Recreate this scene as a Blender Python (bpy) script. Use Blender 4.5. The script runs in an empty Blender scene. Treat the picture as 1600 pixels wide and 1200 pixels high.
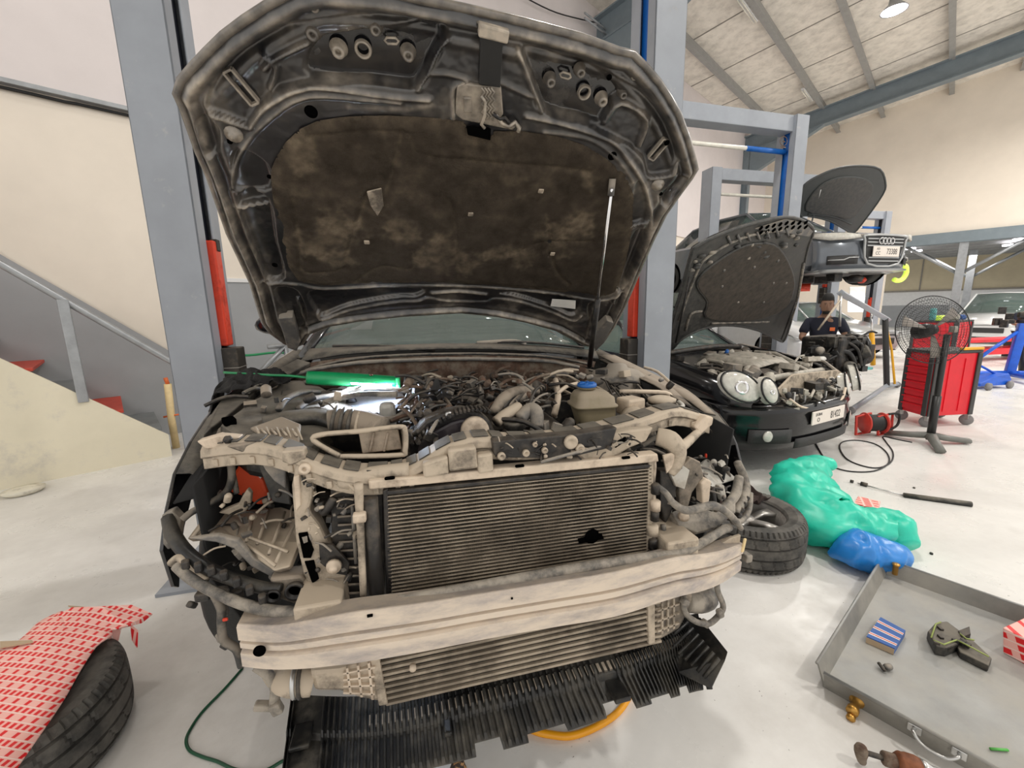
import bpy, bmesh, math, random
import numpy as np
from mathutils import Vector, Matrix, noise
random.seed(7); rng = np.random.default_rng(7)
SC = bpy.context.scene
COL = SC.collection

# ------------------------------------------------------------------ camera
F_PX = 650.0; EYE = np.array([0.0, 0.0, 1.45])
_X = np.array([2657.0, -172.0, F_PX]); _X /= np.linalg.norm(_X)
_D = np.array([72.0, F_PX * F_PX / 118.0, F_PX]); _D -= _X * (_D @ _X); _D /= np.linalg.norm(_D)
_Z = -_D; _Y = np.cross(_Z, _X); ROT = np.array([_X, _Y, _Z])      # rows: world axes seen by the camera (right, down, forward)
cam_data = bpy.data.cameras.new('camera'); cam_data.sensor_width = 36.0; cam_data.lens = F_PX / 1600 * 36
cam_data.clip_start = 0.02; cam_data.clip_end = 200
cam = bpy.data.objects.new('camera', cam_data); COL.objects.link(cam)
_m = np.eye(4); _m[:3, 0] = ROT[:, 0]; _m[:3, 1] = -ROT[:, 1]; _m[:3, 2] = -ROT[:, 2]; _m[:3, 3] = EYE
cam.matrix_world = Matrix(_m.tolist()); SC.camera = cam

# ------------------------------------------------------------------ world, exposure
w = bpy.data.worlds.new('daylight'); SC.world = w; w.use_nodes = True
w.node_tree.nodes['Background'].inputs[0].default_value = (1.0, 0.97, 0.93, 1)
w.node_tree.nodes['Background'].inputs[1].default_value = 1.05
vs = SC.view_settings; vs.view_transform = 'Standard'; vs.look = 'None'; vs.gamma = 1; vs.exposure = 0.12; vs.use_curve_mapping = False
SC.cycles.max_bounces = 6; SC.cycles.diffuse_bounces = 4; SC.cycles.glossy_bounces = 3; SC.cycles.transmission_bounces = 4; SC.cycles.transparent_max_bounces = 8

def lamp(name, loc, power, size, color=(1, .97, .92), spread=170):
    l = bpy.data.lights.new(name, 'AREA'); l.shape = 'DISK'; l.size = size; l.energy = power; l.color = color; l.spread = math.radians(spread)
    o = bpy.data.objects.new(name, l); COL.objects.link(o); o.location = loc; return o

# ------------------------------------------------------------------ places
def ray(px, py): return ROT @ np.array([px - 800.0, py - 600.0, F_PX])
def on(px, py, n, dist):
    d = ray(px, py); n = np.array(n, float); return EYE + d * ((dist - n @ EYE) / (n @ d))
def PY(px, py, Y): return on(px, py, (0, 1, 0), Y)
def PX(px, py, X): return on(px, py, (1, 0, 0), X)
def PZ(px, py, Z): return on(px, py, (0, 0, 1), Z)
def PD(px, py, D): return EYE + ray(px, py) * (D / F_PX)
RA = ray(1485, 468); RA[2] = 0; RA /= np.linalg.norm(RA); RB = np.array([-RA[1], RA[0], 0])
def AB(a, b, z=0.0): return RA * a + RB * b + np.array([0, 0, z])
RYAW = math.atan2(RA[1], RA[0])

# ------------------------------------------------------------------ materials
MATS = {}
def mat(name, col, rough=.5, metal=0., var=.18, vscale=9., dust=None, dscale=5., damt=.5, dsharp=.12, up=0., bump=0., bscale=60., coat=0., spec=.5,
        emit=None, estr=0., alpha=1., trans=0., attr=None, attrcol=None, detail=6., stretch=None):
    if name in MATS: return MATS[name]
    m = bpy.data.materials.new(name); m.use_nodes = True; nt = m.node_tree; N = nt.nodes; L = nt.links
    b = N['Principled BSDF']; MATS[name] = m
    def nd(t, **k):
        n = N.new(t)
        for a, v in k.items(): setattr(n, a, v)
        return n
    geo = nd('ShaderNodeNewGeometry'); pos = geo.outputs['Position']
    if stretch:
        mp = nd('ShaderNodeMapping'); mp.inputs['Scale'].default_value = stretch; L.new(pos, mp.inputs['Vector']); pos = mp.outputs[0]
    c4 = lambda c: (c[0], c[1], c[2], 1)
    n1 = nd('ShaderNodeTexNoise'); n1.inputs['Scale'].default_value = vscale; n1.inputs['Detail'].default_value = detail; n1.inputs['Roughness'].default_value = .6
    L.new(pos, n1.inputs['Vector'])
    mr = nd('ShaderNodeMapRange'); mr.inputs[1].default_value = .25; mr.inputs[2].default_value = .75; mr.inputs[3].default_value = 1 - var; mr.inputs[4].default_value = 1 + var
    L.new(n1.outputs['Fac'], mr.inputs[0])
    mul = nd('ShaderNodeMix', data_type='RGBA', blend_type='MULTIPLY'); mul.inputs[0].default_value = 1; mul.inputs[6].default_value = c4(col)
    L.new(mr.outputs[0], mul.inputs[7]); out = mul.outputs[2]; fac = None
    if dust:
        n2 = nd('ShaderNodeTexNoise'); n2.inputs['Scale'].default_value = dscale; n2.inputs['Detail'].default_value = 8; n2.inputs['Roughness'].default_value = .68
        L.new(pos, n2.inputs['Vector']); src = n2.outputs['Fac']
        if up:
            sx = nd('ShaderNodeSeparateXYZ'); L.new(geo.outputs['Normal'], sx.inputs[0])
            ma = nd('ShaderNodeMath', operation='MULTIPLY_ADD'); ma.inputs[1].default_value = up; L.new(sx.outputs[2], ma.inputs[0]); L.new(src, ma.inputs[2]); src = ma.outputs[0]
        r2 = nd('ShaderNodeMapRange'); r2.interpolation_type = 'SMOOTHSTEP'
        t = 1 - damt; t = .25 + .5 * t
        r2.inputs[1].default_value = t - dsharp; r2.inputs[2].default_value = t + dsharp; L.new(src, r2.inputs[0]); fac = r2.outputs[0]
        mx = nd('ShaderNodeMix', data_type='RGBA'); L.new(fac, mx.inputs[0]); L.new(out, mx.inputs[6]); mx.inputs[7].default_value = c4(dust); out = mx.outputs[2]
    if attr:
        at = nd('ShaderNodeAttribute'); at.attribute_name = attr
        n3 = nd('ShaderNodeTexNoise'); n3.inputs['Scale'].default_value = 34; n3.inputs['Detail'].default_value = 6; L.new(pos, n3.inputs['Vector'])
        r3 = nd('ShaderNodeMapRange'); r3.inputs[1].default_value = .3; r3.inputs[2].default_value = .7; r3.inputs[3].default_value = .35; r3.inputs[4].default_value = 1.25; L.new(n3.outputs['Fac'], r3.inputs[0])
        m3 = nd('ShaderNodeMath', operation='MULTIPLY', use_clamp=True); L.new(at.outputs['Fac'], m3.inputs[0]); L.new(r3.outputs[0], m3.inputs[1])
        mx = nd('ShaderNodeMix', data_type='RGBA'); L.new(m3.outputs[0], mx.inputs[0]); L.new(out, mx.inputs[6]); mx.inputs[7].default_value = c4(attrcol); out = mx.outputs[2]
        fac = m3.outputs[0]
    L.new(out, b.inputs['Base Color'])
    b.inputs['Metallic'].default_value = metal; b.inputs['Roughness'].default_value = rough; b.inputs['Specular IOR Level'].default_value = spec
    if fac is not None and not attr and rough < .6:
        rr = nd('ShaderNodeMapRange'); rr.inputs[3].default_value = rough; rr.inputs[4].default_value = .8; L.new(fac, rr.inputs[0]); L.new(rr.outputs[0], b.inputs['Roughness'])
        if metal > 0:
            rm = nd('ShaderNodeMapRange'); rm.inputs[3].default_value = metal; rm.inputs[4].default_value = 0; L.new(fac, rm.inputs[0]); L.new(rm.outputs[0], b.inputs['Metallic'])
    b.inputs['Coat Weight'].default_value = coat; b.inputs['Coat Roughness'].default_value = .06
    if bump:
        n4 = nd('ShaderNodeTexNoise'); n4.inputs['Scale'].default_value = bscale; n4.inputs['Detail'].default_value = 5; L.new(pos, n4.inputs['Vector'])
        bp = nd('ShaderNodeBump'); bp.inputs['Strength'].default_value = bump; bp.inputs['Distance'].default_value = .01; L.new(n4.outputs['Fac'], bp.inputs['Height']); L.new(bp.outputs[0], b.inputs['Normal'])
    if emit: b.inputs['Emission Color'].default_value = c4(emit); b.inputs['Emission Strength'].default_value = estr
    b.inputs['Alpha'].default_value = alpha; b.inputs['Transmission Weight'].default_value = trans
    return m

# ------------------------------------------------------------------ mesh building
class MB:
    def __init__(self, M=None): self.v = []; self.f = []; self.M = M; self.sm = []
    def add(self, vs, fs, smooth=False):
        o = len(self.v)
        for p in vs:
            p = Vector((float(p[0]), float(p[1]), float(p[2])))
            self.v.append(self.M @ p if self.M is not None else p)
        for f in fs: self.f.append([i + o for i in f]); self.sm.append(smooth)
        return self
    def box(self, c, s, rz=0., R=None):
        R = R or Matrix.Rotation(rz, 3, 'Z'); c = Vector(c)
        vs = [c + R @ Vector((x * s[0] / 2, y * s[1] / 2, z * s[2] / 2)) for x in (-1, 1) for y in (-1, 1) for z in (-1, 1)]
        return self.add(vs, [(0, 1, 3, 2), (4, 6, 7, 5), (0, 4, 5, 1), (2, 3, 7, 6), (0, 2, 6, 4), (1, 5, 7, 3)])
    def hexa(self, q, e):
        """quad q (4 points) extruded by vector e"""
        q = [Vector(p) for p in q]; e = Vector(e)
        return self.add(q + [p + e for p in q], [(3, 2, 1, 0), (4, 5, 6, 7), (0, 1, 5, 4), (1, 2, 6, 5), (2, 3, 7, 6), (3, 0, 4, 7)])
    def prism(self, pts, e, smooth=False):
        pts = [Vector(p) for p in pts]; n = len(pts); e = Vector(e)
        return self.add(pts + [p + e for p in pts], [tuple(range(n))[::-1], tuple(range(n, 2 * n))] + [(i, (i + 1) % n, n + (i + 1) % n, n + i) for i in range(n)])
    def tube(self, path, r, seg=8, closed=False, caps=True, flat=None):
        P = [Vector(p) for p in path]; n = len(P); rs = r if hasattr(r, '__len__') else [r] * n
        vs = []; fs = []; prev = None
        for i in range(n):
            t = (P[(i + 1) % n] - P[i - 1]) if closed else (P[min(i + 1, n - 1)] - P[max(i - 1, 0)])
            if t.length < 1e-9: t = Vector((0, 0, 1))
            t.normalize()
            if prev is None:
                a = Vector((0, 0, 1)) if abs(t.z) < .9 else Vector((0, 1, 0)); u = t.cross(a).normalized()
            else:
                u = (prev - t * prev.dot(t))
                u = u.normalized() if u.length > 1e-6 else t.orthogonal().normalized()
            prev = u; w_ = t.cross(u)
            for k in range(seg):
                an = 2 * math.pi * k / seg; fl = flat or 1
                vs.append(P[i] + (u * math.cos(an) + w_ * math.sin(an) * fl) * rs[i])
        m = n if closed else n - 1
        for i in range(m):
            for k in range(seg):
                a = i * seg + k; b_ = i * seg + (k + 1) % seg; j = ((i + 1) % n) * seg
                fs.append((a, b_, j + (k + 1) % seg, j + k))
        if caps and not closed: fs += [tuple(range(seg))[::-1], tuple(range((n - 1) * seg, n * seg))]
        return self.add(vs, fs, True)
    def lathe(self, prof, c=(0, 0, 0), axis=(0, 0, 1), seg=24, cap=True):
        """prof: (radius, height) list"""
        q = Vector((0, 0, 1)).rotation_difference(Vector(axis).normalized()).to_matrix(); c = Vector(c); vs = []; fs = []; n = len(prof)
        for r, h in prof:
            for k in range(seg):
                a = 2 * math.pi * k / seg; vs.append(c + q @ Vector((r * math.cos(a), r * math.sin(a), h)))
        for i in range(n - 1):
            for k in range(seg):
                k2 = (k + 1) % seg; fs.append((i * seg + k, i * seg + k2, (i + 1) * seg + k2, (i + 1) * seg + k))
        if cap:
            if prof[0][0] > 1e-6: fs.append(tuple(range(seg))[::-1])
            if prof[-1][0] > 1e-6: fs.append(tuple(range((n - 1) * seg, n * seg)))
        return self.add(vs, fs, True)
    def grid(self, rows, closed=False, smooth=True, thick=None):
        """rows of points -> quads; thick: solidify vector or float (along -normal estimated per vertex)"""
        R = [[Vector((float(p[0]), float(p[1]), float(p[2]))) for p in r] for r in rows]; n = len(R); m = len(R[0]); vs = [p for r in R for p in r]; fs = []
        mm = m if closed else m - 1
        for i in range(n - 1):
            for j in range(mm): fs.append((i * m + j, i * m + (j + 1) % m, (i + 1) * m + (j + 1) % m, (i + 1) * m + j))
        if thick is not None:
            if not hasattr(thick, '__len__'):
                off = []
                for i in range(n):
                    for j in range(m):
                        a = R[min(i + 1, n - 1)][j] - R[max(i - 1, 0)][j]; b_ = R[i][min(j + 1, m - 1)] - R[i][max(j - 1, 0)]
                        nn = b_.cross(a); nn = nn.normalized() if nn.length > 1e-9 else Vector((0, 0, 1)); off.append(nn * thick)
            else: off = [Vector(thick)] * (n * m)
            k = n * m; vs += [vs[i] + off[i] for i in range(k)]; fs += [tuple(q + k for q in f[::-1]) for f in fs]
            if not closed:
                for i in range(n - 1):
                    for j in (0, m - 1): fs.append((i * m + j, (i + 1) * m + j, (i + 1) * m + j + k, i * m + j + k))
            for j in range(mm):
                for i in (0, n - 1): fs.append((i * m + j, i * m + (j + 1) % m, i * m + (j + 1) % m + k, i * m + j + k))
        return self.add(vs, fs, smooth)
    def blob(self, c, s, sub=2, jit=.0, seed=0, freq=3., R=None):
        bm = bmesh.new(); bmesh.ops.create_icosphere(bm, subdivisions=sub, radius=1.0); vs = []
        for v in bm.verts:
            p = v.co.copy(); k = 1 + jit * noise.noise(p * freq + Vector((seed * 7.1, seed * 3.3, seed)))
            q = Vector((p.x * s[0], p.y * s[1], p.z * s[2])) * k
            vs.append(Vector(c) + (R @ q if R is not None else q))
        fs = [[v.index for v in f.verts] for f in bm.faces]; bm.free(); return self.add(vs, fs, True)
    def build(self, name, material, parent=None, bevel=0., smooth=None, subsurf=0, loc=None, seg=2, solid=0.):
        me = bpy.data.meshes.new(name); vs = self.v
        if parent is None:
            if loc is None:
                xs = [p.x for p in vs]; ys = [p.y for p in vs]; zs = [p.z for p in vs]
                loc = Vector(((min(xs) + max(xs)) / 2, (min(ys) + max(ys)) / 2, min(zs)))
        else: loc = Vector(parent['_base'])
        loc = Vector(loc)
        me.from_pydata([tuple(p - loc) for p in vs], [], self.f)
        me.polygons.foreach_set('use_smooth', [bool(s) if smooth is None else smooth for s in self.sm])
        me.materials.append(MATS[material] if isinstance(material, str) else material)
        bm = bmesh.new(); bm.from_mesh(me); bmesh.ops.recalc_face_normals(bm, faces=bm.faces); bm.to_mesh(me); bm.free()
        me.update()
        o = bpy.data.objects.new(name, me); COL.objects.link(o)
        if parent is None: o.location = loc
        else: o.parent = parent
        o['_base'] = [loc.x, loc.y, loc.z]
        if solid: md = o.modifiers.new('solid', 'SOLIDIFY'); md.thickness = solid; md.offset = 0
        if bevel: md = o.modifiers.new('bevel', 'BEVEL'); md.width = bevel; md.segments = seg; md.limit_method = 'ANGLE'; md.angle_limit = math.radians(40)
        if subsurf: md = o.modifiers.new('sub', 'SUBSURF'); md.levels = subsurf; md.render_levels = subsurf
        return o

def tag(o, label=None, cat=None, group=None, kind=None):
    if label: o['label'] = label
    if cat: o['category'] = cat
    if group: o['group'] = group
    if kind: o['kind'] = kind
    return o
def thing(name, loc, label, cat, group=None):
    o = bpy.data.objects.new(name, None); COL.objects.link(o); o.location = Vector(loc); o['_base'] = list(map(float, loc)); o.empty_display_size = .1
    return tag(o, label, cat, group)
def struct(o): return tag(o, kind='structure')
def spline(pts, n=6, closed=False):
    """Catmull-Rom through points"""
    P = [np.array(p, float) for p in pts]; k = len(P); out = []
    rng_ = range(k) if closed else range(k - 1)
    for i in rng_:
        p0 = P[(i - 1) % k] if closed or i > 0 else P[0]; p1 = P[i]; p2 = P[(i + 1) % k]; p3 = P[(i + 2) % k] if closed or i + 2 < k else P[-1]
        for j in range(n):
            t = j / n; out.append(.5 * ((2 * p1) + (-p0 + p2) * t + (2 * p0 - 5 * p1 + 4 * p2 - p3) * t * t + (-p0 + 3 * p1 - 3 * p2 + p3) * t ** 3))
    if not closed: out.append(P[-1])
    return out
def frame(loc, yaw=0., tilt=None):
    M = Matrix.Translation(Vector(loc)) @ Matrix.Rotation(yaw, 4, 'Z')
    return M @ tilt if tilt is not None else M
def text_obj(body, name, M, size, material, parent, extrude=.0006, align='CENTER', sx=1.):
    cu = bpy.data.curves.new(name, 'FONT'); cu.body = body; cu.size = size; cu.extrude = extrude; cu.align_x = align; cu.align_y = 'CENTER'
    t = bpy.data.objects.new(name, cu); COL.objects.link(t); dg = bpy.context.evaluated_depsgraph_get(); me = bpy.data.meshes.new_from_object(t.evaluated_get(dg))
    bpy.data.objects.remove(t); mb = MB(M); mb.add([(v.co.x * sx, v.co.y, v.co.z) for v in me.vertices], [list(p.vertices) for p in me.polygons])
    bpy.data.meshes.remove(me)
    return mb.build(name, material, parent)
# ================================================================== materials of the place
mat('floor_paint', (.78, .765, .735), rough=.26, var=.10, vscale=2.2, dust=(.60, .575, .54), dscale=1.6, damt=.30, dsharp=.22, bump=.03, bscale=25, spec=.45)
# SPECKS of dirt on the floor paint
_nt = MATS['floor_paint'].node_tree; _N = _nt.nodes; _b = _N['Principled BSDF']; _src = _b.inputs['Base Color'].links[0].from_socket
_g = _N.new('ShaderNodeNewGeometry'); _v = _N.new('ShaderNodeTexNoise'); _v.inputs['Scale'].default_value = 55; _v.inputs['Detail'].default_value = 3; _nt.links.new(_g.outputs['Position'], _v.inputs['Vector'])
_v2 = _N.new('ShaderNodeTexNoise'); _v2.inputs['Scale'].default_value = 3; _v2.inputs['Detail'].default_value = 4; _nt.links.new(_g.outputs['Position'], _v2.inputs['Vector'])
_s = _N.new('ShaderNodeMath'); _s.operation = 'MULTIPLY_ADD'; _s.inputs[1].default_value = .35; _nt.links.new(_v2.outputs['Fac'], _s.inputs[0]); _nt.links.new(_v.outputs['Fac'], _s.inputs[2])
_r = _N.new('ShaderNodeMapRange'); _r.inputs[1].default_value = .905; _r.inputs[2].default_value = .96; _nt.links.new(_s.outputs[0], _r.inputs[0])
_m = _N.new('ShaderNodeMix'); _m.data_type = 'RGBA'; _nt.links.new(_r.outputs[0], _m.inputs[0]); _nt.links.new(_src, _m.inputs[6]); _m.inputs[7].default_value = (.16, .14, .12, 1); _nt.links.new(_m.outputs[2], _b.inputs['Base Color'])
mat('wall_cream', (.87, .79, .685), rough=.8, var=.05, vscale=1.5)
mat('wall_pink', (.77, .71, .70), rough=.8, var=.04, vscale=2)
mat('dado_grey', (.36, .37, .385), rough=.6, var=.06, vscale=3)
mat('roof_sheet', (.90, .85, .77), rough=.7, var=.10, vscale=3, dust=(.62, .58, .52), dscale=4, damt=.35, dsharp=.2)
mat('seam', (.30, .28, .25), rough=.8)
mat('steel_blue_grey', (.20, .245, .275), rough=.5, var=.1, vscale=4)
mat('purlin', (.33, .33, .32), rough=.55, var=.12, vscale=5)
mat('lift_grey', (.31, .335, .375), rough=.42, var=.1, vscale=4, dust=(.42, .42, .43), dscale=9, damt=.18, dsharp=.06)
mat('lift_dark', (.008, .010, .018), rough=.6)
mat('lift_blue', (.008, .13, .50), rough=.4)
mat('lift_red', (.72, .055, .02), rough=.4, var=.12, dust=(.35, .03, .015), dscale=8, damt=.3)
mat('rubber_black', (.016, .016, .015), rough=.75, var=.3, bump=.2, bscale=120)
mat('carton_black', (.035, .03, .025), rough=.6, var=.25, dust=(.12, .1, .07), dscale=14, damt=.25)
mat('chrome', (.75, .75, .76), rough=.12, metal=1, var=.05)
mat('steel', (.55, .55, .54), rough=.33, metal=.9, var=.12)
mat('white_paint', (.80, .80, .80), rough=.5, var=.05)
mat('cable_black', (.012, .012, .012), rough=.55)
mat('lamp_on', (1, 1, 1), emit=(1, .95, 1), estr=12)
mat('tube_glass', (.85, .82, .72), rough=.3)
mat('red_step', (.50, .055, .03), rough=.55, var=.15)
mat('grey_step', (.20, .215, .22), rough=.55, var=.12)
mat('cream_panel', (.80, .74, .58), rough=.7, var=.06, vscale=3, dust=(.62, .58, .50), dscale=3, damt=.25)
mat('rail_metal', (.36, .375, .39), rough=.35, metal=.4)

def rbox(a0, a1, b0, b1, z0, z1, mb=None):
    mb = mb or MB(); return mb.hexa([AB(a0, b0, z0), AB(a1, b0, z0), AB(a1, b1, z0), AB(a0, b1, z0)], (0, 0, z1 - z0))
WB = 6.57; BK = 22.8
roofz = lambda b: 8.30 + (WB - b) * .105
fl = struct(rbox(-8, 36, -18, 7, -.12, 0).build('floor', 'floor_paint'))
struct(rbox(-7, BK + .25, WB, WB + .2, 0, 8.35).build('wall_left', 'wall_cream'))
dado = struct(rbox(.52, BK, WB - .012, WB + .001, 0, 1.86).build('trim_1', 'dado_grey'))
struct(rbox(.52, BK, WB - .03, WB + .001, 1.86, 1.91).build('trim_2', 'white_paint', bevel=.004))
struct(rbox(-7, BK, WB - .04, WB + .001, 3.705, 8.30).build('wall_upper', 'wall_pink'))
struct(rbox(-7, .93, WB - .09, WB + .001, 3.66, 3.705).build('trim_3', 'rail_metal', bevel=.004))
mb = MB(); mb.tube([AB(-7, WB - .03, 3.63), AB(-.2, WB - .03, 3.628), AB(.02, WB - .035, 3.622), AB(.1, WB - .03, 3.63), AB(1.5, WB - .03, 3.63)], .016)
tag(mb.build('wall_cable', 'cable_black'), 'black cable run along the cream wall under the pale ledge', 'cable')
for i, a in enumerate((1.0, 3.0, 5.0)):
    struct(rbox(a, a + .012, WB - .006, WB, 1.91, 3.65).build('trim_%d' % (4 + i), 'seam'))
# back wall over the opening, and the lower annex behind it
struct(MB().hexa([AB(BK, WB, 3.87), AB(BK, -8.5, 3.87), AB(BK, -8.5, roofz(-8.5)), AB(BK, WB, roofz(WB))], AB(.2, 0)).build('wall_back', 'wall_cream'))
struct(rbox(BK, BK + .2, 1.92, WB, 0, 3.87).build('wall_back_lower', 'wall_cream'))
# roof: sheets between purlins, seams, purlins and a rafter
E_ = MB(); E_.hexa([AB(-7, WB + .2, roofz(WB + .2)), AB(BK + .3, WB + .2, roofz(WB + .2)), AB(BK + .3, -8.5, roofz(-8.5)), AB(-7, -8.5, roofz(-8.5))], (0, 0, .06))
roof = struct(E_.build('ceiling', 'roof_sheet'))
for i in range(12):
    a = BK - 1.9 - i * 2.15
    mb = MB(); mb.hexa([AB(a, WB, roofz(WB) - .012), AB(a + .03, WB, roofz(WB) - .012), AB(a + .03, -8, roofz(-8) - .012), AB(a, -8, roofz(-8) - .012)], (0, 0, .012)); mb.build('sheet_seam', 'seam', roof)
pur_b = [5.56, 3.99, 2.62, .80, -.80, -2.4, -3.9]
for b in pur_b:
    mb = MB(); z = roofz(b) - .02
    mb.hexa([AB(-7, b - .068, z - .25), AB(BK, b - .068, z - .25), AB(BK, b + .068, z - .25), AB(-7, b + .068, z - .25)], (0, 0, .02))
    mb.hexa([AB(-7, b - .012, z - .24), AB(BK, b - .012, z - .24), AB(BK, b + .012, z - .24), AB(-7, b + .012, z - .24)], (0, 0, .25))
    mb.build('purlin', 'purlin', roof)
def rafter(a, name):
    mb = MB(); h = .56
    for dz, hw, th in ((-.27,   .16, .035), (-.27 - h, .16, .035)):
        mb.hexa([AB(a - hw, WB, roofz(WB) + dz), AB(a + hw, WB, roofz(WB) + dz), AB(a + hw, -8.5, roofz(-8.5) + dz), AB(a - hw, -8.5, roofz(-8.5) + dz)], (0, 0, th))
    mb.hexa([AB(a - .02, WB, roofz(WB) - .27 - h), AB(a + .02, WB, roofz(WB) - .27 - h), AB(a + .02, -8.5, roofz(-8.5) - .27 - h), AB(a - .02, -8.5, roofz(-8.5) - .27 - h)], (0, 0, h))
    # haunch and wall stanchion
    mb.prism([AB(a - .13, WB, roofz(WB) - .75), AB(a - .13, WB - 2.7, roofz(WB - 2.7) - .82), AB(a - .13, WB, roofz(WB) - 1.9)], AB(.26, 0))
    rbox(a - .13, a + .13, WB - .30, WB - .27, 0, 7.6, mb); rbox(a - .13, a + .13, WB - .05, WB - .02, 0, 7.6, mb); rbox(a - .02, a + .02, WB - .28, WB - .04, 0, 7.6, mb)
    return struct(mb.build(name, 'steel_blue_grey'))
rafter(19.7, 'trim_8'); rafter(9.3, 'trim_9')
# round high-bay lamps hung from the purlins
def high_bay(p, label, power):
    t = thing('high_bay_lamp', p, label, 'lamp', 'high bay lamps under the roof'); p = Vector(p)
    MB().lathe([(.0, .30), (.10, .30), (.12, .14), (.24, .02), (.25, 0), (.24, 0), (.23, .01)], p, seg=28, cap=False).build('housing', 'rail_metal', t)
    MB().lathe([(0, .012), (.225, .012), (.225, .006), (0, .004)], p, seg=28, cap=False).build('diffuser', 'lamp_on', t)
    MB().tube([p + Vector((0, 0, .3)), p + Vector((0, 0, roofz(p.dot(Vector(RB))) - p.z))], .008, 6).build('suspension_rod', 'steel', t)
    lamp('high_bay_light', p - Vector((0, 0, .02)), power, .45)
LP = on(1397, 17, (0, 0, 1), 7.87)
high_bay(LP, 'round glowing white lamp hanging from the roof at upper right', 190)
la, lb = LP @ RA, LP @ RB
for da, db, q, pw in ((-10, 0, 'above the camera', 120), (-2, -6.5, 'over the open side', 330), (-10, -6.5, 'behind the camera', 190), (4.5, -6.0, 'near the annex beam', 420)):  # lamps out of view, added to brighten floor, roof and back wall
    high_bay(AB(la + da, lb + db, 7.87), 'round glowing white lamp hanging from the roof ' + q, pw)
high_bay(AB(.2, 3.6, 7.7), 'unseen round glowing white lamp over the stair side of the workshop', 25)  # also out of view, a weak lamp added on the stair side
# two unlit fluorescent battens on the purlins
for px, py, lab, a_off in ((1168, 8, 'fluorescent batten on the purlin nearest the lift top, close to the upper picture edge', 0), (1262, 138, 'fluorescent batten lower down the same sloping purlin, near the rafter', 0)):
    b = 4.14; q = on(px, py, RB, b); a = q @ RA; z = roofz(b) - .25
    t = thing('fluorescent_batten', AB(a, b, z), lab, 'light', 'unlit fluorescent battens')
    rbox(a - .62, a + .62, b - .06, b + .05, z - .02, z + .03).build('tray', 'white_paint', t, bevel=.005)
    for s in (-.03, .03): MB().tube([AB(a - .58, b + s - .005, z - .045), AB(a + .58, b + s - .005, z - .045)], .014).build('tube', 'tube_glass', t)
# ------------------------------------------------------------------ annex behind the opening
AX = 32.0
struct(rbox(BK + .2, AX, -16, 5, 3.78, 3.9).build('ceiling_annex', 'steel_blue_grey'))
mat('annex_sheet', (.62, .54, .38), rough=.7, var=.12, vscale=1.2)
struct(rbox(AX, AX + .2, -16, 7, 1.92, 3.85).build('wall_annex_upper', 'annex_sheet'))
struct(rbox(AX - .02, AX + .2, -16, 7, 1.18, 1.92).build('wall_annex_band', 'white_paint'))
struct(rbox(AX - .04, AX + .2, -16, 7, 0, 1.18).build('wall_annex_dado', 'dado_grey'))
struct(rbox(AX - .1, AX, -16, 7, 1.90, 1.98).build('trim_10', 'seam'))
for i, b in enumerate((3.2, 1.2, -.7, -2.5)):
    struct(rbox(AX - .03, AX, b, b + .06, 1.98, 3.78).build('trim_%d' % (11 + i), 'seam'))
struct(rbox(BK - .15, BK + .25, -16, 2.1, 3.49, 3.88).build('trim_15', 'steel_blue_grey', bevel=.01))
for i in range(6):
    a = BK + 1.4 + i * 1.4; struct(rbox(a, a + .12, -16, 4.5, 3.57, 3.78).build('trim_%d' % (16 + i), 'purlin'))
def brace_post(a, px, lab):
    q = on(px, 480, RA, a); b = q @ RB
    t = thing('steel_post', AB(a, b, 0), lab, 'post', 'posts under the annex beam')
    rbox(a - .11, a + .11, b - .12, b + .12, 0, 3.52).build('post', 'rail_metal', t, bevel=.008)
    rbox(a - .16, a + .16, b - .16, b + .16, 0, .02).build('base_plate', 'rail_metal', t)
    for s in (-1, 1): MB().tube([AB(a, b + s * .08, 2.42), AB(a, b + s * 1.55, 3.50)], .055).build('brace', 'rail_metal', t)
brace_post(BK + .05, 1490, 'grey steel post with two diagonal braces at the annex opening')
brace_post(BK + 4.4, 1507, 'grey steel post with braces standing deeper inside the annex')
for k, (px, py) in enumerate(((1424, 376), (1432, 393), (1596, 360), (1576, 384))):
    a = BK + 1.6 + (k % 2) * 2.2; q = on(px, py, (0, 0, 1), 3.45) ; aa = min(max(q @ RA, BK + .6), AX - 1); bb = on(px, py, RA, aa) @ RB
    p = Vector(AB(aa, bb, 3.45)); t = MB(); t.lathe([(0, 0), (.17, 0), (.17, .05), (0, .05)], p, seg=20); 
    tag(t.build('ceiling_spot', 'lamp_on'), ['left pair of annex lights, the brighter upper one', 'left pair of annex lights, the fainter lower one', 'annex light at the right picture edge, upper one', 'annex light near the right picture edge, lower purple-white one'][k], 'light', 'round lights in the annex ceiling')
lamp('annex_light', AB(27, 0, 3.3), 90, 1.2)

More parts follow.
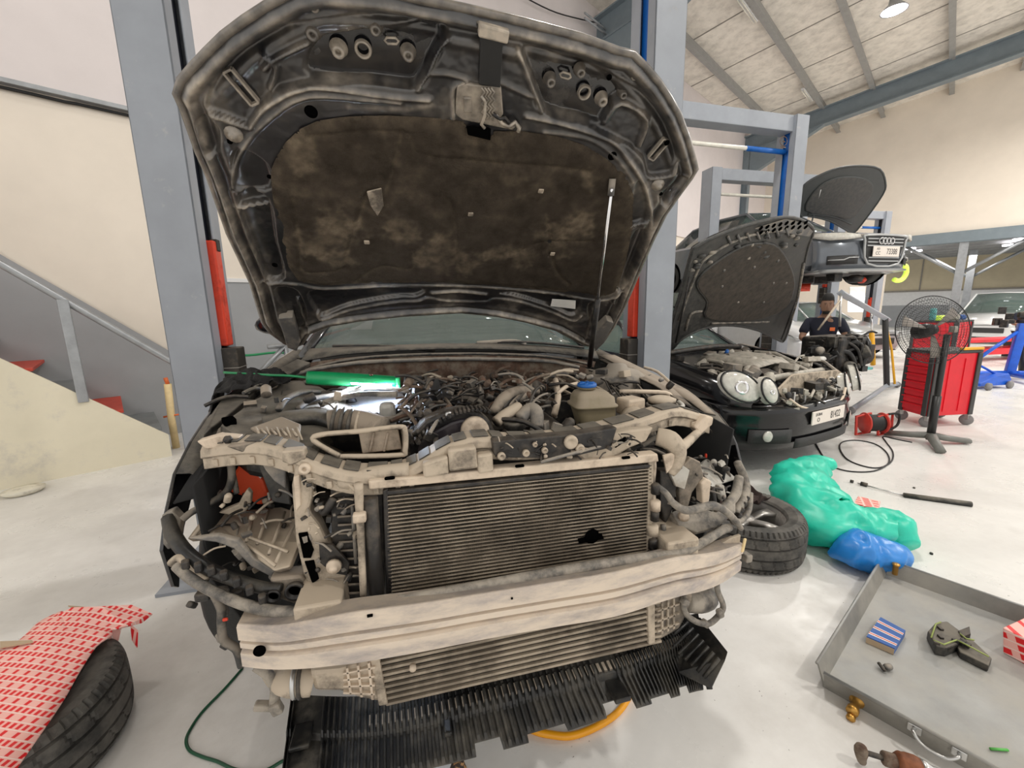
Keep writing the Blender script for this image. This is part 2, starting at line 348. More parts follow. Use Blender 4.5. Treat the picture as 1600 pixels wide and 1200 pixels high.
# ------------------------------------------------------------------ staircase along the left wall
SB = 5.49
def sab(px, py, b=SB): q = on(px, py, RB, b); return q @ RA, q[2]
st = thing('staircase', AB(.25, 6.0, 0), 'staircase with red and grey treads, handrail and cream side panel on the left wall', 'staircase')
sl = -.905; z0 = .223; a0 = .317                       # soffit line of the near stringer
zl = lambda a: z0 + sl * (a - a0)
MB().prism([AB(.31, SB, 0), AB(-3.2, SB, 0), AB(-3.2, SB, zl(-3.2)), AB(.31, SB, zl(.31))], RB * .03).build('side_panel', 'cream_panel', st)
MB().prism([AB(.62, SB + 1.03, 0), AB(.56, SB + 1.03, .98), AB(-3.2, SB + 1.03, .98 + 3.76 * .905), AB(-3.2, SB + 1.03, 3.76 * .905 - .6), AB(-.1, SB + 1.03, 0)], RB * .02).build('balustrade_panel', 'dado_grey', st)
for i in range(13):
    a = .27 - i * .261; z = .285 + i * .236
    MB().hexa([AB(a - .33, SB + .02, z), AB(a, SB + .02, z), AB(a, SB + 1.02, z), AB(a - .33, SB + 1.02, z)], (0, 0, .03)).build('tread', 'red_step' if i % 2 == 1 else 'grey_step', st, bevel=.004)
rp = [AB(*[sab(0, 412)[0], SB + .03], sab(0, 412)[1]), AB(sab(246, 553)[0], SB + .03, sab(246, 553)[1])]
d = rp[1] - rp[0]; MB().tube([rp[0] - d * 2.2, rp[0], rp[1], rp[1] + d * .22, rp[1] + d * .26 - np.array([0, 0, .9])], .032, 10).build('handrail', 'rail_metal', st)
for k in range(3):
    a = sab(100, 480)[0] - k * 1.1; zt = rp[0][2] + (a - rp[0] @ RA) / (d @ RA) * d[2]
    MB().hexa([AB(a - .037, SB - .02, zl(a) - .06), AB(a + .037, SB - .02, zl(a) - .06), AB(a + .037, SB + .05, zl(a) - .06), AB(a - .037, SB + .05, zl(a) - .06)], (0, 0, zt - zl(a) + .06)).build('baluster', 'rail_metal', st, bevel=.006)
# cream tube with an orange tie at the stair foot
t = thing('cable_guard', AB(.55, 5.8, 0), 'cream tube with an orange tie behind the grey lift column', 'tube')
q0 = on(268, 655, RB, 5.8); q1 = on(262, 600, RB, 5.8)
mat('cream_tube', (.80, .62, .33), rough=.5); mat('orange_tie', (.75, .16, .04), rough=.5)
MB().tube([np.array([q0[0], q0[1], 0]), q0, q1], .034, 12).build('tube_body', 'cream_tube', t)
MB().tube([q0 + np.array([-.07, 0, .03]), q0 + np.array([.09, 0, .05])], .01).build('tie', 'orange_tie', t)
MB().tube([q1, q1 + np.array([-.012, 0, .07])], .02).build('cord', 'orange_tie', t)
# pale disc on the floor
q = PZ(38, 770, 0); mb = MB(); mb.lathe([(0, .0), (.10, 0), (.125, .02), (.13, .034), (.05, .040), (0, .040)], q, seg=28, cap=False)
mat('disc_white', (.78, .74, .62), rough=.5, var=.1, dust=(.5, .46, .38), dscale=12, damt=.3)
tag(mb.build('plastic_disc', 'disc_white'), 'off-white round plastic disc lying by the stair panel', 'disc')
# dark strip at the left frame edge, beside the stair panel
# ================================================================== two-post lifts
def lift_column(t, M, top, blue, carriage_z=None, box=True, blue_from=0.):
    """local: slot faces +x, front face at -y; origin at the middle of the column base"""
    def B(x0, x1, y0, y1, z0, z1): return MB(M).box(((x0 + x1) / 2, (y0 + y1) / 2, (z0 + z1) / 2), (x1 - x0, y1 - y0, z1 - z0))
    W, D, k = .21, .29, .012
    mb = MB(M)
    for (x0, x1, y0, y1) in ((-W / 2, -W / 2 + k, -D / 2, D / 2), (-W / 2, W / 2, -D / 2, -D / 2 + k), (-W / 2, W / 2, D / 2 - k, D / 2), (W / 2 - k, W / 2, -D / 2, -D / 2 + .09), (W / 2 - k, W / 2, D / 2 - .11, D / 2)):
        mb.box(((x0 + x1) / 2, (y0 + y1) / 2, top / 2), (x1 - x0, y1 - y0, top))
    mb.build('column', 'lift_grey', t, bevel=.006)
    B(-.09, W / 2 - .03, -D / 2 + .07, D / 2 - .09, .02, top - .02).build('slot_cover', 'lift_blue' if blue else 'lift_dark', t)
    B(-.28, .26, -.28, .28, 0, .018).build('base_plate', 'lift_grey', t)
    if carriage_z is not None:
        B(-.03, W / 2 + .03, -D / 2 + .095, D / 2 - .115, carriage_z, carriage_z + .55).build('carriage', 'lift_red', t, bevel=.008)
        B(W / 2 + .005, W / 2 + .036, -D / 2 + .12, D / 2 - .13, carriage_z + .50, carriage_z + .56).build('rubber_strip', 'carton_black', t, bevel=.004)
        bx = B(W / 2 - .03, W / 2 + .075, -D / 2 + .075, D / 2 - .10, carriage_z - .33, carriage_z - .01).build('door_guard', 'carton_black', t, bevel=.006)
        for zz in (-.12, -.23):
            B(W / 2 - .031, W / 2 + .077, -D / 2 + .073, D / 2 - .098, carriage_z + zz, carriage_z + zz + .004).build('groove', 'cream_tube' if False else 'seam', bx)
def lift(loc, yaw, gap, label, top=3.88, beam=True, blue=(False, True), car_z=(.9, .9), arms=None):
    t = thing('two_post_lift', loc, label, 'car lift', 'grey two-post car lifts')
    M0 = frame(loc, yaw)
    for s, bl, cz in ((-1, blue[0], car_z[0]), (1, blue[1], car_z[1])):
        M = M0 @ Matrix.Translation((s * gap / 2, 0, 0)) @ (Matrix.Diagonal((-1 if s > 0 else 1, 1, 1, 1)))
        lift_column(t, M, top, bl, cz)
    if beam:
        mb = MB(M0); mb.box((0, 0, top - .10), (gap - .2, .20, .20)); mb.build('crossbeam', 'lift_grey', t, bevel=.008)
        MB(M0).tube([(-gap / 2 + .1, .0, top - .42), (gap / 2 - .1, .0, top - .42)], .028).build('safety_bar', 'tube_glass', t)
        MB(M0).tube([(gap / 2 - .75, .0, top - .42), (gap / 2 - .1, .0, top - .42)], .034).build('bar_sleeve', 'lift_blue', t)
    return t, M0
l1, M1 = lift((.275, 2.62, 0), 0, 2.71, 'tall grey two-post lift standing either side of the stripped foreground car', car_z=(1.28, 1.24))
c1 = PD(1240, 190, 5.6); l2, M2 = lift((c1[0] - 1.75 * math.cos(.03), c1[1] - 1.75 * math.sin(.03), 0), .03, 3.5, 'grey two-post lift with blue strip and round badge behind the black car', car_z=(1.1, 1.1), blue=(True, True))
c2 = PD(1113, 263, 7.6); l3, M3 = lift((c2[0] + 1.5, c2[1] + .0, 0), 0., 3.0, 'grey two-post lift holding up the raised grey car', car_z=(1.75, 1.75), blue=(False, True))
c3 = PD(1381, 336, 11.6); l4, M4 = lift((c3[0] - 1.45, c3[1], 0), 0., 2.9, 'farthest grey two-post lift behind the raised grey car', car_z=(1.0, 1.0), blue=(True, False))
# ================================================================== the foreground car
DUST = (.46, .385, .30); DUSTY = (.33, .275, .215)
mat('hood_metal', (.013, .013, .015), rough=.30, var=.5, vscale=14, attr='dust', attrcol=(.50, .43, .345), spec=.7, coat=.55)
MATS['hood_metal'].node_tree.nodes['Principled BSDF'].inputs['Coat Roughness'].default_value = .16
mat('paint_black', (.010, .010, .012), rough=.16, var=.2, coat=.8, dust=(.09, .08, .07), dscale=6, damt=.2)
mat('pad_felt', (.034, .027, .021), rough=1, var=.45, vscale=16, attr='dust', attrcol=(.17, .135, .095), spec=.1, bump=.4, bscale=220)
mat('plastic_black', (.014, .014, .014), rough=.42, var=.3, dust=(.18, .16, .13), dscale=15, damt=.26, up=.26, dsharp=.22)
mat('plastic_dusty', (.035, .032, .028), rough=.55, var=.4, vscale=25, dust=DUSTY, dscale=15, damt=.46, up=.28, dsharp=.22)
mat('dusty_beige', (.085, .07, .055), rough=.7, var=.4, vscale=30, dust=(.52, .435, .335), dscale=13, damt=.64, up=.16, dsharp=.16)
mat('dusty_bright', (.26, .20, .15), rough=.7, var=.3, vscale=30, dust=(.68, .565, .44), dscale=13, damt=.66, up=.15, dsharp=.16)
mat('beam_alloy', (.34, .305, .30), rough=.5, metal=.1, var=.25, vscale=18, dust=(.70, .60, .49), dscale=10, damt=.66, dsharp=.18, stretch=(.5, 1, 1.6))
mat('fin_grey', (.19, .155, .115), rough=.6, var=.25, dust=(.40, .335, .255), dscale=8, damt=.5)
mat('core_dark', (.030, .024, .017), rough=.8, var=.4, dust=(.10, .08, .058), dscale=9, damt=.45)
mat('rust', (.10, .055, .035), rough=.85, var=.6, vscale=30, dust=(.20, .16, .12), dscale=16, damt=.45)
mat('dark_part', (.014, .013, .013), rough=.42, var=.5, vscale=20, dust=(.13, .108, .085), dscale=18, damt=.24, up=.16, dsharp=.2)
mat('grey_part', (.13, .125, .12), rough=.5, var=.3, vscale=18, dust=(.33, .29, .24), dscale=10, damt=.5, up=.15)
mat('light_plastic', (.52, .50, .45), rough=.5, var=.2, dust=(.36, .31, .25), dscale=10, damt=.4)
mat('hole_black', (.002, .002, .002), rough=1, spec=0)
mat('hose_rubber', (.03, .03, .029), rough=.55, var=.3, dust=(.22, .19, .155), dscale=12, damt=.5, up=.2)
mat('hose_grey', (.085, .08, .075), rough=.55, var=.35, vscale=25, dust=(.36, .32, .265), dscale=15, damt=.52, dsharp=.15)
mat('tank_plastic', (.27, .225, .14), rough=.4, var=.2, dust=(.36, .30, .22), dscale=8, damt=.4, up=.2)
mat('cap_blue', (.015, .12, .42), rough=.4)
mat('liner_black', (.006, .006, .006), rough=.8, var=.3)
mat('tray_black', (.012, .012, .012), rough=.38, var=.4, vscale=30, dust=(.13, .115, .09), dscale=9, damt=.3, dsharp=.2)
mat('glass', (.16, .22, .20), rough=.04, alpha=.5, var=.1, spec=.8)
mat('paper_white', (.82, .80, .76), rough=.7)

LIFTED = .28; EYE[2] -= LIFTED          # the car is modelled standing on its own ground, then raised on the lift
car = thing('stripped_car', (.235, 1.9, 0), 'black car with its bonnet up and front bumper removed, radiator exposed', 'car')

# ---- bonnet: a relief over the plane in which the open panel stands
HO = np.array([.235, 2.05, .985]); HU = np.array([1, 0, -.034]); HU /= np.linalg.norm(HU)
th = math.radians(37.5); HV = np.array([0, -math.cos(th), math.sin(th)]); HN = np.cross(HU, HV); HN /= np.linalg.norm(HN)   # HN: underside normal
crown = lambda u: .045 * (1 - (u / .74) ** 2)
def hpt(u, v, h): return HO + HU * u + HV * v + HN * (h - crown(u))
def huv(px, py):
    u = 0.
    for _ in range(5):
        p = on(px, py, HN, HN @ (HO - HN * crown(u))); u = (p - HO) @ HU
    return np.array([u, (p - HO) @ HV])
def hpoly(pts, sm=0, closed=True):
    q = [huv(*p) for p in pts]
    return np.array(spline(q, sm, closed)) if sm else np.array(q)
OUT = hpoly([(298,163),(306,140),(322,122),(345,98),(372,72),(405,47),(440,24),(482,0),(520,-9),(555,-8),(620,-3),(680,8),(745,20),(812,33),(870,46),(927,60),(985,80),(1007,84),(1028,105),(1046,126),(1062,150),(1076,176),(1089,212),(1098,247),(1101,261),(1092,275),(1074,298),(1049,332),(1026,376),(1004,424),(981,474),(962,508),(947,529),(931,540),(920,538),(905,532),(871,514),(826,502),(779,493),(720,488),(628,495),(562,503),(518,511),(484,524),(473,540),(463,545),(447,540),(426,524),(415,508),(400,448),(368,372),(343,289),(327,249),(306,181)])
PAD = hpoly([(437,270),(446,250),(462,226),(486,204),(515,191),(560,185),(620,182),(690,185),(738,190),(744,206),(778,212),(784,203),(830,203),(880,209),(925,223),(958,243),(988,268),(1000,300),(996,350),(985,400),(968,452),(940,461),(850,449),(720,440),(600,442),(510,447),(472,441),(458,420),(446,360),(438,310)])
def dist_seg(X, Yv, poly, closed=True):
    d = np.full(X.shape, 1e9); n = len(poly)
    for i in range(n if closed else n - 1):
        a = poly[i]; b = poly[(i + 1) % n]; e = b - a; L2 = max(e @ e, 1e-12)
        t = np.clip(((X - a[0]) * e[0] + (Yv - a[1]) * e[1]) / L2, 0, 1)
        d = np.minimum(d, (X - a[0] - t * e[0]) ** 2 + (Yv - a[1] - t * e[1]) ** 2)
    return np.sqrt(d)
def inside(X, Yv, poly):
    r = np.zeros(X.shape, bool); n = len(poly)
    for i in range(n):
        a = poly[i]; b = poly[(i + 1) % n]
        c = ((a[1] > Yv) != (b[1] > Yv)) & (X < (b[0] - a[0]) * (Yv - a[1]) / (b[1] - a[1] + 1e-12) + a[0]); r ^= c
    return r
def sdf(X, Yv, poly): d = dist_seg(X, Yv, poly); return np.where(inside(X, Yv, poly), d, -d)       # + inside
sst = lambda x: np.clip(x, 0, 1) ** 2 * (3 - 2 * np.clip(x, 0, 1))
def fbm(X, Yv, f, seed=0):
    out = np.empty(X.shape); it = np.nditer([X, Yv, out], op_flags=[['readonly'], ['readonly'], ['writeonly']])
    for x, y, o in it: o[...] = noise.fractal(Vector((float(x) * f + seed, float(y) * f, seed * 1.7)), .6, 2.1, 4)
    return out
def relief(name, poly, cell, hfun, material, parent, pad=0.):
    u0, v0 = poly.min(0) - cell; u1, v1 = poly.max(0) + cell
    U, V = np.meshgrid(np.arange(u0, u1, cell), np.arange(v0, v1, cell)); S = sdf(U, V, poly)
    Hh, dust = hfun(U, V, S); ok = S > -cell * .5
    # pull border vertices onto the outline
    gv, gu = np.gradient(S, cell); nb_ = ok & (S < cell * .7); U = np.where(nb_, U - S * gu, U); V = np.where(nb_, V - S * gv, V)
    idx = -np.ones(U.shape, int); idx[ok] = np.arange(ok.sum()); ii, jj = np.nonzero(ok)
    vs = [hpt(U[i, j], V[i, j], Hh[i, j]) for i, j in zip(ii, jj)]
    q = ok[:-1, :-1] & ok[1:, :-1] & ok[:-1, 1:] & ok[1:, 1:]
    a = np.stack([idx[:-1, :-1][q], idx[:-1, 1:][q], idx[1:, 1:][q], idx[1:, :-1][q]], 1)
    mb = MB(); mb.v = [Vector(p) for p in vs]; mb.f = a.tolist(); mb.sm = [True] * len(a)
    o = mb.build(name, material, parent)
    if dust is not None:
        at = o.data.attributes.new('dust', 'FLOAT', 'POINT'); at.data.foreach_set('value', np.clip(dust[ok], 0, 1).astype(np.float32))
    return o
# outer skin with painted side
hood = relief('bonnet', OUT, .02, lambda U, V, S: (np.full(U.shape, -.035) + .03 * np.exp(-(np.maximum(S, 0) / .02) ** 2), None), 'paint_black', car)
rim = [hpt(u, v, -.006) for u, v in OUT]; MB().tube(rim, .010, 8, closed=True).build('edge_hem', 'hood_metal', hood)
_o = bpy.data.objects['edge_hem']; _a = _o.data.attributes.new('dust', 'FLOAT', 'POINT'); _a.data.foreach_set('value', np.full(len(_o.data.vertices), .35, np.float32))
POCK = [  # outline, depth, edge softness
    ([(344,168),(359,139),(390,102),(451,63),(479,50),(542,37),(621,33),(700,42),(718,58),(692,110),(668,142),(600,138),(508,136),(470,145),(443,155),(425,180),(408,205),(380,197),(350,186)], .016, .014),
    ([(497,108),(520,75),(560,66),(640,52),(704,52),(688,105),(668,138),(600,134),(508,132)], .016, .016),
    ([(831,77),(880,85),(927,96),(969,113),(1000,130),(1024,148),(1050,180),(1065,209),(1073,245),(1060,266),(1027,272),(1018,247),(1000,228),(982,217),(927,192),(859,173),(845,130)], .016, .014),
    ([(838,82),(900,94),(955,112),(985,146),(972,160),(958,192),(920,184),(864,169),(850,130)], .016, .016),
    ([(327,196),(352,200),(362,214),(358,240),(340,250)], .010, .010),
    ([(1040,300),(1062,280),(1085,270),(1070,292),(1050,316)], .010, .010),
    ([(386,312),(430,316),(440,380),(450,436),(424,438),(404,395)], .020, .012),
    ([(378,270),(388,240),(430,262),(434,300),(385,300)], .012, .012),
    ([(1000,300),(1010,278),(1022,310),(1016,338),(990,352)], .012, .012),
    ([(996,365),(1018,356),(1004,396),(984,440),(970,446)], .016, .010),
    ([(489,458),(560,454),(660,451),(654,463),(615,466),(549,479),(507,495),(496,486)], .016, .010),
    ([(784,456),(857,455),(905,461),(911,476),(896,490),(863,477),(813,462)], .016, .010),
    ([(435,455),(470,458),(482,500),(470,520),(452,490)], .010, .010),
    ([(925,470),(965,472),(950,505),(935,520),(925,500)], .010, .010)]
RIDG = [  # polyline, half width, height, dust
    ([(408,206),(425,182),(443,168),(470,152),(490,146),(508,142),(550,145),(595,151),(640,155),(684,158)], .0075, .014, 1.0),
    ([(377,299),(379,280),(384,262),(395,240),(411,218),(430,199),(448,184),(470,168),(490,160),(516,156),(595,160),(640,163)], .006, .010, .75),
    ([(560,172),(640,173),(690,165)], .010, .004, .55),
    ([(835,180),(872,187),(900,193),(927,201),(950,209),(969,217),(982,229),(991,242),(1007,264),(1018,285),(1024,310),(1027,332),(1025,353),(1015,380),(1002,406),(990,430),(978,448)], .0075, .013, .8),
    ([(862,205),(900,208),(935,216),(962,232),(985,255),(1000,280)], .006, .006, .5),
    ([(376,306),(381,327),(392,362),(405,398),(421,440)], .006, .012, .6),
    ([(345,300),(360,345),(385,410),(402,450)], .006, .010, .5),
    ([(415,444),(470,446),(510,452),(600,447),(720,445),(850,453),(940,465),(978,452)], .006, .012, .55),
    ([(500,492),(507,499),(549,485),(615,472),(655,469),(672,464),(700,468),(760,469),(775,464),(813,468),(863,484),(896,497),(910,490)], .008, .012, .45),
    ([(678,456),(720,453),(762,457)], .010, .014, .95),
    ([(716,62),(700,85),(684,118),(668,142)], .008, .014, .6),
    ([(826,78),(838,110),(848,140),(860,172)], .008, .014, .55),
    ([(684,118),(715,118),(745,128),(723,140),(722,186)], .006, .010, .55),
    ([(795,128),(840,148),(852,150)], .006, .010, .5),
    ([(348,187),(380,199),(404,207)], .006, .010, .8), ([(1027,274),(1060,268),(1074,246)], .006, .010, .75),
    ([(432,120),(448,105),(480,88),(500,78)], .008, .006, .5), ([(440,150),(450,118),(432,98)], .007, .006, .5),
    ([(958,190),(985,160),(1025,185),(1013,225)], .010, .004, .6),
    ([(470,470),(478,500),(486,520)], .005, .010, .4), ([(915,530),(925,495),(935,465)], .005, .010, .4),
    ([(380,330),(430,322)], .006, .010, .5), ([(985,352),(1020,340)], .006, .012, .6)]
RIDG = [(np.array(spline(hpoly(p, 0), 4)), w_ * .72, h_ * 1.15, d_) for p, w_, h_, d_ in RIDG]
POCK = [(hpoly(p, 4), d_ * 1.25, s_ * .6) for p, d_, s_ in POCK]
def hood_h(U, V, S):
    h = np.full(U.shape, .004); d = np.zeros(U.shape)
    for p, dep, soft in POCK:
        s = sdf(U, V, p); h -= dep * sst((s + soft * .5) / soft); d += .22 * np.exp(-(s / .006) ** 2)
    for p, w_, hh, du in RIDG:
        s = dist_seg(U, V, p, False); g = np.exp(-(s / w_) ** 2); h = np.maximum(h, h * (1 - g) + (hh) * g); d = np.maximum(d, du * np.exp(-(s / (w_ * .95)) ** 2)); d += .05 * np.exp(-(s / .025) ** 2)
    h += .012 * np.exp(-((S - .020) / .008) ** 2) - .010 * np.exp(-((S - .040) / .008) ** 2) + .006 * np.exp(-((S - .062) / .010) ** 2)
    d = np.maximum(d, .75 * np.exp(-((S - .022) / .009) ** 2)); d += .12 * np.exp(-((S - .06) / .02) ** 2)
    n = fbm(U, V, 7., 3.); d = d * (.62 + .8 * n) + .30 * np.clip(n - .22, 0, 1)
    e = np.minimum(S, .012) / .012; h = h * np.clip(e, 0, 1) - .004 * (1 - np.clip(e, 0, 1))
    return h + .0015 * fbm(U, V, 16., 9.), d
inner = relief('inner_panel', OUT, .0038, hood_h, 'hood_metal', hood)
EMB = [([(470,310),(478,390),(482,425),(540,420),(548,400),(585,300)], .5), ([(700,300),(715,330),(720,430)], .35), ([(860,330),(870,410),(892,440)], .4), ([(500,215),(640,205),(660,235),(690,245)], .35),
       ([(640,205),(625,262),(612,300)], .4), ([(560,440),(600,415),(648,418),(650,390)], .4), ([(690,245),(860,255),(930,262)], .2), ([(430,330),(450,420)], .4), ([(815,390),(850,375),(930,372)], .3)]
EMB = [(np.array(spline(hpoly(p, 0), 4)), d_) for p, d_ in EMB]
PATCH = [(huv(520, 370), .11), (huv(640, 355), .07), (huv(880, 370), .11), (huv(830, 395), .07), (huv(920, 345), .05), (huv(540, 410), .08), (huv(790, 385), .06), (huv(480, 235), .06), (huv(940, 270), .06), (huv(700, 400), .12)]
def pad_h(U, V, S):
    h = .010 * sst(S / .03); d = np.zeros(U.shape)
    for p, du in EMB:
        s = dist_seg(U, V, p, False); h -= .006 * np.exp(-(s / .008) ** 2); d = np.maximum(d, du * np.exp(-(s / .006) ** 2))
    n = fbm(U, V, 9., 21.); n2 = fbm(U, V, 3.1, 5.)
    for c, r in PATCH:
        rr = np.hypot(U - c[0], V - c[1]); d += .75 * sst((r - rr) / r * 1.6 + .9 * n)
    d += .45 * np.exp(-(S / .022) ** 2) + .22 * sst((V - .62) / .12) * (.5 + n)
    h += .006 * n2 + .003 * n
    return h + .006, d * (.6 + .5 * n) + .10
pad = relief('insulation_pad', PAD, .005, pad_h, 'pad_felt', hood)
def hmb(px, py, h=0.):
    u, v = huv(px, py); M = Matrix.Identity(4); p = hpt(u, v, h)
    for k, ax in enumerate((HU, HV, HN)):
        for r in range(3): M[r][k] = ax[r]
    for r in range(3): M[r][3] = p[r]
    return MB(M)
def dusted(o, val):
    a = o.data.attributes.new('dust', 'FLOAT', 'POINT'); a.data.foreach_set('value', np.full(len(o.data.vertices), val, np.float32)); return o
for px, py, r0_, bright in ((508,66,.016,.45),(547,92,.017,1),(606,57,.014,.5),(655,95,.016,.7),(876,131,.015,.5),(924,115,.014,.45),(957,159,.016,1),(990,148,.012,.5),(513,24,.012,.6),(1008,118,.012,.6)):
    r = r0_ * .8; bright *= .75
    dusted(hmb(px, py, -.026).lathe([(r * 1.5, 0), (r * 1.15, .014), (r, .022), (r * .8, .026), (r * .45, .024), (r * .4, .012), (0, .012)], seg=18, cap=False).build('bump_stop', 'hood_metal', hood), bright)
for px, py, r in ((585,92,.0165),(930,150,.016)):
    dusted(hmb(px, py, -.026).lathe([(r * .75, 0), (r * .8, .008), (r, .012), (r * 1.15, .008), (r * 1.2, 0)], seg=24, cap=False).build('ring_boss', 'hood_metal', hood), .7)
for px, py, r in ((502,180,.0155),(968,239,.0135),(376,228,.007),(1055,217,.008),(967,117,.007),(511,8,.004),(434,281,.006),(437,417,.009),(968,446,.007),(1043,297,.006)):
    hmb(px, py, .006).lathe([(0, 0), (r, 0), (r, -.003)], seg=20, cap=False).build('hole', 'hole_black', hood)
for px, py in ((382,217),(1039,283)):
    dusted(hmb(px, py, .002).lathe([(.022, 0), (.020, .006), (.010, .008), (.010, .016), (0, .017)], seg=12, cap=False).build('bolt', 'hood_metal', hood), .7)
for px, py, an, L_ in ((397,148,math.radians(-62),.075),(1042,230,math.radians(72),.065)):
    m = hmb(px, py, -.008); m.M = m.M @ Matrix.Rotation(an, 4, 'Z'); w_ = .011
    for s in (-1, 1): m.box((0, s * w_, .004), (L_, .005, .014)); m.box((s * L_ / 2, 0, .004), (.005, w_ * 2, .014))
    dusted(m.build('bracket_frame', 'hood_metal', hood, bevel=.001), .7)
for px, py, an in ((630,77,.1),(901,124,-.1)):
    m = hmb(px, py, -.024); m.M = m.M @ Matrix.Rotation(an, 4, 'Z'); m.tube([(-.016, 0, .004), (-.01, .006, .004), (.01, .006, .004), (.016, 0, .004), (.01, -.006, .004), (-.01, -.006, .004)], .003, 6, closed=True)
    dusted(m.build('slot', 'hood_metal', hood), .8)
# latch assembly
def hslab(pts, h0, h1, name, material, parent, bevel=.002, dv=None):
    a = [hpt(*huv(*p), h0) for p in pts]; m = MB(); m.prism(a, HN * (h1 - h0)); o = m.build(name, material, parent, bevel=bevel)
    return dusted(o, dv) if dv is not None else o
hslab([(762,33),(806,44),(801,66),(795,132),(762,128),(766,62)], .004, .020, 'latch_strap', 'plastic_black', hood)
hslab([(764,30),(812,42),(808,62),(763,52)], .010, .030, 'strap_cap', 'hood_metal', hood, .004, .9)
hslab([(728,133),(738,128),(762,131),(797,133),(799,176),(790,186),(818,195),(812,200),(735,186),(724,178)], .0, .012, 'latch_plate', 'hood_metal', hood, .004, .75)
hslab([(737,148),(750,148),(750,172),(738,172)], .010, .020, 'latch_window', 'hood_metal', hood, .003, .6)
hslab([(740,193),(778,196),(777,214),(742,206)], .014, .020, 'latch_recess', 'hole_black', hood)
def hpath(pts, h): return [hpt(*huv(x, y), h) for x, y in pts]
for k in range(4): dusted(MB().tube(hpath([(767 + k * 5 + (3 if j % 2 else -2), 130 + j * 6.2) for j in range(9)], .026), .0028, 5).build('spring', 'hood_metal', hood), .6)
dusted(MB().tube(hpath([(764,142),(770,150),(769,172),(763,186),(768,192)], .028), .0045, 6).build('latch_lever', 'hood_metal', hood), .85)
dusted(MB().tube(hpath([(786,172),(795,185),(806,190),(816,183),(822,192),(820,198)], .024), .006, 6).build('safety_catch', 'hood_metal', hood), .9)
MB().tube(hpath([(782,170),(792,178),(800,176),(806,184)], .026), .005, 6).build('cable', 'dark_part', hood)
hslab([(866,465),(903,467),(902,480),(863,476)], .0, .002, 'sticker', 'paper_white', hood, 0)
o = hslab([(583,296),(606,290),(608,318),(598,334),(588,318)], .016, .022, 'torn_foam', 'dusty_beige', hood, .004); o['label'] = 'pale torn foam patch'
for px, py in ((580,376),(868,390),(742,330),(853,292)): hmb(px, py, .014).box((0, 0, .002), (.018, .016, .006)).build('clip', 'dusty_beige', hood, bevel=.003)
# hinges
for pts in ([(440,492),(462,490),(472,530),(466,543),(452,538)], [(930,510),(950,490),(960,494),(945,525),(930,540)]):
    hslab(pts, -.01, .03, 'hinge', 'grey_part', hood, .004)
# gas strut on the right
s0 = hpt(*huv(962, 280), .035); s1 = PY(921, 572, 1.86); mid = s0 + (s1 - s0) * .52
stt = MB().tube([mid, s1], .0125, 10).build('gas_strut', 'dark_part', car); MB().tube([s0, mid], .006, 8).build('piston_rod', 'chrome', stt)
MB().tube([s0 + HV * .02 - HN * .02, s0 - (mid - s0) * -.05], .011, 8).build('end_fitting', 'grey_part', stt)
mat('backlit_orange', (.95, .10, .025), rough=.5, var=.1)  # extra-bright orange stands in for light coming from behind the panel
# ---- helpers for pieces of the car: picked in the photograph at their own distance Y
def pts3(pts, Y=None): return [PY(p[0], p[1], p[2] if len(p) > 2 else Y) for p in pts]
def slab(name, pts, Y, t, material, parent=None, bevel=.004, e=None):
    m = MB(); m.prism(pts3(pts, Y), e if e is not None else (0, t, 0)); return m.build(name, material, parent or car, bevel=bevel)
def tub(name, pts, r, material, parent=None, sm=5, seg=8, Y=None, flat=None):
    p = spline(pts3(pts, Y), sm) if sm else pts3(pts, Y); m = MB()
    if hasattr(r, '__len__'): r = list(np.interp(np.linspace(0, 1, len(p)), np.linspace(0, 1, len(r)), r))
    m.tube(p, r, seg, flat=flat); return m.build(name, material, parent or car)
def disc(name, px, py, Y, prof, material, axis=(0, -1, 0), parent=None, seg=24):
    m = MB(); m.lathe(prof, PY(px, py, Y), axis, seg, cap=True); return m.build(name, material, parent or car)
def boxp(name, px, py, Y, s, material, parent=None, rz=0., rx=0., ry=0., bevel=.004):
    m = MB(); R = (Matrix.Rotation(rz, 3, 'Z') @ Matrix.Rotation(ry, 3, 'Y') @ Matrix.Rotation(rx, 3, 'X')); m.box(PY(px, py, Y), s, R=R); return m.build(name, material, parent or car, bevel=bevel)

# ---- body: fenders, wheels, cabin
def fender(X, top, sgn):
    ya, za, r = 1.60, .33, .37
    pts = [(y, z) for y, z in top]; y0 = top[-1][0]
    low = [(y0 + .02, top[-1][1] - .12)]
    arch = [(ya - r * math.cos(a), za + r * math.sin(a)) for a in np.linspace(.25, math.pi - .05, 14)]
    poly = pts + low + arch + [(2.55, .22)]
    m = MB(); m.prism([(X, y, z) for y, z in poly], (sgn * .010, 0, 0)); f = m.build('fender', 'paint_black', car, bevel=.003)
    m = MB(); m.grid([[(X, y, z), (X - sgn * .03, y + .01, z - .006), (X - sgn * .055, y + .015, z - .03)] for y, z in top[:-2]], thick=.003); m.build('flange', 'plastic_black', f)
    return f
fender(-.66, [(2.75, .955), (2.40, .93), (2.04, .892), (1.80, .882), (1.665, .866), (1.54, .83), (1.43, .788), (1.317, .728), (1.248, .645), (1.2, .56)], -1)
fender(1.125, [(2.75, .945), (2.34, .917), (1.862, .861), (1.70, .842), (1.595, .825), (1.48, .806), (1.383, .783), (1.30, .76), (1.241, .722), (1.20, .67), (1.168, .60), (1.14, .50)], 1)
